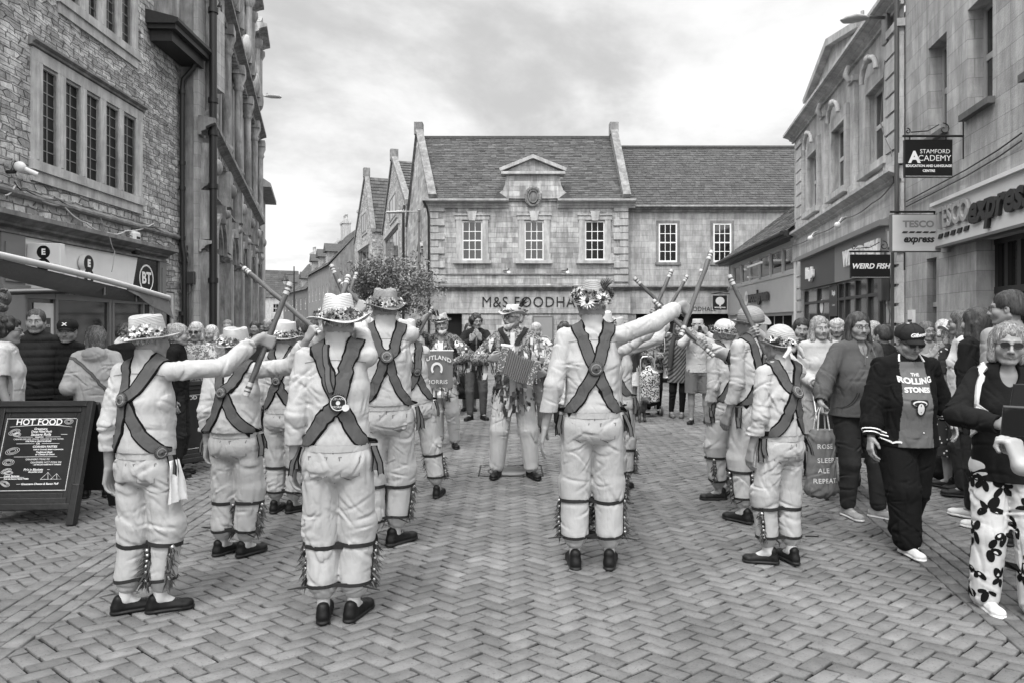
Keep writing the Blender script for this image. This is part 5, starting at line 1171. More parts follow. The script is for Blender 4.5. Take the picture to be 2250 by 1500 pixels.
for (a, b) in xw:
    s = MB(); t = .30; s.box(a - t, a, -.07, .02, zwb, zwt + .05); s.box(b, b + t, -.07, .02, zwb, zwt + .05); s.box(a - t - .06, b + t + .06, -.09, .02, zwt + .05, zwt + .28); s.box(a - t - .16, b + t + .16, -.18, .02, zwb - .16, zwb - .003); s.box(a - t - .1, b + t + .1, -.14, .02, zwt + .28, zwt + .36)
    s.prism([((a + b) / 2 - .16, zwt + .0), ((a + b) / 2 + .16, zwt + .0), ((a + b) / 2 + .26, zwt + .5), ((a + b) / 2 - .26, zwt + .5)], -.17, .02)
    for sg_ in (a - t - .06, b + t - .06): s.box(sg_, sg_ + .12, -.12, .02, zwb, zwb + .35)
    s.build('window_surround', [M_trim], bM); window(bM, a, b, zwb, zwt, y=.02, cols=3, rows=4, fr=.075, bar=.035, v=.72)
for x0_, sg_ in ((.0, 1), (WM, -1)):                  # quoins
    qn = MB(); z = zm(620); k = 0
    while z < ez - .5:
        w_ = .78 if k % 2 == 0 else .45; 
        qn.box(x0_, x0_ + sg_ * w_, -.075 if k % 2 == 0 else -.04, .0, z, z + .33, 0, b=.02); qn.add([(0, 0, 0)] * 4, [(0, 1, 2, 3)]) if False else None
        z += .37; k += 1
    qn.build('quoins', [M_trim], bM)
cc_ = MB(); cornice(cc_, -.25, WM + .2, zm(641), scl(CORN, 1.0, 1.0), 0); cornice(cc_, 0, WM, zm(605), [(0, 0), (.06, .02), (.06, .07), (0, .10)], 0); cc_.box(-.1, WM + .1, -.06, -.003, zf0 - .02, zm(641), 1)
cc_.build('shop_cornice', [M_trimD, M_ash2], bM)
lt = MB(); vs, fs_ = text_polys('M&S FOODHALL', .78, align='LEFT', bold=.004, space=1.12); mx = max(x for x, y in vs); sc_ = (fM(1296) - fM(1058)) / mx
lt.add([(fM(1058) + x * sc_, -.09, (zf0 + zf1) / 2 - .02 + y) for x, y in vs], fs_); lt.build('shop_lettering', [M_blk], bM)
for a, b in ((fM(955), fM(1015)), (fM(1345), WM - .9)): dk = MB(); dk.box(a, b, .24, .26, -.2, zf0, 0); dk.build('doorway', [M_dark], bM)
for k, x_ in enumerate((fM(1118), fM(1246))):
    l_ = MB(); l_.tube([(x_, 0, zm(597)), (x_, -.3, zm(592)), (x_, -.36, zm(598))], .03, 6, 1); l_.ball((x_, -.36, zm(601)), .1, 8, 0); l_.tube([(x_ - .3, -.05, zm(596)), (x_, -.1, zm(594))], .025, 6, 1)
    o = l_.build('wall_lamp', [G(.7, 'paint'), M_blk]); o.location = bM.location; tag(o, ['small globe lamp under the gable of the food hall, left one', 'small globe lamp under the gable of the food hall, right one'][k], 'lamp', 'lamps on the food hall front')
ps = MB(); ps.box(fM(1170), fM(1216), -.10, -.062, .35, zm(695), 0); ps.box(fM(1173), fM(1213), -.108, -.101, .42, zm(698), 1)
for k in range(5): rr_ = .12 + .13 * k; ps.tube([(fM(1195) + math.cos(a) * rr_ * .7, -.11, .95 + math.sin(a) * rr_) for a in [i * .35 + k for i in range(13)]], .02, 5, 2, cap=False)
ps.box(fM(1190), fM(1201), -.125, -.109, .95, 1.2, 3)
o = ps.build('framed_poster', [G(.12, 'paint'), G(.24, 'paint'), G(.32, 'paint'), M_blk]); o.location = bM.location; tag(o, 'framed swirl poster on the food hall front behind the accordion player', 'poster')
dp = MB(); dp.tube([(-.3, -.42, ez - .1), (-.12, -.2, ez - .5), (-.05, -.15, ez - .9), (-.05, -.15, zm(650)), (-.05, -.15, 0)], .06, 8); o = dp.build('drainpipe', [M_blk]); o.location = bM.location; tag(o, 'black drainpipe at the left corner of the food hall', 'drainpipe')
# side window in the gable wall
sdw = empty('gable_window', (0, 0, 0)); sdw.parent = bM; 
sv = Vector((bk[0], bk[1], 0)).normalized(); sdw.location = (sv.x * 3.2, sv.y * 3.2, 0); sdw.rotation_euler = (0, 0, math.atan2(-sv.y, -sv.x))
bpy.data.objects.remove(sdw)
gw = MB(); 
for (u0, u1, z0_, z1_, o_, m_) in ((2.6, 2.8, 3.4, 6.2, .07, 0), (3.6, 3.8, 3.4, 6.2, .07, 0), (2.5, 3.9, 6.2, 6.4, .12, 0), (2.4, 4.0, 3.2, 3.4, .12, 0), (2.8, 3.6, 3.4, 6.2, .015, 1), (2.82, 2.88, 3.42, 6.18, .03, 2), (3.5, 3.56, 3.42, 6.18, .03, 2)):
    n2 = Vector((-sv.y, sv.x, 0)); P8 = [sv * u + n2 * oo + Vector((0, 0, zq)) for zq in (z0_, z1_) for (u, oo) in ((u0, 0), (u1, 0), (u1, o_), (u0, o_))]; gw.add(P8, [(0, 1, 5, 4), (1, 2, 6, 5), (2, 3, 7, 6), (3, 0, 4, 7), (4, 5, 6, 7), (3, 2, 1, 0)], m_)
n2 = Vector((-sv.y, sv.x, 0))
for sg_ in (0, 1):
    A_ = sv * (2.4 if sg_ == 0 else 4.0) + Vector((0, 0, 6.4)); B_ = sv * 3.2 + Vector((0, 0, 7.1)); gw.add([A_, B_, B_ + Vector((0, 0, .15)), A_ + Vector((0, 0, .15)), A_ + n2 * .14, B_ + n2 * .14, B_ + n2 * .14 + Vector((0, 0, .15)), A_ + n2 * .14 + Vector((0, 0, .15))], [(0, 1, 2, 3), (4, 7, 6, 5), (0, 4, 5, 1), (3, 2, 6, 7)], 0)
gw.build('side_window', [M_trim, M_glass, M_wht], bM)
# right wing
bN = empty('food_hall_wing', (-4.32 + WM, 36.5, -.6), 0, 'long plain stone wing with tiled roof on the right of the food hall', 'building')
fN, _ = wframe(-4.32 + WM, 36.5, 1, 0)
def zn(py): return CH - (py - HY) / F * 36.5 + .6
xn = [(fN(1447), fN(1488)), (fN(1567), fN(1607))]; LN = 18; hN = [(a, b, zn(577), zn(491)) for a, b in xn]
WN = 9.5; eN, rN = zn(455), 2.2 + (HY - 324) / F * 41.25
wm = MB(); wall(wm, 0, LN, -.2, eN, hN + [(.5, 6, 0, zn(690))], dep=.25, mrev=1); wm.add([(LN, 0, -.2), (LN, WN, -.2), (LN, WN, eN), (LN, WN / 2, rN), (LN, 0, eN)], [(0, 1, 2, 3, 4)]); wm.build('wall', [M_ash2, M_trim], bN)
rm = roofcourses(0, LN, (-.15, eN), (WN / 2, rN - .06), 27, .27, None, random.Random(18)); ro = rm.build('roof', [M_tile], bN); rb_ = MB(); rb_.add([(0, WN / 2, rN - .1), (LN, WN / 2, rN - .1), (LN, WN, eN), (0, WN, eN)], [(0, 1, 2, 3)]); rb_.add([(0, WN / 2, rN - .1), (LN, WN / 2, rN - .1), (LN, -.1, eN - .1), (0, -.1, eN - .1)], [(3, 2, 1, 0)]); rb_.tube([(0, WN / 2, rN - .02), (LN, WN / 2, rN - .02)], .13, 8); rb_.build('ridge', [M_tile], ro)
g_ = MB(); cornice(g_, 0, LN, eN - .30, [(0, 0), (.12, .02), (.12, .10), (.22, .14), (.26, .22), (.26, .30), (0, .32)], 0); g_.tube([(0, -.32, eN - .03), (LN, -.32, eN - .03)], .07, 8, 0); g_.build('eaves_gutter', [M_trimD], bN)
for (a, b) in xn:
    s = MB(); s.box(a - .14, a, -.025, .02, zn(577), zn(491)); s.box(b, b + .14, -.025, .02, zn(577), zn(491)); s.box(a - .14, b + .14, -.027, .02, zn(491), zn(491) + .14); s.box(a - .18, b + .18, -.07, .02, zn(577) - .14, zn(577)); s.build('window_surround', [M_trimD], bN); window(bN, a, b, zn(577), zn(491), y=.0, cols=3, rows=4, fr=.08, bar=.035, v=.72)
cc_ = MB(); cornice(cc_, 0, LN, zn(640), scl(CORN, .9, .9), 0); cc_.box(0, LN, -.06, -.003, zn(690), zn(640), 1); cc_.build('shop_cornice', [M_trimD, M_ash2], bN)
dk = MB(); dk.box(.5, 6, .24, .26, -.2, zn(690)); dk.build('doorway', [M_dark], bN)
lt = MB(); vs, fs_ = text_polys('FOODHALL', .34, align='LEFT', bold=.002, space=1.05); mx = max(x for x, y in vs); sc_ = (fN(1573) - fN(1504)) / mx; lt.add([(fN(1504) + x * sc_, -.07, zn(680) + y) for x, y in vs], fs_); lt.build('shop_lettering', [M_blk], bN)
l_ = MB(); x_ = fN(1538); l_.tube([(x_, 0, zn(625)), (x_, -.2, zn(612)), (x_, -.2, zn(600))], .035, 6, 0); l_.ball((x_, -.2, zn(596)), .1, 8, 0); o = l_.build('wall_lamp', [G(.6, 'paint')]); o.location = bN.location; tag(o, 'small globe lamp on the plain wing between its two windows', 'lamp', 'lamps on the food hall front')
# ------------------------------------------------------------ the gabled row beyond the food hall and the far street
def gable_house(name, label, A, B, ef, apex_s, apex_z, depth, wins, m_wall, m_roof, z0=-.8, seed=1, eN_=None):
    """A = far foot, B = near foot on the street line; gable faces the street"""
    dx, dy = B[0] - A[0], B[1] - A[1]; L_ = math.hypot(dx, dy); f, a = wframe(A[0], A[1], dx, dy)
    r = empty(name, (A[0], A[1], 0), a, label, 'building', 'gabled houses along the street')
    w_ = MB(); hol = wins
    wall(w_, 0, L_, z0, ef, [h for h in hol if h[3] <= ef], dep=.2, mrev=1)
    w_.add([(0, 0, ef), (L_, 0, ef), (apex_s, 0, apex_z)], [(0, 1, 2)], 0)
    w_.add([(L_, 0, z0), (L_, depth, z0), (L_, depth, ef), (L_, 0, ef)], [(0, 1, 2, 3)]); w_.add([(0, 0, z0), (0, depth, z0), (0, depth, ef), (0, 0, ef)], [(3, 2, 1, 0)])
    w_.add([(0, depth, z0), (L_, depth, z0), (L_, depth, ef), (apex_s, depth, apex_z), (0, depth, ef)], [(4, 3, 2, 1, 0)]); w_.build('wall', [m_wall, M_trim], r)
    rf = MB()
    for (xe, sg) in ((L_ + .1, 1), (-.1, -1)):
        n = 16; e = Vector((xe - apex_s, 0, ef - .1 - apex_z)); ln = e.length; u = e / ln; nn_ = Vector((-u.z, 0, u.x)) * (1 if sg > 0 else -1); nn_ = nn_ if nn_.z > 0 else -nn_; rr = random.Random(seed)
        for k in range(n):
            y = .25
            while y < depth:
                wy = rr.uniform(.25, .6); y1 = min(depth, y + wy); s0, s1 = ln * (n - k) / n + .03, ln * (n - k - 1) / n - .04
                P = Vector((apex_s, 0, apex_z)); a0, a1 = P + u * s0, P + u * max(s1, 0)
                rf.add([a0 + Vector((0, y, 0)), a0 + Vector((0, y1, 0)), a0 + Vector((0, y1, 0)) + nn_ * .07, a0 + Vector((0, y, 0)) + nn_ * .07, a1 + Vector((0, y1, 0)) + nn_ * .01, a1 + Vector((0, y, 0)) + nn_ * .01], [(0, 1, 2, 3), (3, 2, 4, 5)], 0, max(0, min(1, rr.gauss(.5, .2)))); y = y1 + .01
        rf.add([(apex_s, .2, apex_z), (apex_s, depth, apex_z), (xe, depth, ef - .1), (xe, .2, ef - .1)], [(0, 1, 2, 3)])
    rf.build('roof', [m_roof], r); c = MB()
    for xe in (L_ + .12, -.12):
        A_, B_ = Vector((xe, 0, ef - .12)), Vector((apex_s, 0, apex_z + .1)); up_ = Vector((0, 0, .34)); yv = Vector((0, 1, 0)); vs = [P + yv * y + up_ * q for P in (A_, B_) for y in (-.12, .32) for q in (0, 1)]; c.add(vs, [(0, 2, 6, 4), (1, 5, 7, 3), (0, 4, 5, 1), (2, 3, 7, 6), (0, 1, 3, 2)])
    c.box(apex_s - .28, apex_s + .28, -.2, .4, apex_z, apex_z + .85); c.build('coping', [M_trimD], r)
    for h in wins:
        if len(h) > 4 and h[3] > ef:
            p = MB(); p.box(h[0] - .18, h[1] + .18, -.08, -.002, h[2] - .2, h[3] + .25); p.build('window_surround', [M_trim], r); window(r, h[0], h[1], h[2], h[3], y=-.12, cols=h[4], rows=1, fr=.1, bar=.14, v=.17, sash=False)
        else:
            p = MB(); p.box(h[0] - .18, h[0], -.08, .0, h[2], h[3]); p.box(h[1], h[1] + .18, -.08, .0, h[2], h[3]); p.box(h[0] - .25, h[1] + .25, -.14, 0, h[3], h[3] + .25); p.box(h[0] - .2, h[1] + .2, -.1, 0, h[2] - .18, h[2]); p.build('window_surround', [M_trim], r)
            window(r, h[0], h[1], h[2], h[3], y=.05, cols=h[4] if len(h) > 4 else 2, rows=1, fr=.1, bar=.16, v=.17, sash=False)
    return r, f
A2, B2 = (-11.5, 60.8), (-6.99, 45.2)
_, f2 = wframe(A2[0], A2[1], B2[0] - A2[0], B2[1] - A2[1])
f2 = wframe(A2[0], A2[1], B2[0] - A2[0], B2[1] - A2[1])[0]
s_ap = f2(863); rA, fA2 = gable_house('gabled_house', 'tall narrow stone gabled house next to the food hall with stone slate roof', A2, B2, 9.6, s_ap, 14.3, 9, [(f2(847), f2(877), f2(860, 590)[1], f2(860, 512)[1], 4), (f2(858), f2(872), f2(865, 482)[1], f2(865, 432)[1], 2)], M_rub, M_slate, seed=3)
A3, B3 = (-16.6, 72), (-12.6, 61.5); f3 = wframe(A3[0], A3[1], B3[0] - A3[0], B3[1] - A3[1])[0]
gable_house('gabled_house', 'second stone gabled house from the food hall, its gable lower and farther down the street', A3, B3, 10.0, f3(803), 15.6, 9, [(f3(788), f3(812), f3(800, 600)[1], f3(800, 545)[1], 3), (f3(796), f3(806), f3(801, 512)[1], f3(801, 470)[1], 2)], M_rub, M_slate, seed=6)
dp = MB(); dp.tube([(-7.1, 45.0, 9.4), (-7.15, 44.9, 8.9), (-7.15, 44.9, -.6)], .09, 8); tag(dp.build('drainpipe', [M_blk]), 'black drainpipe between the food hall gable and the first gabled house', 'drainpipe')
def terrace(label, A, B, ez, rz, depth, nwin, m_wall, m_roof, chim=(), dorm=0, z0=-.8, vwin=.5, floors=2, name='terrace_house'):
    dx, dy = B[0] - A[0], B[1] - A[1]; L_ = math.hypot(dx, dy); a = math.atan2(dy, dx); r = empty(name, (A[0], A[1], 0), a, label, 'building', 'houses far down the street'); w_ = MB()
    hs = []
    for fl in range(floors):
        zb = z0 + 1.3 + fl * (ez - z0 - 1.0) / floors
        for i in range(nwin): c = L_ * (i + .5) / nwin; hs.append((c - .5, c + .5, zb, zb + 1.55))
    wall(w_, 0, L_, z0, ez, hs, dep=.15); w_.add([(L_, 0, z0), (L_, depth, z0), (L_, depth, ez), (L_, depth / 2, rz), (L_, 0, ez)], [(0, 1, 2, 3, 4)]); w_.add([(0, 0, z0), (0, depth, z0), (0, depth, ez), (0, depth / 2, rz), (0, 0, ez)], [(4, 3, 2, 1, 0)]); w_.add([(0, depth, z0), (L_, depth, z0), (L_, depth, ez), (0, depth, ez)], [(3, 2, 1, 0)])
    w_.build('wall', [m_wall, m_wall], r)
    ro = roofcourses(-.1, L_ + .1, (-.25, ez - .05), (depth / 2, rz + .03), 14, .7, None, random.Random(5)).build('roof', [m_roof], r); bk_ = MB(); bk_.add([(-.1, depth / 2, rz), (L_ + .1, depth / 2, rz), (L_ + .1, depth, ez), (-.1, depth, ez)], [(0, 1, 2, 3)]); bk_.build('roof_back', [m_roof], ro)
    for h in hs: window(r, *h, y=.05, cols=2, rows=2, fr=.09, bar=.06, v=vwin)
    for (s, zc, w2, npot) in chim:
        c = MB(); c.box(s - w2, s + w2, depth / 2 - .5, depth / 2 + .5, rz - 1.2, zc); c.box(s - w2 - .1, s + w2 + .1, depth / 2 - .6, depth / 2 + .6, zc - .35, zc - .1)
        for k in range(npot): x = s - w2 + (k + .5) * 2 * w2 / npot; c.lathe([(.17, zc), (.20, zc + .2), (.15, zc + .3), (.15, zc + .8), (.2, zc + .85), (.12, zc + .9)], (x, depth / 2, 0), 8)
        c.build('chimney', [M_trim], r)
    for k in range(dorm):
        s = L_ * (k + .5) / dorm; d = MB(); d.box(s - .9, s + .9, .2, depth / 2, ez - .1, ez + 1.7); d.prism([(s - 1.15, ez + 1.7), (s + 1.15, ez + 1.7), (s, ez + 2.7)], -.1, depth / 2, 1); dd_ = d.build('dormer', [G(.3, 'stone'), m_roof], r); window(dd_, s - .55, s + .55, ez + .2, ez + 1.4, y=.14, cols=2, rows=1, fr=.08, v=.5)
    return r
terrace('stone terrace house with dormers in its steep roof, just beyond the gabled houses', (-27.5, 92), (-19.8, 74), 8.0, 13.2, 9, 6, G(.2, 'stone'), M_slate, chim=((3, 15.2, 1.0, 4), (15, 15.0, .7, 2)), dorm=3)
terrace('low dark terrace house at the far bend of the street, beside the street lamp', (-37.5, 112), (-28.0, 93.5), 6.4, 11.5, 8, 6, G(.14, 'stone'), M_slate, chim=((5, 13.0, .8, 3),), dorm=2)
# the ornate chimney mansion rising behind the terrace
mn = empty('mansion', (-27.6, 100, 0), 0, 'distant stone building with a cluster of tall stepped chimneys behind the terrace roofs', 'building'); c = MB(); c.box(-.5, 5.5, 0, 4, 0, 12.0); c.build('wall', [M_ash], mn); c = MB()
for (x, zt, w_) in ((-.2, 12.5, .3), (1.2, 13.0, .4), (2.2, 14.2, .4), (3.1, 14.8, .6), (4.2, 14.0, .5), (5.2, 12.9, .35)):
    c.box(x - w_, x + w_, 1, 3, 11.9, zt); c.box(x - w_ - .15, x + w_ + .15, .85, 3.15, zt - .5, zt - .2); c.lathe([(.2, zt), (.24, zt + .2), (.17, zt + .3), (.17, zt + .9), (.14, zt + .95)], (x, 2, 0), 8)
c.build('chimney', [M_trim], mn)
terrace('pale rendered house with a pitched roof at the far left end of the street', (-45.5, 118), (-37.5, 122), 6.3, 11.3, 9, 3, G(.5, 'stone'), M_tile, chim=((1.5, 14.5, 1.1, 3),), vwin=.5)
terrace('small stone house beside the pale rendered one at the end of the street', (-37.4, 122.5), (-33.4, 124.5), 6.0, 9.5, 9, 2, M_ash, M_slate, vwin=.55)
terrace('stone house closing off the view at the bottom of the street', (-33, 150), (-14, 150), 6.0, 9.0, 9, 6, M_ash, M_slate, chim=((4, 11, .8, 3),))
# a house end jutting out beyond the carved building
eh = empty('end_house', (-2.77 - .29 * 35.6, 35.6, -.6), math.atan2(1, -.29), 'house end with an overhanging roof just beyond the carved building', 'building')
je = MB(); je.box(0, 5, .1, 6, 0, 9.4, 0); je.build('wall', [M_trim], eh); je = MB(); je.prism([(-.3, 9.3), (5.3, 9.3), (5.3, 9.5), (-.3, 9.5)], -.5, 6); je.add([(-.3, -.5, 9.5), (5.3, -.5, 9.5), (5.3, 3, 11.8), (-.3, 3, 11.8), (-.3, 6, 9.5), (5.3, 6, 9.5)], [(0, 1, 2, 3), (3, 2, 5, 4), (0, 3, 4), (1, 5, 2)]); je.build('roof', [G(.2, 'stone')], eh)
# ------------------------------------------------------------ trees
def tree(label, base, height, crown, nleaf, ls, seed, vleaf=.075, name='street_tree', trunk_r=.11, squash=.85, group=None):
    rg = random.Random(seed); r = empty(name, base, 0, label, 'tree', group); t = MB(); th = height - crown * squash * 2 * .9
    t.tube([(0, 0, -.1), (.03, 0, th * .5), (0, .04, th)], [trunk_r, trunk_r * .8, trunk_r * .65], 9)
    clusters = []
    for i in range(16):
        a = i * 2.4 + rg.random(); el = rg.uniform(.15, 1.35); ln = crown * rg.uniform(.75, 1.45) * (.75 + .25 * math.sin(el)); d = Vector((math.cos(a) * math.cos(el), math.sin(a) * math.cos(el), math.sin(el) * squash)); s = Vector((0, 0, th * rg.uniform(.72, 1))); e = s + d * ln; m_ = s + d * ln * .5 + Vector((0, 0, ln * .08))
        t.tube([s, m_, e], [trunk_r * .42, trunk_r * .25, trunk_r * .07], 5); clusters.append((e, crown * rg.uniform(.28, .5))); clusters.append((m_, crown * rg.uniform(.25, .4)))
        for _ in range(3): e2 = m_ + Vector((rg.uniform(-1, 1), rg.uniform(-1, 1), rg.uniform(-.2, 1))) * crown * .5; t.tube([m_, e2], [trunk_r * .18, trunk_r * .04], 4); clusters.append((e2, crown * rg.uniform(.2, .36)))
    t.build('trunk', [G(.06, 'wood')], r); rs = np.random.RandomState(seed); Vv, nq = [], 0; per = nleaf // len(clusters)
    for (c, rad) in clusters:
        p = rs.normal(size=(per, 3)); p /= np.linalg.norm(p, axis=1)[:, None]; p = np.array(c) + p * rad * rs.uniform(.35, 1.08, (per, 1)); d1 = rs.normal(size=(per, 3)); d1 /= np.linalg.norm(d1, axis=1)[:, None]; d2 = np.cross(d1, rs.normal(size=(per, 3))); d2 /= np.linalg.norm(d2, axis=1)[:, None]; z = ls * rs.uniform(.6, 1.3, (per, 1))
        Vv.append(np.stack([p - d1 * z, p + d2 * z * .45, p + d1 * z, p - d2 * z * .45], 1).reshape(-1, 3)); nq += per
    V = np.concatenate(Vv); ml = mat('leaf_' + name, vleaf, .5, .1, 2, attr=.6, spec=.5); quadmesh('crown', V, np.arange(nq * 4).reshape(-1, 4), [ml], np.clip(rs.normal(.5, .28, nq), 0, 1), r); return r
tree('small leafy street tree in front of the gabled houses', (-4.75, 26, gz(26)), 4.9, 1.6, 17000, .060, 4, vleaf=.17, squash=.66)
hz = [(-50, 165, 15, 7), (-42, 160, 17, 8), (-34, 170, 16, 7), (-57, 170, 14, 7)]
for k, (x, y, h, c) in enumerate(hz): tree(['dark tree at the far left of the wooded end of the street', 'largest dark tree above the roofs at the end of the street', 'dark tree behind the lamp post at the street end', 'outermost dark tree behind the far left houses'][k], (x, y, -2), h, c * .62, 6000, .55, 20 + k, vleaf=.05, name='far_tree', trunk_r=.4, group='trees at the end of the street')
# ------------------------------------------------------------ lamps on the street
lp = empty('street_lamp', (-18.2, 57, gz(57)), 0, 'old style lantern hanging from a tall pole far down the street', 'street lamp'); p = MB(); p.tube([(0, 0, 0), (0, 0, 3), (0, 0, 7.0)], [.09, .07, .05], 8); p.tube([(0, 0, 6.35), (-.75, 0, 6.35)], .03, 6); p.tube([(-.75, 0, 6.4), (-.75, 0, 6.1)], .03, 6); p.build('pole', [M_blk], lp)
p = MB(); p.lathe([(.04, 6.15), (.1, 6.05), (.12, 5.95), (.3, 5.82), (.28, 5.78), (.02, 5.78)], (-.75, 0, 0), 12, 0); p.lathe([(.17, 5.78), (.15, 5.62), (.05, 5.5), (.001, 5.48)], (-.75, 0, 0), 12, 1); p.build('lantern', [M_blk, G(.7, 'gloss')], lp)
def wall_light(px, py, Y, length, sgn, label, dirv=None):
    P = at(px, py, Y); r = empty('street_lamp', P, 0, label, 'street lamp', 'modern street lamps fixed to the buildings'); a = MB(); a.tube([(0, 0, 0), (sgn * length * .45, 0, .02)], .035, 8); a.box(-.06, .06, -.1, .1, -.55, .12, 0, b=.02); a.build('bracket', [G(.2, 'metal')], r)
    h = MB(); x0, x1 = sgn * length * .4, sgn * length
    h.tube([(x0, 0, .02), (x0 + sgn * .12, 0, .03), (x0 + sgn * .3, 0, .02), (x1 - sgn * .08, 0, -.03), (x1, 0, -.05)], [.05, .10, .15, .12, .03], 12); h.v = [(x, y * 1.05, -.02 + (z - .0) * .55) for x, y, z in h.v]; h.tube([(x0 + sgn * .12, 0, .02), (x0 + sgn * .12, 0, .14)], .035, 8); h.build('lamp_head', [G(.36, 'paint')], r); return r
wall_light(1948, 40, 13.9, .93, -1, 'modern lamp head on a bracket high on the right side building')
wall_light(556, 212, 30.5, 1.28, 1, 'modern lamp head sticking out from the carved building on the left')
gl = wall_light(921, 466, 38.6, 1.9, -1, 'modern lamp on a curved arm at the gable of the food hall'); p = MB(); p.box(-.06, .06, -.06, .06, -4, .1); p.build('post', [G(.15, 'paint')], gl)
# ------------------------------------------------------------ right: low timber-framed shop
XW = lambda y: 7.13 + .11 * y
fW, aW = wframe(XW(34.2), 34.2, -.11, -1); bW = empty('charity_shop', (XW(34.2), 34.2, -.6), aW, 'low shop with a slate roof and a strip of upstairs windows beside the wing', 'building')
zf = .6; LW = fW(1757); W0 = .12
wm = MB(); wx0, wx1 = fW(1611), fW(1749); n6 = 6; hs = []
for i in range(n6): a = wx0 + (wx1 - wx0) * i / n6; hs.append((a + .07, a + (wx1 - wx0) / n6 - .07, 3.42 + zf, 4.36 + zf))
hs.append((fW(1680), fW(1740), .5, 1.98 + zf))
wall(wm, 0, LW, -.2, 4.75 + zf, hs, dep=.12); wm.add([(0, 0, -.2), (0, 7, -.2), (0, 7, 4.7 + zf), (0, 3.6, 7.7 + zf), (0, 0, 4.7 + zf)], [(4, 3, 2, 1, 0)]); wm.build('wall', [G(.40, 'paint'), G(.5, 'paint')], bW)
for h in hs[:-1]: window(bW, *h, y=.03, cols=1, rows=1, fr=.07, v=.42)
o = window(bW, *hs[-1], y=.03, cols=3, rows=1, fr=.08, v=.5, sash=False)
op = MB(); h = hs[3]; op.box(h[0], h[1] + .9, -.5, -.46, 3.9 + zf, 3.98 + zf); op.box(h[0], h[0] + .06, -.5, .02, 3.5 + zf, 3.56 + zf); op.build('open_casement', [G(.5, 'paint')], bW)
rf = roofcourses(-.3, LW + .1, (-.45, 4.72 + zf), (3.6, 7.75 + zf), 20, .35, None, random.Random(9)).build('roof', [mat('grey_slate', .10, .8, .2, 7, .8, 30, attr=.3)], bW); q = MB(); q.add([(-.3, 3.6, 7.7 + zf), (LW, 3.6, 7.7 + zf), (LW, 7, 4.7 + zf), (-.3, 7, 4.7 + zf)], [(0, 1, 2, 3)]); q.add([(-.3, -.4, 4.7 + zf), (LW, -.4, 4.7 + zf), (LW, 3.6, 7.7 + zf), (-.3, 3.6, 7.7 + zf)], [(0, 1, 2, 3)]); q.build('roof_back', [G(.08, 'stone')], rf)
q = MB(); q.box(-.32, LW + .1, -.52, -.40, 4.55 + zf, 4.74 + zf); q.box(-.34, LW + .1, -.46, -.003, 4.5 + zf, 4.56 + zf); q.tube([(-.3, -.58, 4.66 + zf), (LW, -.58, 4.66 + zf)], .07, 8); q.build('gutter', [G(.03, 'paint')], bW)
q = MB(); q.box(.1, LW - .3, -.10, -.002, 2.02 + zf, 3.3 + zf, 0); q.box(.04, LW - .24, -.13, -.003, 3.3 + zf, 3.36 + zf, 0); q.box(0, .12, -.04, -.002, -.2, 4.5 + zf, 1); q.box(LW - .25, LW, -.12, -.004, -.2, 4.5 + zf, 1)
fo_ = q.build('fascia', [G(.34, 'paint'), G(.6, 'paint')], bW)
q = MB(); vs, fs_ = text_polys('woodgreen', .56, align='LEFT', bold=.03); mx = max(x for x, y in vs); a, b = fW(1653), fW(1698); q_ = (b - a) / mx
ec = MB(); text_on(ec, 'woodgreen', .62, ((a + b) / 2, -.14, 2.72 + zf), bold=.03, depth=.06, sx=q_ * .56 / .62); ec.build('shop_lettering', [G(.03, 'paint')], fo_)
q = MB(); vs, fc = disc2(fW(1646), 2.72 + zf, .32, 26, .16); q.add([(x, -.125, z) for x, z in vs], fc, 0); q.build('logo', [G(.62, 'paint')], fo_)
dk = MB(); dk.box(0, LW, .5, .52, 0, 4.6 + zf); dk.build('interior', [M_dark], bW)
# hanging sign of that shop
hsn = empty('hanging_sign', at(1603, 665, 33.6), 0, 'small black hanging sign with a white tree shape on the corner of the low shop', 'sign', 'hanging shop signs'); q = MB(); q.box(-.82, -.14, -.04, .04, -.36, .34, 0, b=.01); vs, fc = disc2(-.48, .08, .22, 20); q.add([(x, -.045, z * .9) for x, z in vs if True], fc, 1); q.box(-.52, -.44, -.048, -.046, -.2, .0, 1); text_on(q, 'woodgreen', .12, (-.48, -.047, -.24), m=1, bold=.004); q.build('sign_board', [G(.012, 'paint'), G(.65, 'paint')], hsn)
q = MB(); q.tube([(0, 0, .75), (-.05, 0, .55), (-.9, 0, .42)], .02, 6); q.tube([(0, 0, .42), (-.9, 0, .42)], .02, 6); q.build('bracket', [M_blk], hsn)
# ------------------------------------------------------------ right: pilastered stone shop building and the supermarket
XR = lambda y: 4.885 + .205 * y
fR, aR = wframe(XR(23.4), 23.4, -.205, -1)
bR = empty('shop_building', (XR(23.4), 23.4, 0), aR, 'two storey stone shop building with three tall first floor windows and a roof pediment', 'building')
LR = fR(1987); wr = [(fR(1780), fR(1800)), (fR(1834), fR(1862)), (fR(1911), fR(1951))]; wz0, wz1 = 5.12, 6.72
gs0, gs1 = fR(1772), fR(1962)
wm = MB(); wall(wm, 0, LR, -.4, 8.0, [(a, b, wz0, wz1) for a, b in wr] + [(gs0, gs1, .1, 2.62)], dep=.28, mrev=1); wm.add([(0, 0, -.4), (0, 9, -.4), (0, 9, 8), (0, 0, 8)], [(3, 2, 1, 0)]); wm.add([(0, .3, 8), (LR, .3, 8), (LR, 9, 8), (0, 9, 8)], [(0, 1, 2, 3)]); wm.build('wall', [M_ash3, M_trim], bR)
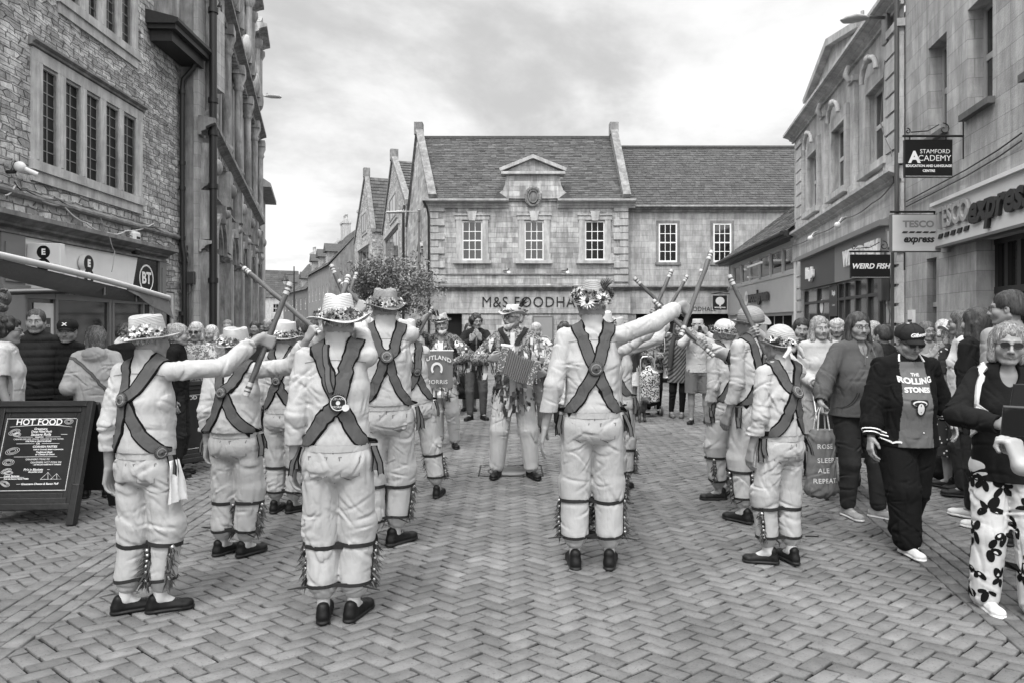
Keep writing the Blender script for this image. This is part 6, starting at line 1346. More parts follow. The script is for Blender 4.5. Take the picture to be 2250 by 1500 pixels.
q = MB(); cornice(q, -.15, LR, 7.80, scl(CORN, 1.25, 1.0)); cornice(q, -.05, LR, 4.35, scl(CORN, 1.0, 1.0)); q.box(-.02, LR, -.07, -.003, 3.78, 4.34); cornice(q, -.05, LR, 3.70, [(0, 0), (.1, .0), (.12, .06), (0, .08)]); q.box(-.05, LR, -.12, .3, 8.13, 8.32); q.build('cornice', [M_ash3], bR)
pa, pb = fR(1787), fR(1903); pc_ = (pa + pb) / 2; q = MB(); q.prism([(pa, 8.32), (pb, 8.32), (pc_, 9.0)], -.08, .5); 
for sg in (0, 1):
    e0 = (pa - .15) if sg == 0 else (pb + .15); P = [(e0, 8.321), (pc_, 8.99), (pc_, 9.18), (e0 - (.1 if sg == 0 else -.1), 8.46)]; q.prism(P if sg == 0 else P[::-1], -.26, .6)
q.build('pediment', [M_ash3], bR)
for px in (1763, 1817, 1882, 1973):
    x = fR(px); w2 = .16 if px not in (1763, 1973) else .36; q = MB(); q.box(x - w2, x + w2, -.10, -.003, 4.72, 7.5); q.box(x - w2 - .06, x + w2 + .06, -.15, -.004, 7.35, 7.5); q.box(x - w2 - .05, x + w2 + .05, -.15, -.004, 4.70, 4.9)
    if px in (1763, 1973):
        for k in range(20): z = .1 + k * .38; q.box(x - w2 - .01, x + w2 + .01, -.135, -.102, z, z + .32) if not (3.6 < z + .2 < 4.8) and z < 7.2 else None
        q.box(x - w2, x + w2, -.10, -.003, -.2, 3.69)
    else:
        q.tube([(x, -.17, 7.75), (x, -.24, 7.55), (x, -.15, 7.4)], .07, 8)
    q.build('pilaster', [M_ash3], bR)
for (a, b) in wr:
    q = MB(); t = .20; q.box(a - t, a, -.09, .02, wz0 - .1, wz1 + .35); q.box(b, b + t, -.09, .02, wz0 - .1, wz1 + .35); q.box(a, b, -.088, .02, wz1, wz1 + .35); q.box(a - .35, b + .35, -.2, -.003, wz0 - .26, wz0 - .11); q.box(a - .1, b + .1, -.05, -.004, wz0 - .62, wz0 - .27); c = (a + b) / 2
    pts = [(c + math.cos(t_) * (b - a) * .42, -.20, wz1 + .22 + math.sin(t_) * .38) for t_ in [math.pi * k / 12 for k in range(13)]]; q.tube(pts, .055, 8); q.ball((c, -.20, wz1 + .60), .10, 8); q.build('window_surround', [M_ash3], bR); window(bR, a, b, wz0, wz1, y=.10, cols=2, rows=2, fr=.07, bar=.05, v=.5)
sfz0, sfz1 = 2.66, 3.58
q = MB(); xm = fR(1848); q.box(gs0 - .1, xm, -.16, -.004, sfz0, sfz1, 0); q.box(xm + .01, gs1 + .1, -.16, -.004, sfz0, sfz1, 1); q.box(gs0 - .15, gs1 + .15, -.30, -.005, sfz1, sfz1 + .12, 1); fo_ = q.build('fascia', [G(.045, 'paint'), G(.16, 'paint')], bR)
q = MB(); text_on(q, 'Regis', .42, (fR(1796), -.17, 3.1), depth=.08, bold=.03); text_on(q, 'WEIRD FISH', .50, (fR(1910), -.17, 3.15), bold=.02, depth=.06, shear=.1); q.build('shop_lettering', [G(.75, 'paint')], fo_)
q = MB()
for px in (1772, 1800, 1828, 1848, 1862, 1885, 1912, 1938, 1962): x = fR(px); q.box(x - .05, x + .05, -.06, .06, .1, 2.62, 0)
q.box(gs0, gs1, -.058, .058, 2.2, 2.27, 0); q.box(gs0, gs1, -.08, .09, .1, .5, 0); q.box(gs0, gs1, 1.4, 1.42, .1, 2.62, 1)
q.box(fR(1830), fR(1846), -.07, -.062, 1.8, 2.6, 0)
sw_ = q.build('shop_front', [G(.035, 'paint'), M_dark], bR); q = MB(); q.add([(gs0, .0, .5), (gs1, .0, .5), (gs1, .0, 2.62), (gs0, .0, 2.62)], [(0, 1, 2, 3)]); q.build('shop_pane', [mat('clearish_glass', .09, .08, .6, 1.2, spec=.8)], sw_)
q = MB(); text_on(q, 'Regis', .16, (fR(1838), -.075, 2.42), bold=.012); text_on(q, 'Supercuts', .07, (fR(1838), -.075, 2.1)); vs, fc = disc2(fR(1806), 2.1, .2, 20); q.add([(x, -.012, z) for x, z in vs], fc, 0); q.build('window_lettering', [G(.7, 'paint')], sw_)
dp = MB(); x = LR + .02; dp.tube([(x, -.14, 12), (x, -.14, 4.2), (x, -.14, 3.6), (x - .2, -.14, 3.3), (x - .2, -.14, 0)], .045, 8); o = dp.build('drainpipe', [G(.07, 'paint')]); tag(o, 'thin drainpipe where the two right hand buildings meet', 'drainpipe'); o.matrix_world = bR.matrix_basis
q = MB(); xq = fR(1968); q.box(xq - .13, xq + .13, -.3, -.14, 2.05, 2.6, 0, b=.02); q.tube([(xq, -.2, 2.05), (xq + .05, -.2, 1.4), (xq + .02, -.2, .2)], .02, 6); q.tube([(xq + .1, -.2, 2.1), (xq + .3, -.2, 1.8), (xq + .25, -.2, 1.6)], .012, 5); o = q.build('junction_box', [G(.06, 'paint')]); tag(o, 'dark junction box with cables at the right end of the clothes shop', 'junction box'); o.matrix_world = bR.matrix_basis
for k, (px, py) in enumerate(((1805, 520), (1869, 490))):
    s, z = fR(px, py); q = MB(); q.tube([(s, -.05, z + .15), (s, -.2, z + .12), (s, -.28, z)], .02, 6); q.ball((s, -.30, z - .05), .08, 8); o = q.build('spot_lamp', [G(.6, 'paint')]); tag(o, ['small spot lamp on the stone band, nearest the food hall', 'small spot lamp on the stone band above the clothes shop'][k], 'lamp', 'spot lamps over the right shopfronts'); o.matrix_world = bR.matrix_basis
q = MB(); Pc = [fR(a, b) for a, b in ((1750, 540), (1805, 515), (1870, 480), (1930, 447), (1980, 400), (1975, 330), (1950, 270), (1962, 100))]; Q = []
for p, r in zip(Pc, Pc[1:]):
    for t in range(6): u = t / 6; Q.append((p[0] + (r[0] - p[0]) * u, -.13, p[1] + (r[1] - p[1]) * u - .06 * math.sin(math.pi * u)))
q.tube(Q, .014, 5); o = q.build('wall_cable', [G(.1, 'paint')]); tag(o, 'sagging grey cable pinned across the pilastered building on the right', 'cable'); o.matrix_world = bR.matrix_basis
# supermarket
bT = empty('supermarket', tuple(Vector((XR(23.4), 23.4, 0))), aR, 'tall smooth stone supermarket building with raised lettering over its entrance', 'building')
LT = LR + 11; tz0, tz1 = 4.85, 6.45; wt = [(fR(2040), fR(2080)), (fR(2126), fR(2181)), (fR(2262), fR(2330))]; e0, e1 = fR(2145), fR(2420)
hol = [(a, b, tz0 - (.0), tz1) for a, b in wt] + [(fR(2036), fR(2058), .1, 2.75), (e0, e1, 0, 2.86)]
wm = MB(); wall(wm, LR + .06, LT, -.3, 13, hol, dep=.35, mrev=1); wm.add([(LR + .06, 0, 7), (LR + .06, 9, 7), (LR + .06, 9, 13), (LR + .06, 0, 13)], [(3, 2, 1, 0)]); wm.add([(LR, .4, 13), (LT, .4, 13), (LT, 9, 13), (LR, 9, 13)], [(0, 1, 2, 3)]); wm.add([(LT, 0, -.3), (LT, 9, -.3), (LT, 9, 13), (LT, 0, 13)], [(0, 1, 2, 3)]); wm.build('wall', [M_ash2, M_ash2], bT)
for (a, b) in wt: q = MB(); q.box(a - .08, b + .08, -.10, .2, tz0 - .1, tz0 - .003); q.build('sill', [G(.12, 'stone')], bT); window(bT, a, b, tz0, tz1, y=.22, cols=2 if b - a < 1.4 else 2, rows=2, fr=.07, bar=.05, v=.33)
q = MB(); q.box(fR(2073), LT, -.14, -.003, 2.88, 3.56, 0); q.box(fR(2073) - .03, LT, -.20, -.004, 3.56, 3.62, 0); q.box(fR(2073) - .03, LT, -.17, -.004, 2.84, 2.882, 1); fo_ = q.build('fascia', [G(.62, 'paint'), G(.1, 'paint')], bT)
q = MB(); x0, x1 = fR(2084), fR(2158); text_on(q, 'TESCO', .46, ((x0 + x1) / 2, -.143, 3.30), depth=.05, bold=.012, sx=(x1 - x0) / 1.42); q.build('shop_lettering', [G(.30, 'paint')], fo_)
q = MB(); text_on(q, 'express', .56, ((fR(2165) + fR(2290)) / 2, -.143, 3.26), depth=.05, bold=.02, shear=.28); 
for k in range(5): a = x0 + (x1 - x0) * k / 5; w2 = (x1 - x0) / 5 * .8; q.prism([(a, 3.00), (a + w2 * .75, 3.00), (a + w2, 3.07), (a + w2 * .25, 3.07)], -.16, -.144)
q.build('raised_script', [M_blk], fo_)
q = MB(); q.box(e0, e1, 1.5, 1.52, 0, 2.86, 1); 
for px in (2148, 2168, 2195, 2232, 2290, 2360): x = fR(px); q.box(x - .05, x + .05, .25, .35, 0, 2.86, 0)
q.box(e0, e1, .24, .36, 2.05, 2.15, 0); q.box(e0, e1, .24, .36, 2.78, 2.86, 0); q.box(fR(2160), fR(2183), .20, .235, 1.85, 2.0, 0)
en = q.build('entrance', [G(.02, 'paint'), M_dark], bT); q = MB(); q.add([(e0, .3, 0), (e1, .3, 0), (e1, .3, 2.8), (e0, .3, 2.8)], [(0, 1, 2, 3)]); q.build('entrance_pane', [M_glass], en); q = MB(); text_on(q, 'Automatic door', .07, (fR(2171), .198, 1.93)); q.build('door_notice', [G(.7, 'paint')], en)
q = MB(); a, b = fR(2036), fR(2058); q.box(a, b, .2, .22, .1, 1.9, 1); q.box(a, b, .1, .3, 1.9, 1.98, 0); q.build('side_door', [G(.4, 'stone'), G(.02, 'paint')], bT); window(bT, a, b, 1.98, 2.75, y=.15, cols=1, rows=1, fr=.05, v=.3)
for k, o_z in enumerate((0, .10)):
    q = MB(); Pc = [fR(1996, 455), fR(2060, 425), fR(2130, 385), fR(2200, 345), fR(2252, 313)]; q.tube([(s, -.04, z + o_z * 1.0 + .02 * math.sin(i * 2)) for i, (s, z) in enumerate(Pc)], .012, 5); o = q.build('wall_cable', [M_blk]); tag(o, ['lower of the two black cables rising across the supermarket wall', 'upper of the two black cables rising across the supermarket wall'][k], 'cable'); o.matrix_world = bR.matrix_basis
q = MB(); q.tube([(fR(1997), -.05, 3.55), (fR(1990), -.08, 3.75), (fR(1985), -.06, 3.35)], .03, 6); s, z = fR(2093, 552); q.tube([(s, -.1, 2.86), (s, -.1, 2.76)], .07, 10); o = q.build('ceiling_camera', [G(.2, 'paint')]); tag(o, 'small round camera under the supermarket fascia', 'camera'); o.matrix_world = bR.matrix_basis
q = MB(); s = fR(2007); q.box(s - .12, s + .12, -.06, -.004, 1.62, 1.86, 0); q.box(s - .1, s + .1, -.0645, -.0605, 1.64, 1.68, 1); o = q.build('wall_notice', [G(.65, 'paint'), M_blk]); tag(o, 'small white notice on the wall behind the crowd', 'notice'); o.matrix_world = bR.matrix_basis
# hanging signs over the pavement, square to the wall so they face along the street
def hang(px0, px1, py0, py1, Y, label, mv, rows, scroll=True, light=False, wallpx=None):
    A, B = at(px0, py1, Y), at(px1, py0, Y); r = empty('hanging_sign', (B.x, Y, A.z), 0, label, 'sign', 'hanging shop signs'); w_, h_ = B.x - A.x, B.z - A.z; q = MB(); q.box(-w_, 0, -.05 if light else -.025, .05 if light else .025, 0, h_, 0, b=.006)
    if light: q.box(-w_ - .012, .012, -.04, .04, -.012, h_ + .012, 2)
    else: q.box(-w_ + .015, -.015, -.0275, -.0255, .015, .02, 1); 
    for (txt, size, fx, fz, kw) in rows:
        m_ = kw.pop('m', 1); text_on(q, txt, size * h_, (-w_ * (1 - fx), -.053 if light else -.028, h_ * fz), m=m_, **kw)
    if light:
        for k in range(5): a = -w_ * .82 + w_ * .62 * k / 4.4; q.prism([(a, h_ * .50), (a + w_ * .10, h_ * .50), (a + w_ * .13, h_ * .545), (a + w_ * .03, h_ * .545)], -.056, -.052, 1)
    q.build('sign_board', mv, r); q = MB(); ws = XR(Y) - B.x
    q.tube([(-w_ * 1.02, 0, h_ + .06), (ws, 0, h_ + .06)], .018, 6)
    for fx in (.12, .88): q.tube([(-w_ * fx, 0, h_), (-w_ * fx, 0, h_ + .06)], .012, 5)
    if scroll:
        for (c, sg) in ((-.12, 1), (-w_ + .06, .5)): q.tube([(c + math.cos(t) * .012 * t * sg, 0, h_ + .17 * (1 if sg > .6 else .8) + math.sin(t) * .012 * t * sg) for t in [k * .5 for k in range(2, 17)]], .009, 5)
        q.tube([(-w_ * .85, 0, h_ + .12), (-w_ * .5, 0, h_ + .14), (-.2, 0, h_ + .24)], .009, 5); q.tube([(ws, 0, h_ - .3), (ws, 0, h_ + .35)], .016, 6)
    q.build('bracket', [M_blk], r); return r
hang(1986, 2091, 308, 391, 10.7, 'black hanging board with white academy lettering, highest of the hanging signs', [G(.006, 'paint'), G(.72, 'paint')], [('A', .42, .20, .52, dict(bold=.01)), ('STAMFORD', .155, .63, .68, dict(bold=.004)), ('CADEMY', .22, .62, .50, dict(bold=.004)), ('EDUCATION AND LANGUAGE', .088, .5, .30, dict(bold=.002)), ('CENTRE', .088, .5, .17, dict(bold=.002))])
hang(1958, 2066, 474, 553, 11.4, 'pale grey supermarket box sign hanging above the crowd', [G(.55, 'paint'), G(.02, 'paint'), G(.12, 'paint'), G(.25, 'paint')], [('TESCO', .25, .52, .74, dict(bold=.006, m=3, sx=1.12)), ('express', .27, .52, .33, dict(bold=.006, shear=.25))], scroll=False, light=True)
hang(1868, 1955, 560, 612, 13.2, 'small black hanging board of the clothes shop, hand lettered in white', [G(.006, 'paint'), G(.75, 'paint')], [('WEIRD FISH', .30, .5, .5, dict(shear=.25, bold=.004))])
# ------------------------------------------------------------ awning of the food stall
aw = empty('stall_awning', (-3.75, 5, 0), 0, 'pale awning of the food stall sagging over the crowd on the left', 'awning')
q = MB(); B0 = at(-60, 548, 4.75); B1 = at(371, 655, 7.6); pt = [B0.lerp(B1, t / 10) + Vector((0, 0, .02 * math.sin(t / 10 * math.pi))) - Vector((-3.75, 5, 0)) for t in range(11)]; q.tube(pt, .027, 14); q.build('front_bar', [G(.46, 'paint')], aw)
q = MB(); n = 12; rows = []
for j in range(7):
    v = j / 6; rows.append([Vector((pt[0].lerp(pt[-1], i / n))) + Vector((-.24 * v - .03, -.02 * v, -.02 - .10 * math.sin(v * math.pi * .6) * (.35 + .65 * math.sin(i / n * math.pi)))) for i in range(n + 1)])
vs = [p for r_ in rows for p in r_] + [p + Vector((0, 0, .006)) for r_ in rows for p in r_]; k = n + 1; nn_ = 7 * k
q.add(vs, [(j * k + i, j * k + i + 1, (j + 1) * k + i + 1, (j + 1) * k + i) for j in range(6) for i in range(n)] + [(nn_ + (j + 1) * k + i, nn_ + (j + 1) * k + i + 1, nn_ + j * k + i + 1, nn_ + j * k + i) for j in range(6) for i in range(n)], 0, .5, True); q.build('canopy', [G(.16, 'cloth')], aw)
q = MB(); e = pt[-1]; top_ = [pt[7].lerp(e, i / 6) for i in range(7)]; bot_ = [p + Vector((.01 + .02 * math.sin(i * 1.7), .12 * i / 6, -.05 - .19 * (i / 6))) for i, p in enumerate(top_)]; q.add([p + Vector((0, 0, -.02)) for p in top_] + bot_ + [p + Vector((-.01, 0, -.02)) for p in top_] + [p + Vector((-.01, 0, 0)) for p in bot_], [(i, i + 1, i + 8, i + 7) for i in range(6)] + [(i + 15, i + 14, i + 21, i + 22) for i in range(6)], 0, .5, True); q.build('valance', [G(.16, 'cloth')], aw)
q = MB(); q.tube([pt[1], pt[1] + Vector((-1.2, .3, -.10)), pt[1] + Vector((-2.2, .2, -.2))], .035, 6); q.tube([pt[6] + Vector((-.06, 0, -.03)), pt[6] + Vector((-.06, 0, -.13))], .02, 8); q.tube([pt[8] + Vector((-.06, 0, -.03)), pt[8] + Vector((-.06, 0, -.12))], .02, 8)
q.tube([pt[1] + Vector((-2.0, .2, -.2)), Vector((pt[1].x - 2.0, pt[1].y + .2, 0))], .04, 8); q.tube([pt[7] + Vector((-.06, 0, -.03)), pt[7] + Vector((-1.2, -.6, -.1)), pt[1] + Vector((-2.0, .2, -.2))], .03, 8); q.build('awning_arm', [G(.1, 'metal')], aw)
cv = MB(); c = at(8, 655, 4.9); rg = random.Random(1)
cv.ball(c, .05, 12, 0, sc=(1, .9, 1.3)); 
for k in range(16): a = k * .8; cv.tube([c + Vector((math.cos(a + t * .5) * (.05 - .006 * t), -.035 + .01 * math.sin(a), .05 - .008 * k + .01 * math.sin(t))) for t in range(4)], .010, 6)
cv.tube([c + Vector((-.03, 0, .03)), c + Vector((-.2, .1, .08))], .015, 6); cv.ball(c + Vector((0, -.01, -.07)), .035, 8); tag(cv.build('carved_ornament', [G(.06, 'wood')]), 'carved wooden ornament hanging under the stall awning', 'ornament')
# ------------------------------------------------------------ A-boards
def aboard(loc, rz, lean, w_, h_, label, face=True):
    r = empty('a_board', loc, rz, label, 'sign board', 'black pavement boards of the food stall'); Rm = Matrix.Rotation(-lean, 4, 'X'); T0 = Matrix.Translation((0, 0, .0))
    def put(mb, name, mats, par, M_=None): o = mb.build(name, mats, par); o.matrix_local = M_ if M_ is not None else Rm; return o
    q = MB(); z0 = .12
    for k, (ins, th, dz) in enumerate(((0, .05, 0), (.045, .04, .012), (.085, .03, .022))):
        for (a, b, c, d) in ((-w_ / 2 + ins, -w_ / 2 + ins + .05, z0 + ins, h_ - ins), (w_ / 2 - ins - .05, w_ / 2 - ins, z0 + ins, h_ - ins), (-w_ / 2 + ins + .05, w_ / 2 - ins - .05, h_ - ins - .05, h_ - ins), (-w_ / 2 + ins + .05, w_ / 2 - ins - .05, z0 + ins, z0 + ins + .05)): q.box(a, b, -th / 2 - .012 + dz, .02 - k * .002, c, d, 0, b=.006)
    q.box(-w_ / 2 - .002, -w_ / 2 + .055, -.045, .03, 0, z0 + .2, 0, b=.006); q.box(w_ / 2 - .055, w_ / 2 + .002, -.045, .03, 0, z0 + .2, 0, b=.006); fr_ = put(q, 'frame', [mat('worn_black_wood', .014, .42, .3, 14, .6, 30, streak=0)], r)
    q = MB(); q.box(-w_ / 2 + .12, w_ / 2 - .12, -.004, .014, z0 + .12, h_ - .12, 0); q.build('panel', [mat('chalkboard', .010, .3, .5, 6, spec=.5)], fr_)
    bk_ = MB(); 
    for sx in (-1, 1): bk_.box(sx * (w_ / 2 - .03) - .03, sx * (w_ / 2 - .03) + .03, .0, .05, -.02, h_ - .03, 0, b=.005)
    bk_.box(-w_ / 2 + .05, w_ / 2 - .05, .005, .04, .15, h_ - .06, 0); put(bk_, 'back_frame', [G(.012, 'paint')], r, Matrix.Translation((0, 2 * h_ * math.sin(lean) + .02, 0)) @ Matrix.Rotation(lean, 4, 'X'))
    return r, fr_
ab, abf = aboard((-3.88, 5.42, 0), R(3), R(17), .80, 1.00, 'tilted black food menu board standing on the paving at the left edge')
tx = MB(); w2 = .28; zt = .855; zb = .275; yy = -.008
def dots(x0, z0_, x1, z1_):
    n = int(math.hypot(x1 - x0, z1_ - z0_) / .009)
    for k in range(n): x = x0 + (x1 - x0) * k / n; z = z0_ + (z1_ - z0_) * k / n; tx.box(x - .0027, x + .0027, yy - .001, yy + .001, z - .0027, z + .0027)
dots(-w2, zb, w2, zb); dots(-w2, zt, w2, zt); dots(-w2, zb, -w2, zt); dots(w2, zb, w2, zt)
def tl(s, size, x, z, **k): text_on(tx, s, size, (x, yy, z), **k)
tl('HOT FOOD', .070, -.02, .825, bold=.0012); tx.tube([(-.25, yy, .787), (-.05, yy, .802), (.1, yy, .802), (.25, yy, .785)], [.001, .003, .003, .001], 5)
rowsT = [('Grasmere', .026, .0, .770), ('Deep Filled Pork', .024, .01, .748), ('Sausage Rolls', .030, .01, .724), ('choose from', .013, 0, .704), ('CARAMELISED RED ONION, CRACKED BLACK PEPPER,', .0165, 0, .686), ('STILTON or LINCOLNSHIRE', .0165, 0, .669), ('OR', .020, 0, .650), ('CORNISH PASTIES', .024, .06, .624), ('made in Cornwall, baked in Lincolnshire', .0145, .09, .602), ('Traditional Steak', .019, .06, .580), ('or Cheese & Onion', .019, .07, .562), ('GRASMERE STEAK PIE', .020, .02, .522), ('GRASMERE HOT PORK PIE', .021, .09, .497), ('- just like you would find in Yorkshire', .0145, .10, .480), ("Pig's in Blankets", .024, .0, .440), ('the perfect snack', .016, .02, .422), ('Lamb Samosa', .022, -.16, .390), ('from the famous Nawaz Wallah', .015, -.12, .368), ('Grasmere Cheese & Bacon Puff', .0225, .07, .326)]
for s, size, x, z in rowsT: tl(s, size, x, z, shear=.18 if s[1].islower() else 0, bold=.0005)
for (x0, x1, z) in ((-.17, -.03, .650), (.03, .17, .650), (-.17, .17, .543), (-.17, -.05, .704), (.05, .17, .704), (.17, .22, .724), (-.26, -.06, .380), (-.11, -.08, .326), (.11, .13, .44)): tx.box(x0, x1, yy - .001, yy + .001, z - .0012, z + .0012)
def ov(cx_, cz_, a, b, n=3, rot=0.0):
    for k in range(n):
        s = 1 - .27 * k; tx.tube([(cx_ + math.cos(t) * a * s * math.cos(rot) - math.sin(t) * b * s * math.sin(rot), yy, cz_ + math.cos(t) * a * s * math.sin(rot) + math.sin(t) * b * s) for t in [i * 2 * math.pi / 16 for i in range(17)]], .0014, 4)
ov(-.205, .745, .045, .022, 3, .3); ov(-.18, .725, .03, .018, 3); ov(-.19, .590, .055, .026, 3, .25); ov(-.205, .500, .045, .026, 3); ov(-.21, .430, .04, .018, 3, .3); ov(-.19, .416, .035, .014, 2); ov(-.20, .330, .04, .018, 3, -.4); ov(.215, .830, .035, .022, 3)
for (x, s) in ((.12, 1), (.19, .8)): tx.tube([(x - .05 * s, yy, .362), (x, yy, .362 + .055 * s), (x + .055 * s, yy, .362), (x - .05 * s, yy, .362)], .002, 4); tx.tube([(x, yy, .362 + .055 * s), (x + .01, yy, .36)], .0015, 4)
tx.build('menu_lettering', [G(.72, 'paint')], abf)
ab2, abf2 = aboard((-3.42, 7.3, 0), R(52), R(15), .70, 1.0, 'second black menu board, half hidden behind the two left dancers'); tx = MB(); dots(-.23, .27, .23, .27); dots(-.23, .85, .23, .85); dots(-.23, .27, -.23, .85); dots(.23, .27, .23, .85); tl('HOT FOOD', .06, 0, .82); tx.build('menu_lettering', [G(.7, 'paint')], abf2)
# ------------------------------------------------------------ pale car behind the dancers
cr = empty('parked_car', (2.95, 19.6, 0), 0, 'pale hatchback parked behind the dancers in front of the food hall', 'car')
S = Field((-2.1, -.95, .1), (2.1, .95, 1.6), .03)
S.loft((-1.75, 0, .58), (1.75, 0, .60), (.80, .36), (.82, .40), (0, 1, 0), .1); S.ell((-1.55, 0, .58), (.45, .78, .30), k=.12); S.ell((1.6, 0, .62), (.4, .78, .38), k=.12); S.ell((.35, 0, 1.02), (1.45, .70, .46), k=.08); S.ell((.9, 0, 1.0), (1.05, .70, .46), k=.08)
for x in (-1.25, 1.25):
    for y in (-.85, .85): S.ell((x, y, .32), (.36, .3, .36), k=.01, op='sub')
S.cut(2, .22, False)
def carm(c): 
    g = (c[:, 2] > .98) & (c[:, 2] < 1.34) & (np.abs(c[:, 0] - .35) < 1.42) & ~((np.abs(c[:, 0] - .3) < .05) & (np.abs(c[:, 1]) > .5)) & ~((np.abs(c[:, 0] - 1.25) < .05) & (np.abs(c[:, 1]) > .5)); r_ = np.where(g, 1, 0); r_[(c[:, 2] < .34)] = 2; return r_
link('body', S.mesh('car_body', [mat('car_paint', .50, .25, .02, 1, spec=.6), M_glass, G(.03, 'paint')], carm), cr)
for x in (-1.25, 1.25):
    for y in (-.74, .74):
        q = MB(); sg = 1 if y > 0 else -1; pr = [(.001, .10), (.18, .10), (.2, .115), (.22, .10), (.31, .11), (.32, .04), (.32, -.06), (.2, -.08)]; q.lathe(pr, n=24, m=0); q.v = [(a, -b_ * 0 + c_ * sg, b_) for a, b_, c_ in q.v]; w_ = q.build('wheel', [M_blk], cr); w_.location = (x, y, .32); q = MB(); q.lathe([(.001, .105), (.17, .108), (.19, .12)], n=20); q.v = [(a, c_ * sg, b_) for a, b_, c_ in q.v]; q.build('rim', [G(.35, 'metal')], w_)
for y in (-.55, .55): q = MB(); q.ball((-1.83, y, .68), .14, 8, sc=(.8, 1, .6)); q.build('headlight', [G(.6, 'gloss')], cr)
# ------------------------------------------------------------ shopping trolley, drain cover, dog, bags
tr_ = empty('shopping_trolley', (2.40, 11.9, 0), R(4), 'black and white patterned wheeled shopping bag on the paving', 'trolley'); S = Field((-.3, -.25, .1), (.3, .25, 1.0), .012); S.loft((0, 0, .28), (0, 0, .70), (.17, .11), (.18, .12), (1, 0, 0), .02); S.loft((0, .02, .70), (0, .03, .82), (.17, .11), (.08, .06), (1, 0, 0), .03); S.folds([((0, 0, .72), (0, 0, 1), .06, .2, .006)], 4, .004)
link('bag', S.mesh('bag', [mat('blotch_cloth', .55, .9, .05, 3, .3, 50, pattern=('blot', 34, .5, .015)), G(.01, 'cloth')], lambda c: (c[:, 2] < .26).astype(int)), tr_)
q = MB(); q.tube([(-.14, .1, .1), (-.14, .13, .6), (-.12, .15, .98), (-.08, .16, 1.03), (.08, .16, 1.03), (.12, .15, .98), (.14, .13, .6), (.14, .1, .1)], .014, 8); q.tube([(-.2, .06, .1), (.2, .06, .1)], .012, 6); q.box(-.1, .1, -.12, .02, .08, .10); q.build('handle_frame', [G(.5, 'metal')], tr_)
for x in (-.22, .22): q = MB(); q.tube([(x - .018, .06, .085), (x + .018, .06, .085)], .085, 20); w_ = q.build('wheel', [G(.05, 'paint')], tr_); q = MB(); q.tube([(x - .02, .06, .085), (x + .02, .06, .085)], .045, 14); q.build('hub', [G(.4, 'paint')], w_)
q = MB(); dc = at(1130, 1033, 0); q.lathe([(.001, .004), (.20, .004), (.205, -.002)], (-.02, 7.45, .0015), 28, 0); q.lathe([(.23, .0035), (.245, .0035)], (-.02, 7.45, .0015), 28, 1)
for (a, b, c, d) in ((-.36, -.345, 7.2, 7.75), (.32, .335, 7.2, 7.75), (-.36, .335, 7.2, 7.215), (-.36, .335, 7.74, 7.755)): q.box(a, b, c, d, -.002, .006, 1)
tag(q.build('manhole_cover', [G(.11, 'metal'), G(.03, 'metal')]), 'round metal manhole cover by the accordion player\'s feet', 'manhole')
dg_ = empty('dog', (2.08, 11.3, 0), R(25), 'small dark curly dog standing on the paving by the trolley', 'dog'); S = Field((-.3, -.4, -.01), (.3, .4, .5), .010)
S.loft((0, .17, .24), (0, -.10, .25), (.075, .085), (.09, .10), (1, 0, 0), .03); S.cone((0, -.12, .27), (0, -.20, .36), .06, .05, .03); S.ell((0, -.24, .37), (.062, .07, .06), k=.02); S.cone((0, -.28, .355), (0, -.335, .345), .032, .022, .015)
for x in (-1, 1): S.cone((x * .05, -.22, .40), (x * .075, -.21, .32), .022, .016, .01); S.cone((x * .05, -.11, .2), (x * .05, -.11, .11), .034, .024, .02); S.cone((x * .05, -.11, .11), (x * .05, -.125, .02), .022, .024, .01); S.cone((x * .055, .16, .22), (x * .06, .12, .13), .045, .028, .02); S.cone((x * .06, .12, .13), (x * .06, .19, .075), .024, .018, .01); S.cone((x * .06, .19, .075), (x * .06, .17, .02), .018, .022, .01)
S.cone((0, .2, .28), (0, .27, .36), .022, .014, .01); S.noisef(.006, 90); S.noisef(.003, 200); link('body', S.mesh('dog_body', G(.05, 'hair')), dg_)
q = MB(); q.ball((0, -.352, .352), .013, 6); q.ball((-.028, -.285, .385), .008, 5); q.ball((.028, -.285, .385), .008, 5); q.build('nose_and_eyes', [G(.005, 'gloss')], dg_)
# ============================================================ the dancers
WH = dict(v=.38, loose=.015, sleeve=1.0, hem=.553, tuck=1, collar=.055)
BR = dict(v=.36, loose=.014, style='breeches')
DG = 'morris dancers in white with crossed straps'
def T_(**k): return dict(WH, **k)
def BT_(**k): return dict(BR, **k)
def S1(px, py, Y): return (px, py, Y, 1)
def grip(pos, a, b, hint=(.3, -.4, -1), curl=(72, 88, 45)): return dict(pos=S1(*pos), stick=(S1(*a), S1(*b)), hint=hint, curl=curl)
STK = {}
def dstick(key, a, b, label, seed): STK[key] = (a, b); stick(a, b, label, seed); return a, b
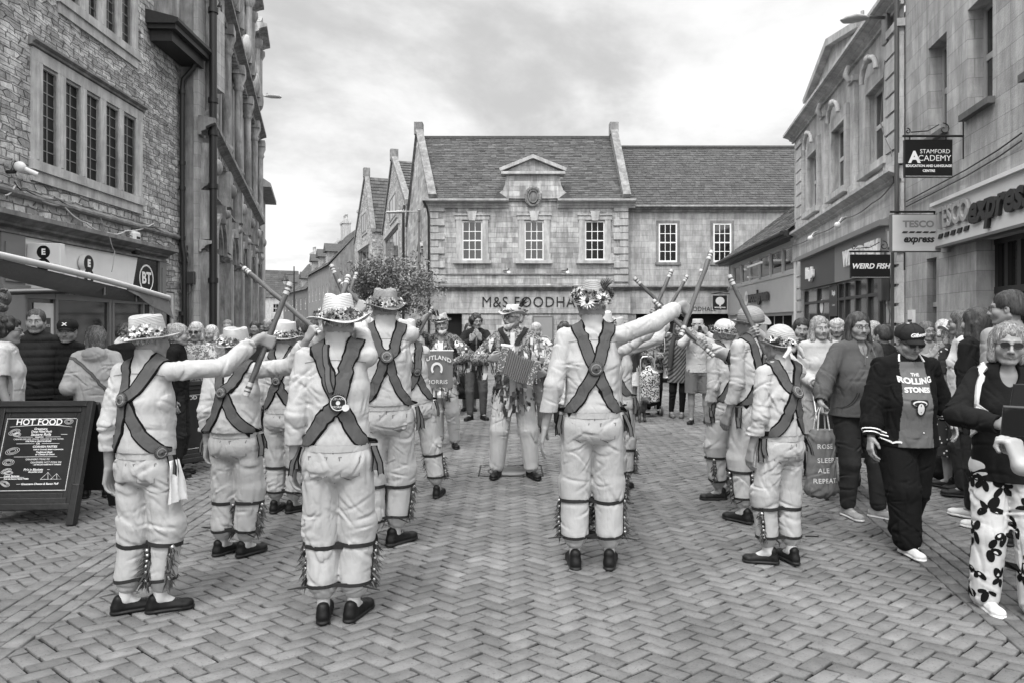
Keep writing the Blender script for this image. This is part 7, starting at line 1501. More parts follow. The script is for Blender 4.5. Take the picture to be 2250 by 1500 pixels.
# 1 nearest left
s = dstick(1, (638, 622, 4.10), (540, 868, 3.92), 'thick dark brown stick held upright in the raised fist of the nearest left dancer', 1)
P_ = person('d', 322, 3.8, 1.63, -12, 'leftmost dancer in white, straw hat, right arm stretched out holding a dark stick', DG, top=T_(), bot=BT_(), w=.96, vox=.0058,
    hands={'R': grip((593, 752, 4.03), *s, hint=(.2, -.2, -1)), 'L': dict(pos=S1(238, 1066, 3.80), thumb=(0, 1, 0))}, feet=[(-.11, -.03, -48), (.07, .02, -55)], shoe='low', hair=('fringe', .30), head_yaw=-14,
    hat=dict(up=.014, tilt=7, v=.38, brim=.150, crown=0.127, fl=24, big=2.0, zmax=.05, arc=(160, 390), band=.06, dent=.03), sock=.5, seed=11, belly=.02)
dancer_kit(P_, crossz=.735, crossx=-.055, seed=1, knot=(.20, -.10, .555))
q = MB(); # checked handkerchief tucked in the belt
o = P_['pel'] + V3((.20, -.03, .03)); rg = random.Random(4); n = 9; vs = []
for j in range(9):
    for i in range(n): a = (i / (n - 1) - .5); vs.append((o[0] - .005 + .022 * math.sin(i * 1.9 + j * .25) + .03 * j / 8, o[1] + a * (.07 + .10 * j / 8), o[2] - .01 - .028 * j + .008 * math.sin(i * 2.2 + j)))
q.add(vs, [(j * n + i, j * n + i + 1, (j + 1) * n + i + 1, (j + 1) * n + i) for j in range(8) for i in range(n - 1)], 0, .5, True); q.build('handkerchief', [G(.62, 'cloth')], P_['root'])
# 2
s = dstick(2, (537, 590, 5.0), (703, 733, 4.58), 'long smooth stick slanting down from upper left, crossing behind the upright dark stick', 2)
P_ = person('d', 517, 4.74, 1.56, -8, 'short stout dancer second from the left in a straw hat with a mottled band', DG, top=T_(), bot=BT_(), w=1.10, belly=.03,
    hands={'R': grip((694, 726, 4.61), *s, hint=(.3, .2, -1)), 'L': dict(pos=S1(455, 1004, 4.72))}, feet=[(-.10, 0, -25), (.075, 0, -30)], shoe='trainer', hair=('fringe', .12), head_yaw=10,
    hat=dict(up=.014, tilt=7, v=.40, brim=.125, crown=0.117, fl=34, big=1.4, arc=(0, 360), band=.12), sock=.42, seed=12)
dancer_kit(P_, crossz=.735, crossx=-.02, seed=2)
# 3
s = dstick(3, (728, 583, 5.55), (772, 690, 5.45), 'dark knobbly stick leaning left above the big pale hat', 3)
P_ = person('d', 624, 5.81, 1.60, -10, 'dancer half hidden between two others on the left, floral hat tipped to the side', DG, top=T_(), bot=BT_(), w=.98,
    hands={'R': grip((764, 672, 5.47), *s, hint=(.3, .3, -1))}, feet=[(-.08, 0, 5), (.075, .02, -35)], hair=('fringe', .10), head_yaw=-20,
    hat=dict(up=.014, v=.5, brim=.145, crown=0.132, fl=30, big=1.6, arc=(-90, 120), tilt=2, roll=10), seed=13)
dancer_kit(P_, crossz=.70, seed=3)
# 4 nearest centre
s = dstick(4, (765, 608, 4.45), (736, 702, 4.15), 'short looking stick end with two white bands rising right behind the big pale hat', 4)
P_ = person('d', 742, 3.7, 1.74, 4, 'tall dancer in a wide pale hat with sunflowers and a strap down the nape', DG, top=T_(loose=.018), bot=BT_(loose=.018), w=.98, vox=.0058,
    hands={'R': grip((747, 676, 4.22), *s, hint=(.1, 0, -1)), 'L': dict(pos=S1(642, 1062, 3.68))}, feet=[(-.075, 0, 6), (.085, .01, -22)], shoe='low', hair=('fringe', .3), head_pitch=-6,
    hat=dict(up=.014, tilt=7, v=.5, brim=.168, crown=0.142, fl=30, big=1.7, zmax=.04, arc=(170, 400), wav=.014, curl=.02, dent=.028, top=.072, sun=[(222, .012, .030), (310, .02, .034)]), sock=.4, seed=14)
dancer_kit(P_, crossz=.685, crossx=.03, wband=.088, seed=4, rad=.046)
h_ = P_['bs'].find_nearest(Vector(P_['pel'] + P_['up'] * (.17 * P_['h']) + V3((.03, -.18, 0))), .3)
nb_ = P_['nb']; q = MB(); band_on(q, P_['bs'], [tuple(nb_ + V3((-.055, -.09, .02))), tuple(nb_ + V3((-.052, -.12, -.04))), tuple(nb_ + V3((-.040, -.16, -.12))), tuple(P_['pel'] + P_['up'] * (.2 * P_['h']) + V3((-.01, -.18, 0)))], .036, edge=.006, lift=.012); q.build('neck_strap', [G(.10, 'cloth'), G(.02, 'cloth')], P_['root'])
decal(P_, 'club_badge', [(*disc2(0, 0, .046, 28), 0), (*disc2(0, 0, .040, 28, .036), 1), (text_polys('RUTLAND', .017)[0] and [(x, y + .021) for x, y in text_polys('RUTLAND', .0165)[0]], text_polys('RUTLAND', .0165)[1], 1), ([(x, y - .021) for x, y in text_polys('MORRIS', .0165)[0]], text_polys('MORRIS', .0165)[1], 1), (*disc2(0, 0, .011, 16), 1), (*disc2(.038, -.026, .018, 18), 1)], [G(.02, 'cloth'), G(.5, 'cloth')], P_['pel'] + P_['up'] * ((.685 - .515) * P_['h']) + V3((.03, 0, 0)), (0, 1, 0), lift=.034)
# 5 big man behind
s = dstick(5, (745, 617, 5.35), (806, 682, 5.25), 'stick slanting down to the right into the hand beside the dark straw hat', 5)
P_ = person('d', 846, 4.9, 1.86, 14, 'tallest dancer of the left side, in a dark straw hat with pale roses', DG, top=T_(), bot=BT_(), w=1.04, belly=.015,
    hands={'R': grip((798, 674, 5.27), *s, hint=(.15, .2, -1)), 'L': dict(pos=(-.30, .12, .86))}, feet=[(-.09, -.02, 0), (.08, .05, -55)], hair=('fringe', .2), head_yaw=8,
    hat=dict(up=.014, v=.22, brim=.145, crown=0.122, fl=24, big=1.8, zmax=.045, arc=(120, 420), band=.05, tilt=8), sock=.4, seed=15)
dancer_kit(P_, crossz=.745, crossx=.0, seed=5, rad=.045)
# 6
s = dstick(6, (783, 601, 6.4), (752, 690, 6.1), 'stick with two pale bands, the rightmost of those above the big pale hat', 6)
P_ = person('d', 912, 6.3, 1.64, 24, 'dancer in a white felt hat leaning left with one leg stepping back, jeans pocket showing', DG, top=T_(), bot=BT_(), w=1.0, lean=(-.13, .02),
    hands={'R': grip((766, 664, 6.15), *s, hint=(.2, .2, -1)), 'L': dict(pos=(-.30, .15, 1.0))}, feet=[(-.16, .55, 20), (.20, -.05, -35)], hair=('fringe', .15),
    hat=dict(up=.014, tilt=7, v=.48, brim=.115, crown=0.117, fl=10, big=1.0, arc=(-60, 60), dent=.03), seed=16)
dancer_kit(P_, crossz=.71, crossx=.03, seed=6)
# 8 centre right
s = dstick(8, (1563, 553, 5.0), (1496, 738, 4.72), 'long wooden stick held high in the fist of the tall sunflower hat dancer', 8)
P_ = person('d', 1301, 4.5, 1.86, 0, 'tall dancer right of centre, straw hat covered in sunflowers and feathers, arm stretched right', DG, top=T_(loose=.02), bot=BT_(loose=.018), w=.97, vox=.0058,
    hands={'R': grip((1528, 672, 4.88), *s, hint=(.2, -.3, -1)), 'L': dict(pos=S1(1190, 972, 4.47), thumb=(0, 1, 0), curl=(12, 16, 10))}, feet=[(-.115, 0, 2), (.115, .0, -12)], hair=('fringe', .4), head_pitch=-3,
    hat=dict(up=.014, tilt=7, v=.30, brim=.135, crown=0.152, top=.05, dent=.0, zmax=.10, fl=44, big=1.7, band=.03, dark=1, feather=35, sun=[(250, .02, .062), (295, .03, .056), (345, .05, .055), (195, .05, .055), (225, .08, .04)], wav=.012), sock=.42, seed=18, hs=1.04)
dancer_kit(P_, crossz=.705, crossx=.01, wband=.088, seed=8, rad=.046)
# 12, 13 hidden behind the last one
s = dstick(12, (1476, 594, 5.9), (1431, 700, 5.75), 'middle one of the three thin looking sticks crossed over the right group', 12)
P_ = person('d', 1322, 5.5, 1.70, -14, 'dancer almost hidden behind the tall one with sunflowers, sleeve showing under the raised arm', DG, top=T_(), bot=BT_(), hands={'R': grip((1437, 686, 5.77), *s, hint=(.3, -.2, -1)), 'L': dict(pos=S1(1232, 915, 5.4))}, feet=[(-.10, 0, 0), (.09, .02, -10)], hair=('fringe', .2), hat=dict(up=.014, tilt=7, v=.5, brim=.12, fl=12), seed=22, vox=.008)
dancer_kit(P_, seed=12)
s = dstick(13, (1510, 607, 6.8), (1458, 698, 6.6), 'right hand one of the two parallel sticks pointing up to the right', 13)
P_ = person('d', 1352, 6.6, 1.66, -20, 'dancer farthest back on the right side, hidden except for the hand on the stick', DG, top=T_(), bot=BT_(), hands={'R': grip((1465, 686, 6.62), *s, hint=(.3, -.2, -1))}, feet=[(-.09, 0, 0), (.09, .02, -10)], hair=('fringe', .2), hat=dict(up=.014, tilt=7, v=.4, brim=.11, fl=12), seed=23, vox=.008)
dancer_kit(P_, seed=13)
# 11
s = dstick(11, (1393, 611, 6.2), (1532, 748, 6.1), 'stick slanting up to the left with a white banded tip over the right group', 11)
P_ = person('d', 1596, 6.27, 1.63, 26, 'dancer in a fluffy white knitted beret ringed with flowers, back row of the right side', DG, top=T_(), bot=BT_(), hands={'R': grip((1514, 730, 6.13), *s, hint=(.2, .2, -1)), 'L': dict(pos=S1(1556, 925, 6.2))}, feet=[(-.09, 0, 60), (.10, .05, 50)], hair=('short', .3), hat=dict(up=.014, tilt=7, v=.5, brim=.12, crown=0.122, dome=1, dent=0, fl=60, big=1.1, wav=.0), seed=21, lean=(-.02, .0))
dancer_kit(P_, seed=11)
# 10
s = dstick(10, (1436, 661, 5.75), (1568, 782, 5.45), 'low stick crossing behind the fist, its end near the photographer', 10)
P_ = person('d', 1652, 5.54, 1.74, 32, 'slim dancer in a dark woven hat with upturned brim, badge at hip height', DG, top=T_(), bot=BT_(), w=.97, hands={'R': grip((1546, 752, 5.5), *s, hint=(.3, .6, -1)), 'L': dict(pos=S1(1592, 925, 5.5))}, feet=[(-.08, 0.02, 10), (.07, -.03, 44)], hair=('fringe', .45), head_yaw=16,
    hat=dict(up=.014, tilt=7, v=.24, brim=.14, crown=0.122, dome=1, dent=0, fl=6, big=.8, arc=(0, 80), curl=.035, roll=-14, band=.1), sock=.4, seed=20)
dancer_kit(P_, crossz=.66, crossx=-.05, seed=10, rad=.042)
# 9 nearest right
s = dstick(9, (1602, 606, 5.0), (1694, 800, 4.8), 'rough dark stick leaning left in front of the low shop with the slate roof', 9)
P_ = person('d', 1716, 4.59, 1.56, 20, 'short dancer at the right in a round straw hat tied with a ribbon', DG, top=T_(loose=.02), bot=BT_(loose=.012), w=.95, vox=.0058,
    hands={'R': grip((1661, 728, 4.85), *s, hint=(1, .4, -.5)), 'L': dict(pos=S1(1646, 1010, 4.56))}, feet=[(-.09, .02, 58), (.07, -.02, -6)], hair=('crop', .15), head_yaw=6,
    hat=dict(up=.014, v=.36, brim=.115, crown=0.137, dome=1, dent=.0, fl=12, big=1.5, arc=(190, 300), tilt=7), sock=.5, seed=19)
dancer_kit(P_, crossz=.745, crossx=.03, seed=9, rad=.045)
q = MB(); hc, M = P_['hc'], P_['M']
for sg in (-1, 1): q.tube([tuple(hc - M[1] * .10 + M[0] * .01 * sg + M[2] * .05), tuple(hc - M[1] * .14 + M[0] * .05 * sg - M[2] * .02), tuple(hc - M[1] * .13 + M[0] * .09 * sg - M[2] * .07)], [.012, .016, .012], 6, 0)
q.build('hat_ribbon', [G(.5, 'cloth')], P_['root'])
# ============================================================ musicians
def tatters(P_, n, seed, z0, z1, greys=(.55, .30, .12, .05, .7), ln=(.07, .16), front=True):
    rg = random.Random(seed); q = MB(); c = P_['chest']
    for k in range(n):
        z = rg.uniform(z0, z1) * P_['h']; a = rg.uniform(0, 2 * math.pi); p = Vector((c[0] + math.cos(a) * .34, c[1] + math.sin(a) * .28, z)); h = P_['bs'].find_nearest(p, .5)
        if h[0] is None: continue
        if front and h[0].y > .09 and abs(h[0].x) < .045 and z > P_['pel'][2]: continue
        nn_ = (h[1] + Vector((0, 0, -.1))).normalized(); w2 = rg.uniform(.010, .024); L_ = rg.uniform(*ln); sd = Vector((0, 0, 1)).cross(nn_).normalized(); sd = (sd + Vector((0, 0, rg.uniform(-.3, .3)))).normalized(); a0 = h[0] + nn_ * .004; m_ = rg.randrange(len(greys)); k1 = rg.uniform(.008, .03)
        P3 = [(a0, w2), (a0 + nn_ * k1 + Vector((0, 0, -L_ * .5)), w2 * 1.1), (a0 + nn_ * (k1 * .8) + Vector((rg.uniform(-.02, .02), 0, -L_)), w2 * rg.uniform(.5, 1))]
        for (pa, wa), (pb, wb) in zip(P3, P3[1:]): q.add([pa - sd * wa, pa + sd * wa, pb + sd * wb, pb - sd * wb], [(0, 1, 2, 3)], m_, rg.random(), True)
    return q.build('tatters', [G(v, 'var') for v in greys], P_['shirt'])
TC = dict(v=.14, loose=.022, sleeve=1.0, hem=.43, name='coat', open=(.5, .035), mat=mat('patched_cloth', .30, .9, .5, 9, .4, 40, pattern=('blot', 42, .5, .06)))
P_ = person('m', 1128, 7.2, 1.80, 176, 'bearded accordion player in a flowered hat and coat of rag tatters, facing the dancers', 'musicians in tatter coats', top=TC, bot=dict(v=.42, style='trousers', loose=.018), w=1.05, hands={'R': dict(pos=S1(1091, 785, 6.93), d=(-.75, .45, .2), curl=(35, 50, 35), hint=(1, 0, -1), thumb=(0, .3, 1)), 'L': dict(pos=S1(1183, 822, 6.90), d=(.75, .5, -.1), curl=(40, 55, 35), hint=(-1, 0, -.8), thumb=(0, .3, 1))},
    feet=[(-.19, .03, 28), (.17, .02, -10)], shoe='low', hair=('short', .5), beard=(.42, 1.0), glasses='thin', head_yaw=-42, head_pitch=4, hat=dict(v=.5, brim=.15, crown=.095, fl=34, big=1.1, arc=(0, 360), feather=185, wav=.015), old=1, seed=31)
tatters(P_, 620, 5, .40, .83, greys=(.4, .26, .1, .04, .5))
st_ = MB()
for sg in (-1, 1): band_on(st_, P_['bs'], [tuple(P_['nb'] + V3((sg * .13, -.02, .02))), tuple(P_['nb'] + V3((sg * .11, .10, -.03))), tuple(P_['nb'] + V3((sg * .05, .2, -.12)))], .05, edge=.006, lift=.022)
st_.build('shoulder_strap', [G(.012, 'leather'), G(.01, 'leather')], P_['root'])
ac = empty('accordion', tuple(at(1136, 806, 6.84)), R(-4), 'small accordion with pleated bellows and patterned ends in the hands of the musician', 'accordion')
def rotbox(mb, c, sz, ang, m=0): 
    t = MB(); t.box(-sz[0], sz[0], -sz[1], sz[1], -sz[2], sz[2], m, b=.006); Mx = Matrix.Translation(c) @ Matrix.Rotation(ang, 4, 'Y'); mb.add([Mx @ Vector(v) for v in t.v], t.f, m)
eM = mat('fretwork', .10, .5, .2, 30, .3, 60, pattern=('dots', 60, .35, .45)); q = MB(); rotbox(q, (-.135, 0, .075), (.035, .10, .125), R(14)); q.build('end_box', [eM], ac); q = MB(); rotbox(q, (.165, 0, -.055), (.035, .10, .125), R(20)); q.build('end_box', [eM], ac)
q = MB(); n = 24; prof = []
for i in range(n + 1):
    t = i / n; x = -.10 + .235 * t; zc = .068 - .115 * t - .025 * math.sin(t * math.pi); hh = .116 + (.012 if i % 2 else -.008); ang = R(14 + 6 * t); dx_ = math.sin(ang) * hh; dz_ = math.cos(ang) * hh; yy_ = .095 + (.010 if i % 2 else -.006); q_ = [(x + dx_, -yy_, zc + dz_), (x + dx_, yy_, zc + dz_), (x - dx_ * 1.0, yy_, zc - dz_), (x - dx_, -yy_, zc - dz_)]; prof += q_
q.add(prof, [(4 * i + j, 4 * i + (j + 1) % 4, 4 * i + 4 + (j + 1) % 4, 4 * i + 4 + j) for i in range(n) for j in range(4)], 0); q.build('bellows', [G(.17, 'paint')], ac)
q = MB()
for k in range(10): q.ball((.19 + .004 * (k % 2), -.06 + .025 * (k // 2), .0 - .02 * k + .02), .008, 5)
q.build('buttons', [G(.8, 'gloss')], ac); q = MB(); rotbox(q, (-.10, -.02, .215), (.06, .03, .012), R(8)); q.build('music_sheet', [G(.75, 'paint')], ac)
P_ = person('m', 972, 8.9, 1.72, 172, 'bearded man in a tatter coat and small hat raising one fist behind the club banner', 'musicians in tatter coats', top=dict(TC, open=(.6, .05), v=.1, vneck=1, mat=mat('dark_patched', .16, .9, .5, 9, .4, 40, pattern=('blot', 40, .5, .03))), bot=dict(v=.42, style='trousers', loose=.016), hands={'R': dict(pos=S1(940, 696, 8.7), hint=(1, -.3, -.6), curl=(70, 80, 40)), 'L': dict(pos=S1(990, 800, 8.62), hint=(-1, -.2, -.6), curl=(60, 70, 40))}, feet=[(-.16, -.02, 22), (.06, -.05, 10)], shoe='low', hair=('short', .5), beard=(.42, 1.15), glasses='thin', head_yaw=14, head_roll=6,
    hat=dict(v=.40, brim=.115, crown=.105, fl=22, big=.9, feather=60), old=1, seed=32)
tatters(P_, 520, 6, .42, .83, greys=(.25, .12, .4, .03, .6), ln=(.06, .13))
a, b = (938, 690, 8.72), (922, 742, 8.66); stick((951, 676, 8.7), (912, 745, 8.62), 'short thick stick in the raised fist behind the white felt hat', 40, rad=.02)
bn = empty('club_banner', tuple(at(960, 771, 8.35)), R(3), 'grey cloth banner lettered with the dance club name around a horseshoe', 'banner'); q = MB(); bw2, bh2 = .195, .445; nx, nz = 14, 12
vs = [(-bw2 + 2 * bw2 * i / nx, .010 * math.sin(i * .9 + j * .5) * (j / nz), -bh2 * j / nz) for j in range(nz + 1) for i in range(nx + 1)]; q.add(vs, [(j * (nx + 1) + i, (j + 1) * (nx + 1) + i, (j + 1) * (nx + 1) + i + 1, j * (nx + 1) + i + 1) for j in range(nz) for i in range(nx)], 0, .5, True); q.build('cloth', [G(.14, 'cloth')], bn)
q = MB(); vs, fs_ = text_polys('RUTLAND', .072, bold=.0015, space=1.1); q.add([(x, -.016 - .0, y - .075 - 1.0 * x * x * 1.6) for x, y in vs], fs_); vs, fs_ = text_polys('MORRIS', .070, bold=.0015, space=1.1); q.add([(x, -.016, y - .375) for x, y in vs], fs_)
hs_ = []; 
for rr, in ((.072,), (.046,)):
    hs_.append([(math.cos(t) * rr, -.016, -.215 + math.sin(t) * rr * 1.15) for t in [R(-38) + (R(256)) * k / 22 for k in range(23)]])
q.add(hs_[0] + hs_[1], [(k, k + 1, 24 + k, 23 + k) for k in range(22)]); q.build('lettering', [G(.62, 'paint')], bn); q = MB(); q.tube([(-bw2 - .01, .012, .005), (bw2 + .01, .012, .005)], .010, 8); q.tube([(-.045, .03, .03), (-.03, .03, -1.0), (-.04, .02, -1.22)], .013, 8); q.build('pole', [G(.5, 'wood')], bn)
# ============================================================ spectators
def dk(v, **k): return dict(dict(v=v, loose=.02, sleeve=1.0, hem=.50), **k)
def cap(P_, v, txt=None, mark=False):
    hc, M, s = P_['hc'], P_['M'], P_['hs']; q = MB(); n = 28
    def mod(x, y, z, a, rr): return x, y * 1.16 - .01, z - .10 * max(0, -y) 
    q.lathe([(.088, -.012), (.092, .01), (.090, .035), (.078, .062), (.050, .082), (.020, .089), (.0006, .090)], n=n, mod=mod); q.ball((0, -.01, .091), .007, 6)
    for k in range(6): a = k * math.pi / 3 + .26; q.tube([(math.cos(a) * r, math.sin(a) * r * 1.16 - .01, z) for r, z in ((.091, .015), (.0895, .037), (.078, .064), (.05, .0835), (.02, .090))], .0016, 4)
    m_ = 13; up_ = [(x_, .085 * math.sqrt(max(0, 1 - (x_ / .082) ** 2)) * 1.12 + 0 - .01, .006 - 3.2 * x_ * x_) for x_ in [-.080 + .160 * i / (m_ - 1) for i in range(m_)]]; out = [(x * .86, y + .072 * (1 - .35 * (x / .08) ** 2), z - .016 - 1.0 * x * x) for x, y, z in up_]
    q.add(up_ + out + [(x, y, z - .004) for x, y, z in up_ + out], [(i, i + 1, m_ + i + 1, m_ + i) for i in range(m_ - 1)] + [(2 * m_ + i + 1, 2 * m_ + i, 3 * m_ + i, 3 * m_ + i + 1) for i in range(m_ - 1)] + [(m_ + i, m_ + i + 1, 3 * m_ + i + 1, 3 * m_ + i) for i in range(m_ - 1)], 0, .5, True)
    o = q.build('cap', [G(v, 'cloth')], P_['root']); Mw = Matrix(((M[0][0], M[1][0], M[2][0], 0), (M[0][1], M[1][1], M[2][1], 0), (M[0][2], M[1][2], M[2][2], 0), (0, 0, 0, 1))); o.matrix_local = Matrix.Translation(Vector(hc + M[2] * .038 * s)) @ Mw @ Matrix.Scale(s * 1.04, 4)
    if txt or mark:
        t = MB(); vs, fs_ = text_polys(txt or 'X', .036 if txt else .04, shear=.2 if txt else 0, bold=.0016, sx=1 if txt else 1.4); t.add([(-x, .1035 - 5.0 * x * x - max(0, y) * .22, .036 + y + (x * .12 if txt else 0)) for x, y in vs], [f[::-1] for f in fs_]); t.build('cap_lettering', [G(.8, 'paint')], o)
    return o
SPG = 'people watching the dance'
LB_ = {}
def sp(px, Y, H, rot, label, **k): return person('person', px, Y, H, rot, label, SPG, **dict(dict(vox=.0065 if Y < 7.6 else (.008 if Y < 10 else .010), seed=int(px)), **k))
# left side
P_ = sp(10, 6.0, 1.66, -62, 'person with dark curly hair and glasses in a loose white top at the left edge', top=dk(.5, loose=.035, sleeve=.45, hem=.44), bot=dk(.05, style='trousers', loose=.012), hair=('curly', .018), female=True, w=1.12, glasses='thin', hands={'R': dict(pos=(.25, .12, .80))})
P_ = sp(80, 6.8, 1.75, 204, 'man with short dark hair in a dark quilted jacket, left of the capped man', top=dk(.022, loose=.034, quilt=1, name='jacket'), bot=dk(.03, style='jeans', loose=.01), hair=('crop', .05), w=1.12, belly=.03)
P_ = sp(150, 6.9, 1.64, 190, 'older man in a black cap and black padded jacket outside the phone shop', top=dk(.012, loose=.034, quilt=1, name='jacket'), bot=dk(.02, style='jeans', loose=.01), hair=('crop', .35), old=1, head_yaw=8); cap(P_, .015, mark=True)
P_ = sp(212, 6.35, 1.58, 20, 'woman with bobbed brown hair in a pale hooded jacket seen from behind', top=dk(.30, loose=.036, hood=1, name='jacket', hem=.46), bot=dk(.04, style='jeans', loose=.01), hair=('bob', .10), female=True, w=1.08, head_yaw=45, head_pitch=-12, hands={'R': dict(pos=(.20, .25, 1.02)), 'L': dict(pos=(-.18, .25, 1.0))})
q = MB(); band_on(q, P_['bs'], [(-.17, -.02, 1.28), (-.06, -.16, 1.2), (.10, -.17, 1.02), (.22, -.08, .86)], .028, edge=.004, lift=.006); q.build('bag_strap', [G(.10, 'cloth'), G(.05, 'cloth')], P_['root'])
P_ = sp(272, 7.7, 1.60, 10, 'person in plain dark clothes turned away, just behind the hat of the nearest left dancer', top=dk(.012, loose=.03), bot=dk(.02), hair=('short', .02), head_pitch=-14)
P_ = sp(388, 7.2, 1.60, -76, 'young woman with hair in a bun and a black top, in profile facing right', top=dk(.010, loose=.022), bot=dk(.02, style='jeans'), hair=('bun', .22), female=True)
P_ = sp(432, 8.1, 1.62, 188, 'woman with pale blonde hair and sunglasses in a flowery waistcoat, hands clasped', top=dk(.30, mat=mat('flowered', .40, .9, .2, 9, .3, 40, pattern=('blot', 26, .5, .10))), bot=dk(.05, style='jeans'), hair=('bob', .34), female=True, glasses='sun', hands={'R': dict(pos=(.03, .24, 1.20), hint=(1, 0, -1), d=(-.4, .3, .9)), 'L': dict(pos=(-.02, .25, 1.18), hint=(-1, 0, -1), d=(.4, .3, .9))})
P_ = sp(466, 9.2, 1.58, 170, 'fair haired woman in a grey top behind the stout dancer', top=dk(.22, loose=.02), bot=dk(.1), hair=('bob', .4), female=True)
P_ = sp(500, 10.4, 1.66, 200, 'man in a light shirt farther back between the left dancers', top=dk(.4, loose=.02), bot=dk(.06), hair=('crop', .12))
P_ = sp(664, 8.6, 1.66, 14, 'man in a dark jacket with his back turned, between the sticks on the left', top=dk(.05, loose=.026, name='jacket'), bot=dk(.05), hair=('short', .04), hands={'R': dict(pos=(.1, .3, 1.2)), 'L': dict(pos=(-.1, .3, 1.2))})
for k, (px, Y, H, rot, v, hv, lab) in enumerate([(560, 12.5, 1.64, 190, .03, .03, 'dark clothed person far back at the left, nearest the carved building pillars'), (588, 14.5, 1.7, 175, .05, .3, 'grey haired onlooker in dark clothes well down the street'), (604, 17, 1.72, 160, .4, .05, 'onlooker in a pale top standing far down the street'), (575, 17.5, 1.62, 200, .02, .02, 'small dark figure farthest down the street on the left'), (690, 13.5, 1.68, 20, .1, .05, 'person walking away down the street behind the dancers')]):
    sp(px, Y, H, rot, lab, top=dk(v), bot=dk(.04, style='jeans'), hair=('short', hv), vox=.012)
# centre back
P_ = sp(1046, 11.5, 1.77, 186, 'man with dark curly hair and glasses clapping, dark jacket and jeans', top=dk(.020, loose=.028, name='jacket', open=(.14, .016), hem=.47), bot=dict(v=.07, kind='denim', style='jeans', loose=.012), hair=('curly', .03), glasses='thin', head_yaw=18, hands={'R': dict(pos=(.06, .30, 1.40), hint=(1, -.2, -1), d=(-.5, .2, .9), curl=(10, 12, 10)), 'L': dict(pos=(-.02, .31, 1.42), hint=(-1, -.2, -1), d=(.4, .2, .9), curl=(10, 12, 10))}, feet=[(-.12, 0, 20), (.10, .05, -30)], vox=.0075, shoe='low')
P_ = sp(1031, 12.7, 1.62, 182, 'woman in a long dark coat half hidden behind the clapping man', top=dk(.02, loose=.03, name='coat'), bot=dk(.02, style='skirt', len=.14, loose=.03), hair=('bob', .03), female=True)
P_ = sp(992, 12.2, 1.62, 150, 'person in dark trousers crouching on the paving behind the banner man', top=dk(.35, loose=.02), bot=dk(.025, style='trousers', loose=.01), pelvis=(0, -.12, .42), lean=(0, .35), feet=[(-.12, .12, 10), (.14, .02, -10)], hair=('short', .05), shoe='white', hands={'R': dict(pos=(.12, .40, .55)), 'L': dict(pos=(-.12, .40, .55))})
P_ = sp(1178, 10.2, 1.62, 176, 'fair haired woman in a frilly sleeveless top behind the accordion player', top=dk(.45, loose=.02, sleeve=.22, vneck=1), bot=dk(.1, style='jeans'), hair=('bob', .35), female=True, w=1.15, hands={'R': dict(pos=(.05, .28, 1.05), hint=(1, 0, -.5)), 'L': dict(pos=(-.02, .3, 1.08), hint=(-1, 0, -.5))})
P_ = sp(1240, 10.6, 1.62, 180, 'dark haired person just showing over the shoulder of the tall dancer', top=dk(.1), bot=dk(.05), hair=('curly', .04))
P_ = sp(1382, 12.4, 1.62, 178, 'child sized figure in a dark jacket and pale shorts next to the patterned trolley', top=dk(.04, loose=.03, name='jacket', hem=.46), bot=dk(.6, style='shorts'), hair=('short', .05))
P_ = sp(1434, 12.3, 1.64, 176, 'woman in a flowered jacket standing behind the patterned trolley', top=dk(.1, loose=.034, name='jacket', hem=.45, mat=mat('flower_jacket', .24, .9, .2, 9, .3, 40, pattern=('blot', 18, .5, .03))), bot=dk(.012, style='jeans'), hair=('bob', .1), female=True, shoe='low', hands={'R': dict(pos=(.1, .3, 1.0)), 'L': dict(pos=(-.1, .3, 1.0))})
P_ = sp(1492, 11.8, 1.66, 150, 'woman in a dark patterned tunic, scarf, black leggings and ankle boots', top=dk(.05, loose=.045, hem=.36, name='tunic', mat=mat('tunic_cloth', .14, .9, .3, 12, .3, 40, pattern=('wave', 9, .5, .03))), bot=dk(.010, style='jeans', loose=.0), hair=('long', .06, .1), female=True, shoe='tan', w=1.05, feet=[(-.05, .0, 10), (.12, .05, 30)], head_yaw=20)
q = MB(); 
for k in range(3): q.tube([tuple(P_['nb'] + V3((math.cos(a) * (.085 + .01 * k), math.sin(a) * .085 + .01, .0 - .03 * k + .01 * math.sin(3 * a)))) for a in [i * .45 for i in range(15)]], .026, 7)
q.tube([tuple(P_['nb'] + V3((.05, .11, -.04))), tuple(P_['nb'] + V3((.08, .17, -.2))), tuple(P_['nb'] + V3((.10, .19, -.55)))], [.03, .05, .04], 8); q.build('scarf', [G(.05, 'cloth')], P_['root'])
P_ = sp(1533, 11.0, 1.66, 172, 'man in shorts and a pale sweater holding a camera up to his face', top=dk(.42, loose=.024, hem=.50, sleeve=1.0), bot=dk(.12, style='shorts', loose=.02), hair=('crop', .3), shoe='trainer', hands={'R': dict(pos=(.06, .26, 1.53), hint=(1, -.2, -1), d=(-.5, .1, .8)), 'L': dict(pos=(-.06, .26, 1.53), hint=(-1, -.2, -1), d=(.5, .1, .8))}, feet=[(-.14, 0, 15), (.10, 0, -20)], hat=dict(v=.45, brim=.10, crown=.10, fl=0, top=.08, dent=0), w=1.08)
q = MB(); q.box(-.06, .06, .20, .25, 1.50, 1.57, 0, b=.008); q.tube([(0, .25, 1.535), (0, .29, 1.535)], .028, 14); o = q.build('camera', [G(.02, 'leather')]); o.matrix_world = P_['root'].matrix_basis; tag(o, 'small dark camera held up by the man in shorts', 'camera')
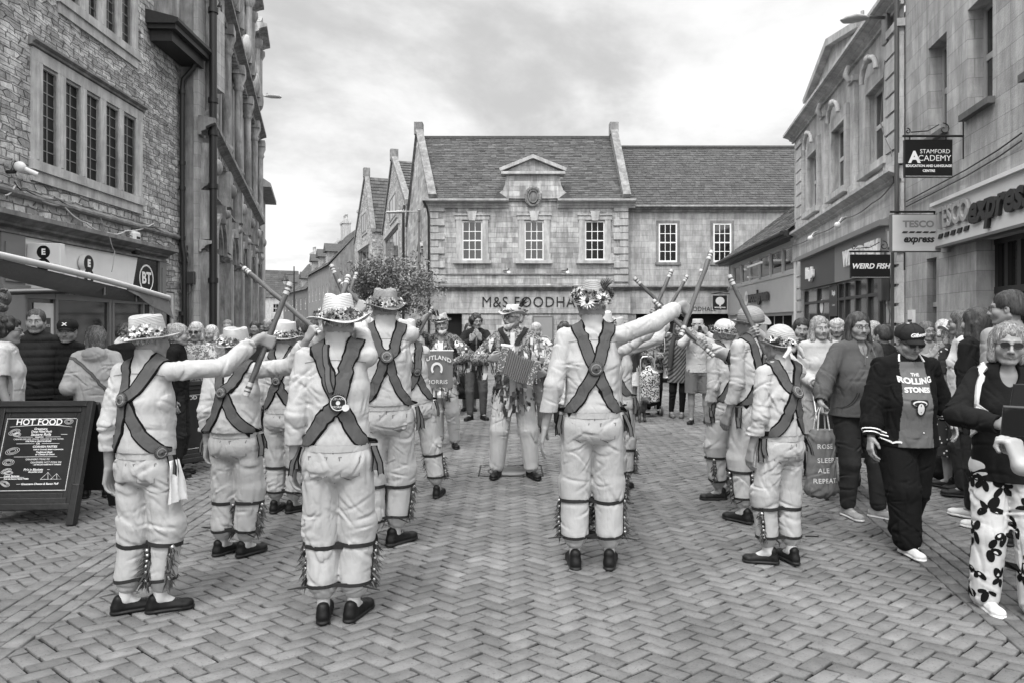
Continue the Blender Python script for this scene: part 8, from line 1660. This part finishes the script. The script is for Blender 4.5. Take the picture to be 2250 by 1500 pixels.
# right side
P_ = sp(1758, 7.2, 1.66, 172, 'smiling woman with long dark fringed hair in a dark jacket, hand at her chin', top=dk(.03, loose=.026, name='jacket', open=(.25, .03)), bot=dk(.03, style='jeans'), hair=('long', .02, .05), female=True, smile=1, head_yaw=-10, head_roll=-6, hands={'R': dict(pos=(.09, .15, 1.40), hint=(1, 0, -1), d=(-.2, .1, .9))})
P_ = sp(1801, 6.9, 1.68, 176, 'blonde woman in a pale grey hooded sweatshirt and shorts, smiling', top=dk(.40, loose=.03, hood=1, name='hoodie'), bot=dk(.3, style='shorts'), hair=('long', .22, .02), female=True, smile=1, skin=.30, head_roll=4, hands={'L': dict(pos=(-.1, .3, 1.02)), 'R': dict(pos=(.12, .3, 1.0))})
q = MB(); q.add([(x * 1.0, .16, z) for x, z in ((-.14, 1.1), (.10, 1.12), (.12, .82), (-.12, .82))], [(0, 1, 2, 3)]); del q
P_ = sp(1840, 9.3, 1.66, 150, 'curly fair haired person behind the woman with the shopping bag', top=dk(.2), bot=dk(.05), hair=('curly', .35), female=True)
P_ = sp(1918, 9.4, 1.64, 200, 'grey haired person in a light top behind the woman with glasses', top=dk(.45), bot=dk(.05), hair=('bob', .3), female=True)
P_ = sp(1942, 7.8, 1.58, 20, 'person in a dark top turned away behind the capped man', top=dk(.02), bot=dk(.03), hair=('short', .03))
# woman with bag
P_ = sp(1882, 5.67, 1.70, 190, 'woman with long dark hair and glasses in a grey zipped hoodie carrying a shopping bag', top=dk(.075, loose=.030, hem=.50, hood=1, name='hoodie', vneck=1), bot=dict(v=.030, kind='denim', style='jeans', loose=.012), hair=('long', .035, .10), female=True, glasses='thin', shoe='canvas', w=1.15, belly=.04, hands={'R': dict(pos=S1(1803, 905, 5.45), curl=(70, 80, 40), d=(.05, .1, -1)), 'L': dict(pos=(-.30, .05, .82))}, feet=[(-.16, .05, 35), (.06, -.03, 0)], head_yaw=-12, vox=.0058)
h_ = P_; zz = []
items = [([(-.006, .26), (.006, .26), (.006, -.22), (-.006, -.22)], [(0, 1, 2, 3)], 0), ([(.012, .25), (.014, .25), (.014, -.22), (.012, -.22)], [(0, 1, 2, 3)], 1), ([(-.014, .25), (-.012, .25), (-.012, -.22), (-.014, -.22)], [(0, 1, 2, 3)], 1)]
for sg in (-1, 1):
    arc = [(sg * (.20 - .10 * math.sin(t)), -.16 + .15 * (1 - math.cos(t))) for t in [k * .16 for k in range(10)]]
    for wd_ in (0, .016): items.append(([(x + sg * wd_, y) for x, y in arc] + [(x + sg * (wd_ + .006), y) for x, y in arc], [(k, k + 1, 11 + k, 10 + k) for k in range(9)], 1))
decal(P_, 'zip', items, [G(.45, 'paint'), G(.035, 'cloth')], P_['waist'] + V3((0, 0, .06)), (0, -1, 0))
q = MB(); nb_ = P_['nb']
for sg in (-1, 1): q.tube([tuple(nb_ + V3((sg * .04, .13, -.03))), tuple(nb_ + V3((sg * .045, .165, -.10))), tuple(nb_ + V3((sg * .05, .17, -.17)))], .005, 6)
q.build('drawstring', [G(.12, 'cloth')], P_['root'])
bg_ = empty('shopping_bag', tuple(at(1805, 935, 5.45)), R(8), 'big grey lettered shopping bag hanging from the hand of the woman in the hoodie', 'bag'); S = Field((-.2, -.14, -.62), (.2, .14, .03), .007); S.loft((0, 0, -.10), (0, 0, -.50), (.105, .045), (.14, .075), (1, 0, 0), .03); S.loft((0, 0, -.02), (0, 0, -.1), (.095, .03), (.105, .045), (1, 0, 0), .03); S.folds([((0, 0, -.1), (1, 0, .3), .05, .25, .009), ((.05, -.05, -.35), (.6, 0, 1), .08, .2, .006)], 3, .004); S.cut(2, -.02, True)
bm_ = S.mesh('bag_body', G(.13, 'cloth')); link('bag_body', bm_, bg_); bt_ = BVHTree.FromPolygons([v.co[:] for v in bm_.vertices], [tuple(p.vertices) for p in bm_.polygons]); q = MB()
for txt, z, x in (('ROSE', -.155, .0), ('SLEEP.', -.265, .01), ('ALE', -.345, -.02), ('REPEAT.', -.425, .0)):
    vs, fs_ = text_polys(txt, .052, bold=.001, space=1.12)
    out = []
    for a, b in vs:
        hh = bt_.ray_cast(Vector((a + x, -.3, b + z)), Vector((0, 1, 0)), .6); out.append(hh[0] + Vector((0, -.003, 0)) if hh[0] is not None else Vector((a + x, -.06, b + z)))
    q.add(out, fs_)
q.build('bag_lettering', [G(.55, 'paint')], bg_); q = MB()
for y in (-.03, .03): q.tube([(-.05, y, -.03), (-.035, y * .6, .10), (0, y * .2, .19), (.035, y * .6, .10), (.05, y, -.03)], .006, 6)
q.build('handles', [G(.45, 'cloth')], bg_)
# capped man in the tracksuit top
P_ = sp(1990, 4.85, 1.60, 176, 'older man in cap and sunglasses, black tracksuit top open over a printed grey shirt', top=dk(.008, loose=.040, hem=.47, name='jacket', open=(.12, .125), vneck=0, collar=.03), bot=dk(.009, style='trousers', loose=.034), hair=('crop', .45), shoe='white', w=1.10, belly=.035, glasses='sun', old=1, vox=.0058, head_pitch=-16, head_yaw=4, hands={'R': dict(pos=S1(1912, 985, 4.75)), 'L': dict(pos=(-.36, -.05, .85))}, feet=[(-.05, -.16, 5), (.04, .10, 10)])
cap(P_, .022, 'Gibson')
its = []
def arct(txt, size, y0, curv, m, bold=.002, sx=1.0):
    vs, fs_ = text_polys(txt, size, bold=bold, sx=sx); its.append(([(x, y + y0 - curv * x * x) for x, y in vs], fs_, m))
arct('THE', .03, .13, -1.0, 0, .001); arct('ROLLING', .054, .085, -1.2, 0, .0025, 1.0); arct('STONES', .046, .028, 0.4, 0, .0025, 1.0)
def blob(pts, c, m): its.append((pts + [c], [(k, (k + 1) % len(pts), len(pts)) for k in range(len(pts))], m))
lp = [(.058 * math.cos(t), -.062 + .036 * math.sin(t) + (.010 * math.cos(2 * t) if math.sin(t) > 0 else .004)) for t in [k * 2 * math.pi / 28 for k in range(28)]]; blob(lp, (0, -.062), 2)
blob([(.046 * math.cos(t), -.062 + .020 * math.sin(t)) for t in [k * 2 * math.pi / 22 for k in range(22)]], (0, -.062), 0)
blob([(.040 * math.cos(t), -.066 + .014 * math.sin(t)) for t in [k * 2 * math.pi / 22 for k in range(22)]], (0, -.066), 2)
tg = [(.027 * math.cos(t) + .004, -.100 + .046 * math.sin(t)) for t in [k * 2 * math.pi / 22 for k in range(22)]]; blob([(x * 1.15, (y + .1) * 1.08 - .1) for x, y in tg], (0, -.1), 2); blob([(x * .82, (y + .1) * .84 - .1) for x, y in tg], (0, -.1), 0); its.append(([(0, -.07), (.006, -.07), (.007, -.125), (.002, -.125)], [(0, 1, 2, 3)], 2))
decal(P_, 'shirt_print', its, [G(.55, 'paint'), G(.05, 'paint'), G(.006, 'paint')], P_['chest'] + V3((0, 0, -.03)), (0, -1, 0))
q = MB(); J = P_['J']
for side in (-1, 1):
    S0, E1, W, dd, th, curl = J[side]; ax = nrm(W - E1)
    for o_ in (.030, .052): ring_on(q, P_['bs'], W - ax * o_, ax, .008, lift=.003, m=(0, 0), rmax=.12)
nbv = P_['nb']
for sg in (-1, 1):
    band_on(q, P_['bs'], [tuple(nbv + V3((sg * .075, .06, .05))), tuple(nbv + V3((sg * .09, .10, -.01)))], .012, edge=.001, lift=.006, m=(0, 0))
band_on(q, P_['bs'], [(.22, .10, .79), (.17, .2, .79), (.12, .22, .79)], .014, edge=.001, lift=.005, m=(0, 0)); q.build('white_trim', [G(.7, 'cloth')], P_['root']); q = MB(); pz_ = P_['pel'] + V3((0, .15, .06)); q.tube([tuple(pz_), tuple(pz_ + V3((.01, .02, -.05)))], .004, 5); q.tube([tuple(pz_ + V3((-.02, 0, 0))), tuple(pz_ + V3((-.04, .02, -.03)))], .004, 5); q.build('drawstring', [G(.7, 'cloth')], P_['root'])
P_ = sp(2034, 8.3, 1.63, 176, 'woman with long brown hair and glasses clapping her hands at the right', top=dk(.25, loose=.02), bot=dk(.05, style='jeans'), hair=('long', .10, .05), female=True, glasses='thin', smile=1, hands={'R': dict(pos=(.03, .28, 1.30), hint=(1, 0, -1), d=(-.4, .2, .9), curl=(10, 10, 10)), 'L': dict(pos=(-.05, .29, 1.32), hint=(-1, 0, -1), d=(.4, .2, .9), curl=(10, 10, 10))})
P_ = sp(2072, 8.9, 1.66, 178, 'white haired woman in sunglasses with a hand to her mouth', top=dk(.12, loose=.022), bot=dk(.05, style='jeans'), hair=('bob', .40), female=True, glasses='sun', hands={'L': dict(pos=(-.02, .16, 1.44), hint=(-1, 0, -1), d=(.3, .1, .9))})
P_ = sp(2098, 6.7, 1.62, 20, 'person in a pale bucket hat with dark flowers and a black dress with white dots', top=dk(.04, loose=.02, sleeve=.5, mat=mat('dotted', .02, .9, .05, 3, .2, 40, pattern=('dots', 26, .22, .6))), bot=dk(.02, style='skirt', len=.2, mat=MT.get('x') or mat('dotted_skirt', .02, .9, .05, 3, .2, 40, pattern=('dots', 26, .22, .6))), hair=('bob', .3), female=True, hat=dict(v=.62, brim=.125, crown=.10, dome=1, dent=0, fl=5, big=.9, arc=(200, 340), tilt=14, wav=.02, band=.6))
P_ = sp(2118, 6.4, 1.74, 55, 'woman with glasses and sunglasses pushed up on her hair, pale cardigan, looking left', top=dk(.5, loose=.022, hem=.42, name='cardigan'), bot=dk(.03, style='jeans'), hair=('long', .08, .05), female=True, glasses='thin')
P_ = sp(2150, 5.5, 1.74, 24, 'woman with very long dark hair down her back and dark clothes', top=dk(.012, loose=.03, hem=.42, name='coat'), bot=dict(v=.03, kind='denim', style='jeans', loose=.012), hair=('long', .035, .34), female=True, shoe='white', feet=[(-.12, -.15, 30), (.08, .1, 10)])
P_ = sp(2222, 5.0, 1.85, 12, 'tall man with short dark hair and glasses in a light jacket, seen from behind', top=dk(.22, loose=.03, name='jacket', collar=.04), bot=dk(.03, style='jeans'), hair=('short', .03), glasses='thin', head_yaw=35)
# lady in sunglasses and flowered trousers
P_ = sp(2210, 3.82, 1.60, 158, 'smiling woman in sunglasses, black top and white trousers with big dark flowers', top=dk(.010, loose=.028, hem=.46, sleeve=.72, vneck=1, name='top'), bot=dk(.52, style='wide', loose=.018), hair=('bob', .17), female=True, glasses='sun', smile=1, shoe='white', vox=.0056, w=.94, head_yaw=-4, head_roll=-4, hands={'R': dict(pos=S1(2232, 925, 3.50), hint=(1, .1, -.8), d=(-.55, .55, .3), curl=(40, 50, 30)), 'L': dict(pos=(-.12, .42, 1.08), hint=(-1, 0, -.8), d=(.5, .6, .3), curl=(40, 50, 30))}, feet=[(-.12, .05, 10), (.10, .0, 15)])
rg = random.Random(8); q = MB()
for side in (-1, 1):
    hip, kn, ank, fyaw, fd, ft = P_['LG'][side]
    for k, (t, a) in enumerate([(.12, 20), (.12, 120), (.28, 75), (.30, -30), (.30, 170), (.45, 30), (.47, 130), (.62, 80), (.62, -20), (.63, 190), (.78, 40), (.80, 130), (.95, 85), (.95, -10), (.22, 240), (.5, 250), (.8, 260)]):
        t += rg.uniform(-.03, .03); c = hip + (kn - hip) * t * 2 if t < .5 else kn + (ank - kn) * (t - .5) * 2; d = Vector((math.cos(R(a)), math.sin(R(a)), 0)); hh = P_['bt'].ray_cast(Vector(c) + d * .3, -d, .32)
        if hh[0] is None: continue
        nn_ = hh[1]; u = nn_.cross(Vector((0, 0, 1))).normalized(); v = nn_.cross(u); r0_ = rg.uniform(0, 6)
        for j in range(rg.choice((3, 4, 5))):
            th_ = r0_ + j * 2 * math.pi / 5 + rg.uniform(-.2, .2); ln = rg.uniform(.045, .085); pw = ln * rg.uniform(.2, .33); e = u * math.cos(th_) + v * math.sin(th_); f = nn_.cross(e); pts = []
            for m_ in range(12): bb = 2 * math.pi * m_ / 12; p = hh[0] + e * (ln * .55 + ln * .48 * math.cos(bb)) + f * pw * math.sin(bb); h2 = P_['bt'].find_nearest(p, .05); pts.append((h2[0] + h2[1] * .003) if h2[0] is not None else p)
            q.add(pts, [tuple(range(12))], 0)
q.build('printed_flowers', [G(.008, 'cloth')], P_['tro'])
bp = empty('backpack', tuple(P_['root'].matrix_basis @ Vector((-.02, -.20, 1.0))), R(158), 'pale rounded backpack worn by the woman in the flowered trousers', 'backpack'); S = Field((-.22, -.16, -.28), (.22, .16, .28), .009); S.loft((0, 0, -.14), (0, .0, .13), (.14, .075), (.13, .07), (1, 0, 0), .05); S.loft((0, -.07, -.14), (0, -.07, -.02), (.10, .03), (.09, .03), (1, 0, 0), .02); link('bag_body', S.mesh('bag_body', G(.5, 'leather')), bp)
q = MB()
for sg in (-1, 1): band_on(q, P_['bs'], [(sg * .10, -.12, 1.22), (sg * .12, -.02, 1.40), (sg * .125, .10, 1.30), (sg * .135, .14, 1.16), (sg * .16, .06, 1.02), (sg * .14, -.10, .95)], .034, edge=.004, lift=.010)
o = q.build('backpack_strap', [G(.6, 'leather'), G(.35, 'leather')], bp); o.matrix_local = bp.matrix_basis.inverted() @ P_['root'].matrix_basis
def phone(p, rx, rz, label): 
    r = empty('phone', p, 0, label, 'phone', 'phones held up by people'); q = MB(); q.box(-.037, .037, -.005, .005, -.078, .078, 0, b=.003); b_ = q.build('case', [G(.02, 'gloss')], r); q = MB(); q.box(-.033, .033, -.0062, -.0052, -.072, .072, 0); q.build('screen', [G(.03, 'gloss')], r); r.rotation_euler = (R(rx), 0, R(rz)); return r
phone(tuple(at(2238, 875, 3.44)), -12, 180, 'dark phone held upright in front of the woman in sunglasses')
P_ = person('person', 0, 1.80, 1.66, 24, 'person mostly outside the right edge, only a bare forearm and fist showing', SPG, X=2.0, top=dk(.6, sleeve=.35), bot=dk(.1), hair=('bob', .2), female=True, skin=.33, vox=.006, hands={'L': dict(pos=S1(2226, 968, 2.10), hint=(-.3, .2, -1), d=(.1, .35, 1), curl=(62, 80, 45), thumb=(1, 0, 0))}, seed=99)
phone(tuple(at(2232, 925, 2.16)), -48, 148, 'dark phone tilted in the foreground fist at the right edge')
# pushchair beside the blonde woman and bags on the ground
pc_o = empty('pushchair', tuple(at(1850, 0, 6.5).xy.to_3d()), R(170), 'dark folded pushchair standing among the crowd behind the shopping bag', 'pushchair'); q = MB()
for x in (-.2, .2): q.tube([(x, -.35, 1.0), (x, -.2, .85), (x, .25, .15)], .013, 8); q.tube([(x, -.3, .1), (x, .1, .6)], .012, 8)
q.tube([(-.2, -.35, 1.0), (.2, -.35, 1.0)], .016, 8); q.build('frame', [G(.3, 'metal')], pc_o); q = MB(); q.prism([(-.22, .42), (.22, .42), (.2, .9), (-.2, .9)], -.06, -.02); q.box(-.2, .2, -.06, .25, .38, .43, b=.01); q.build('seat', [G(.02, 'cloth')], pc_o)
for (x, y) in ((-.22, .27), (.22, .27), (-.22, -.3), (.22, -.3)): q = MB(); q.tube([(x - .015, y, .09), (x + .015, y, .09)], .09, 18); q.build('wheel', [G(.04, 'paint')], pc_o)
bgx = MB(); c = at(2072, 1040, 7.0); S = Field((-.22, -.16, -.02), (.22, .16, .4), .01); S.loft((0, 0, .1), (0, 0, .22), (.14, .09), (.10, .06), (1, 0, 0), .04); S.folds([((0, 0, .2), (1, 0, .5), .05, .2, .008)], 2, .004); o = link('holdall', S.mesh('holdall', G(.02, 'cloth'))); o.location = (c.x, 7.0, 0); tag(o, 'dark crumpled bag on the paving behind the man in the tracksuit top', 'bag')
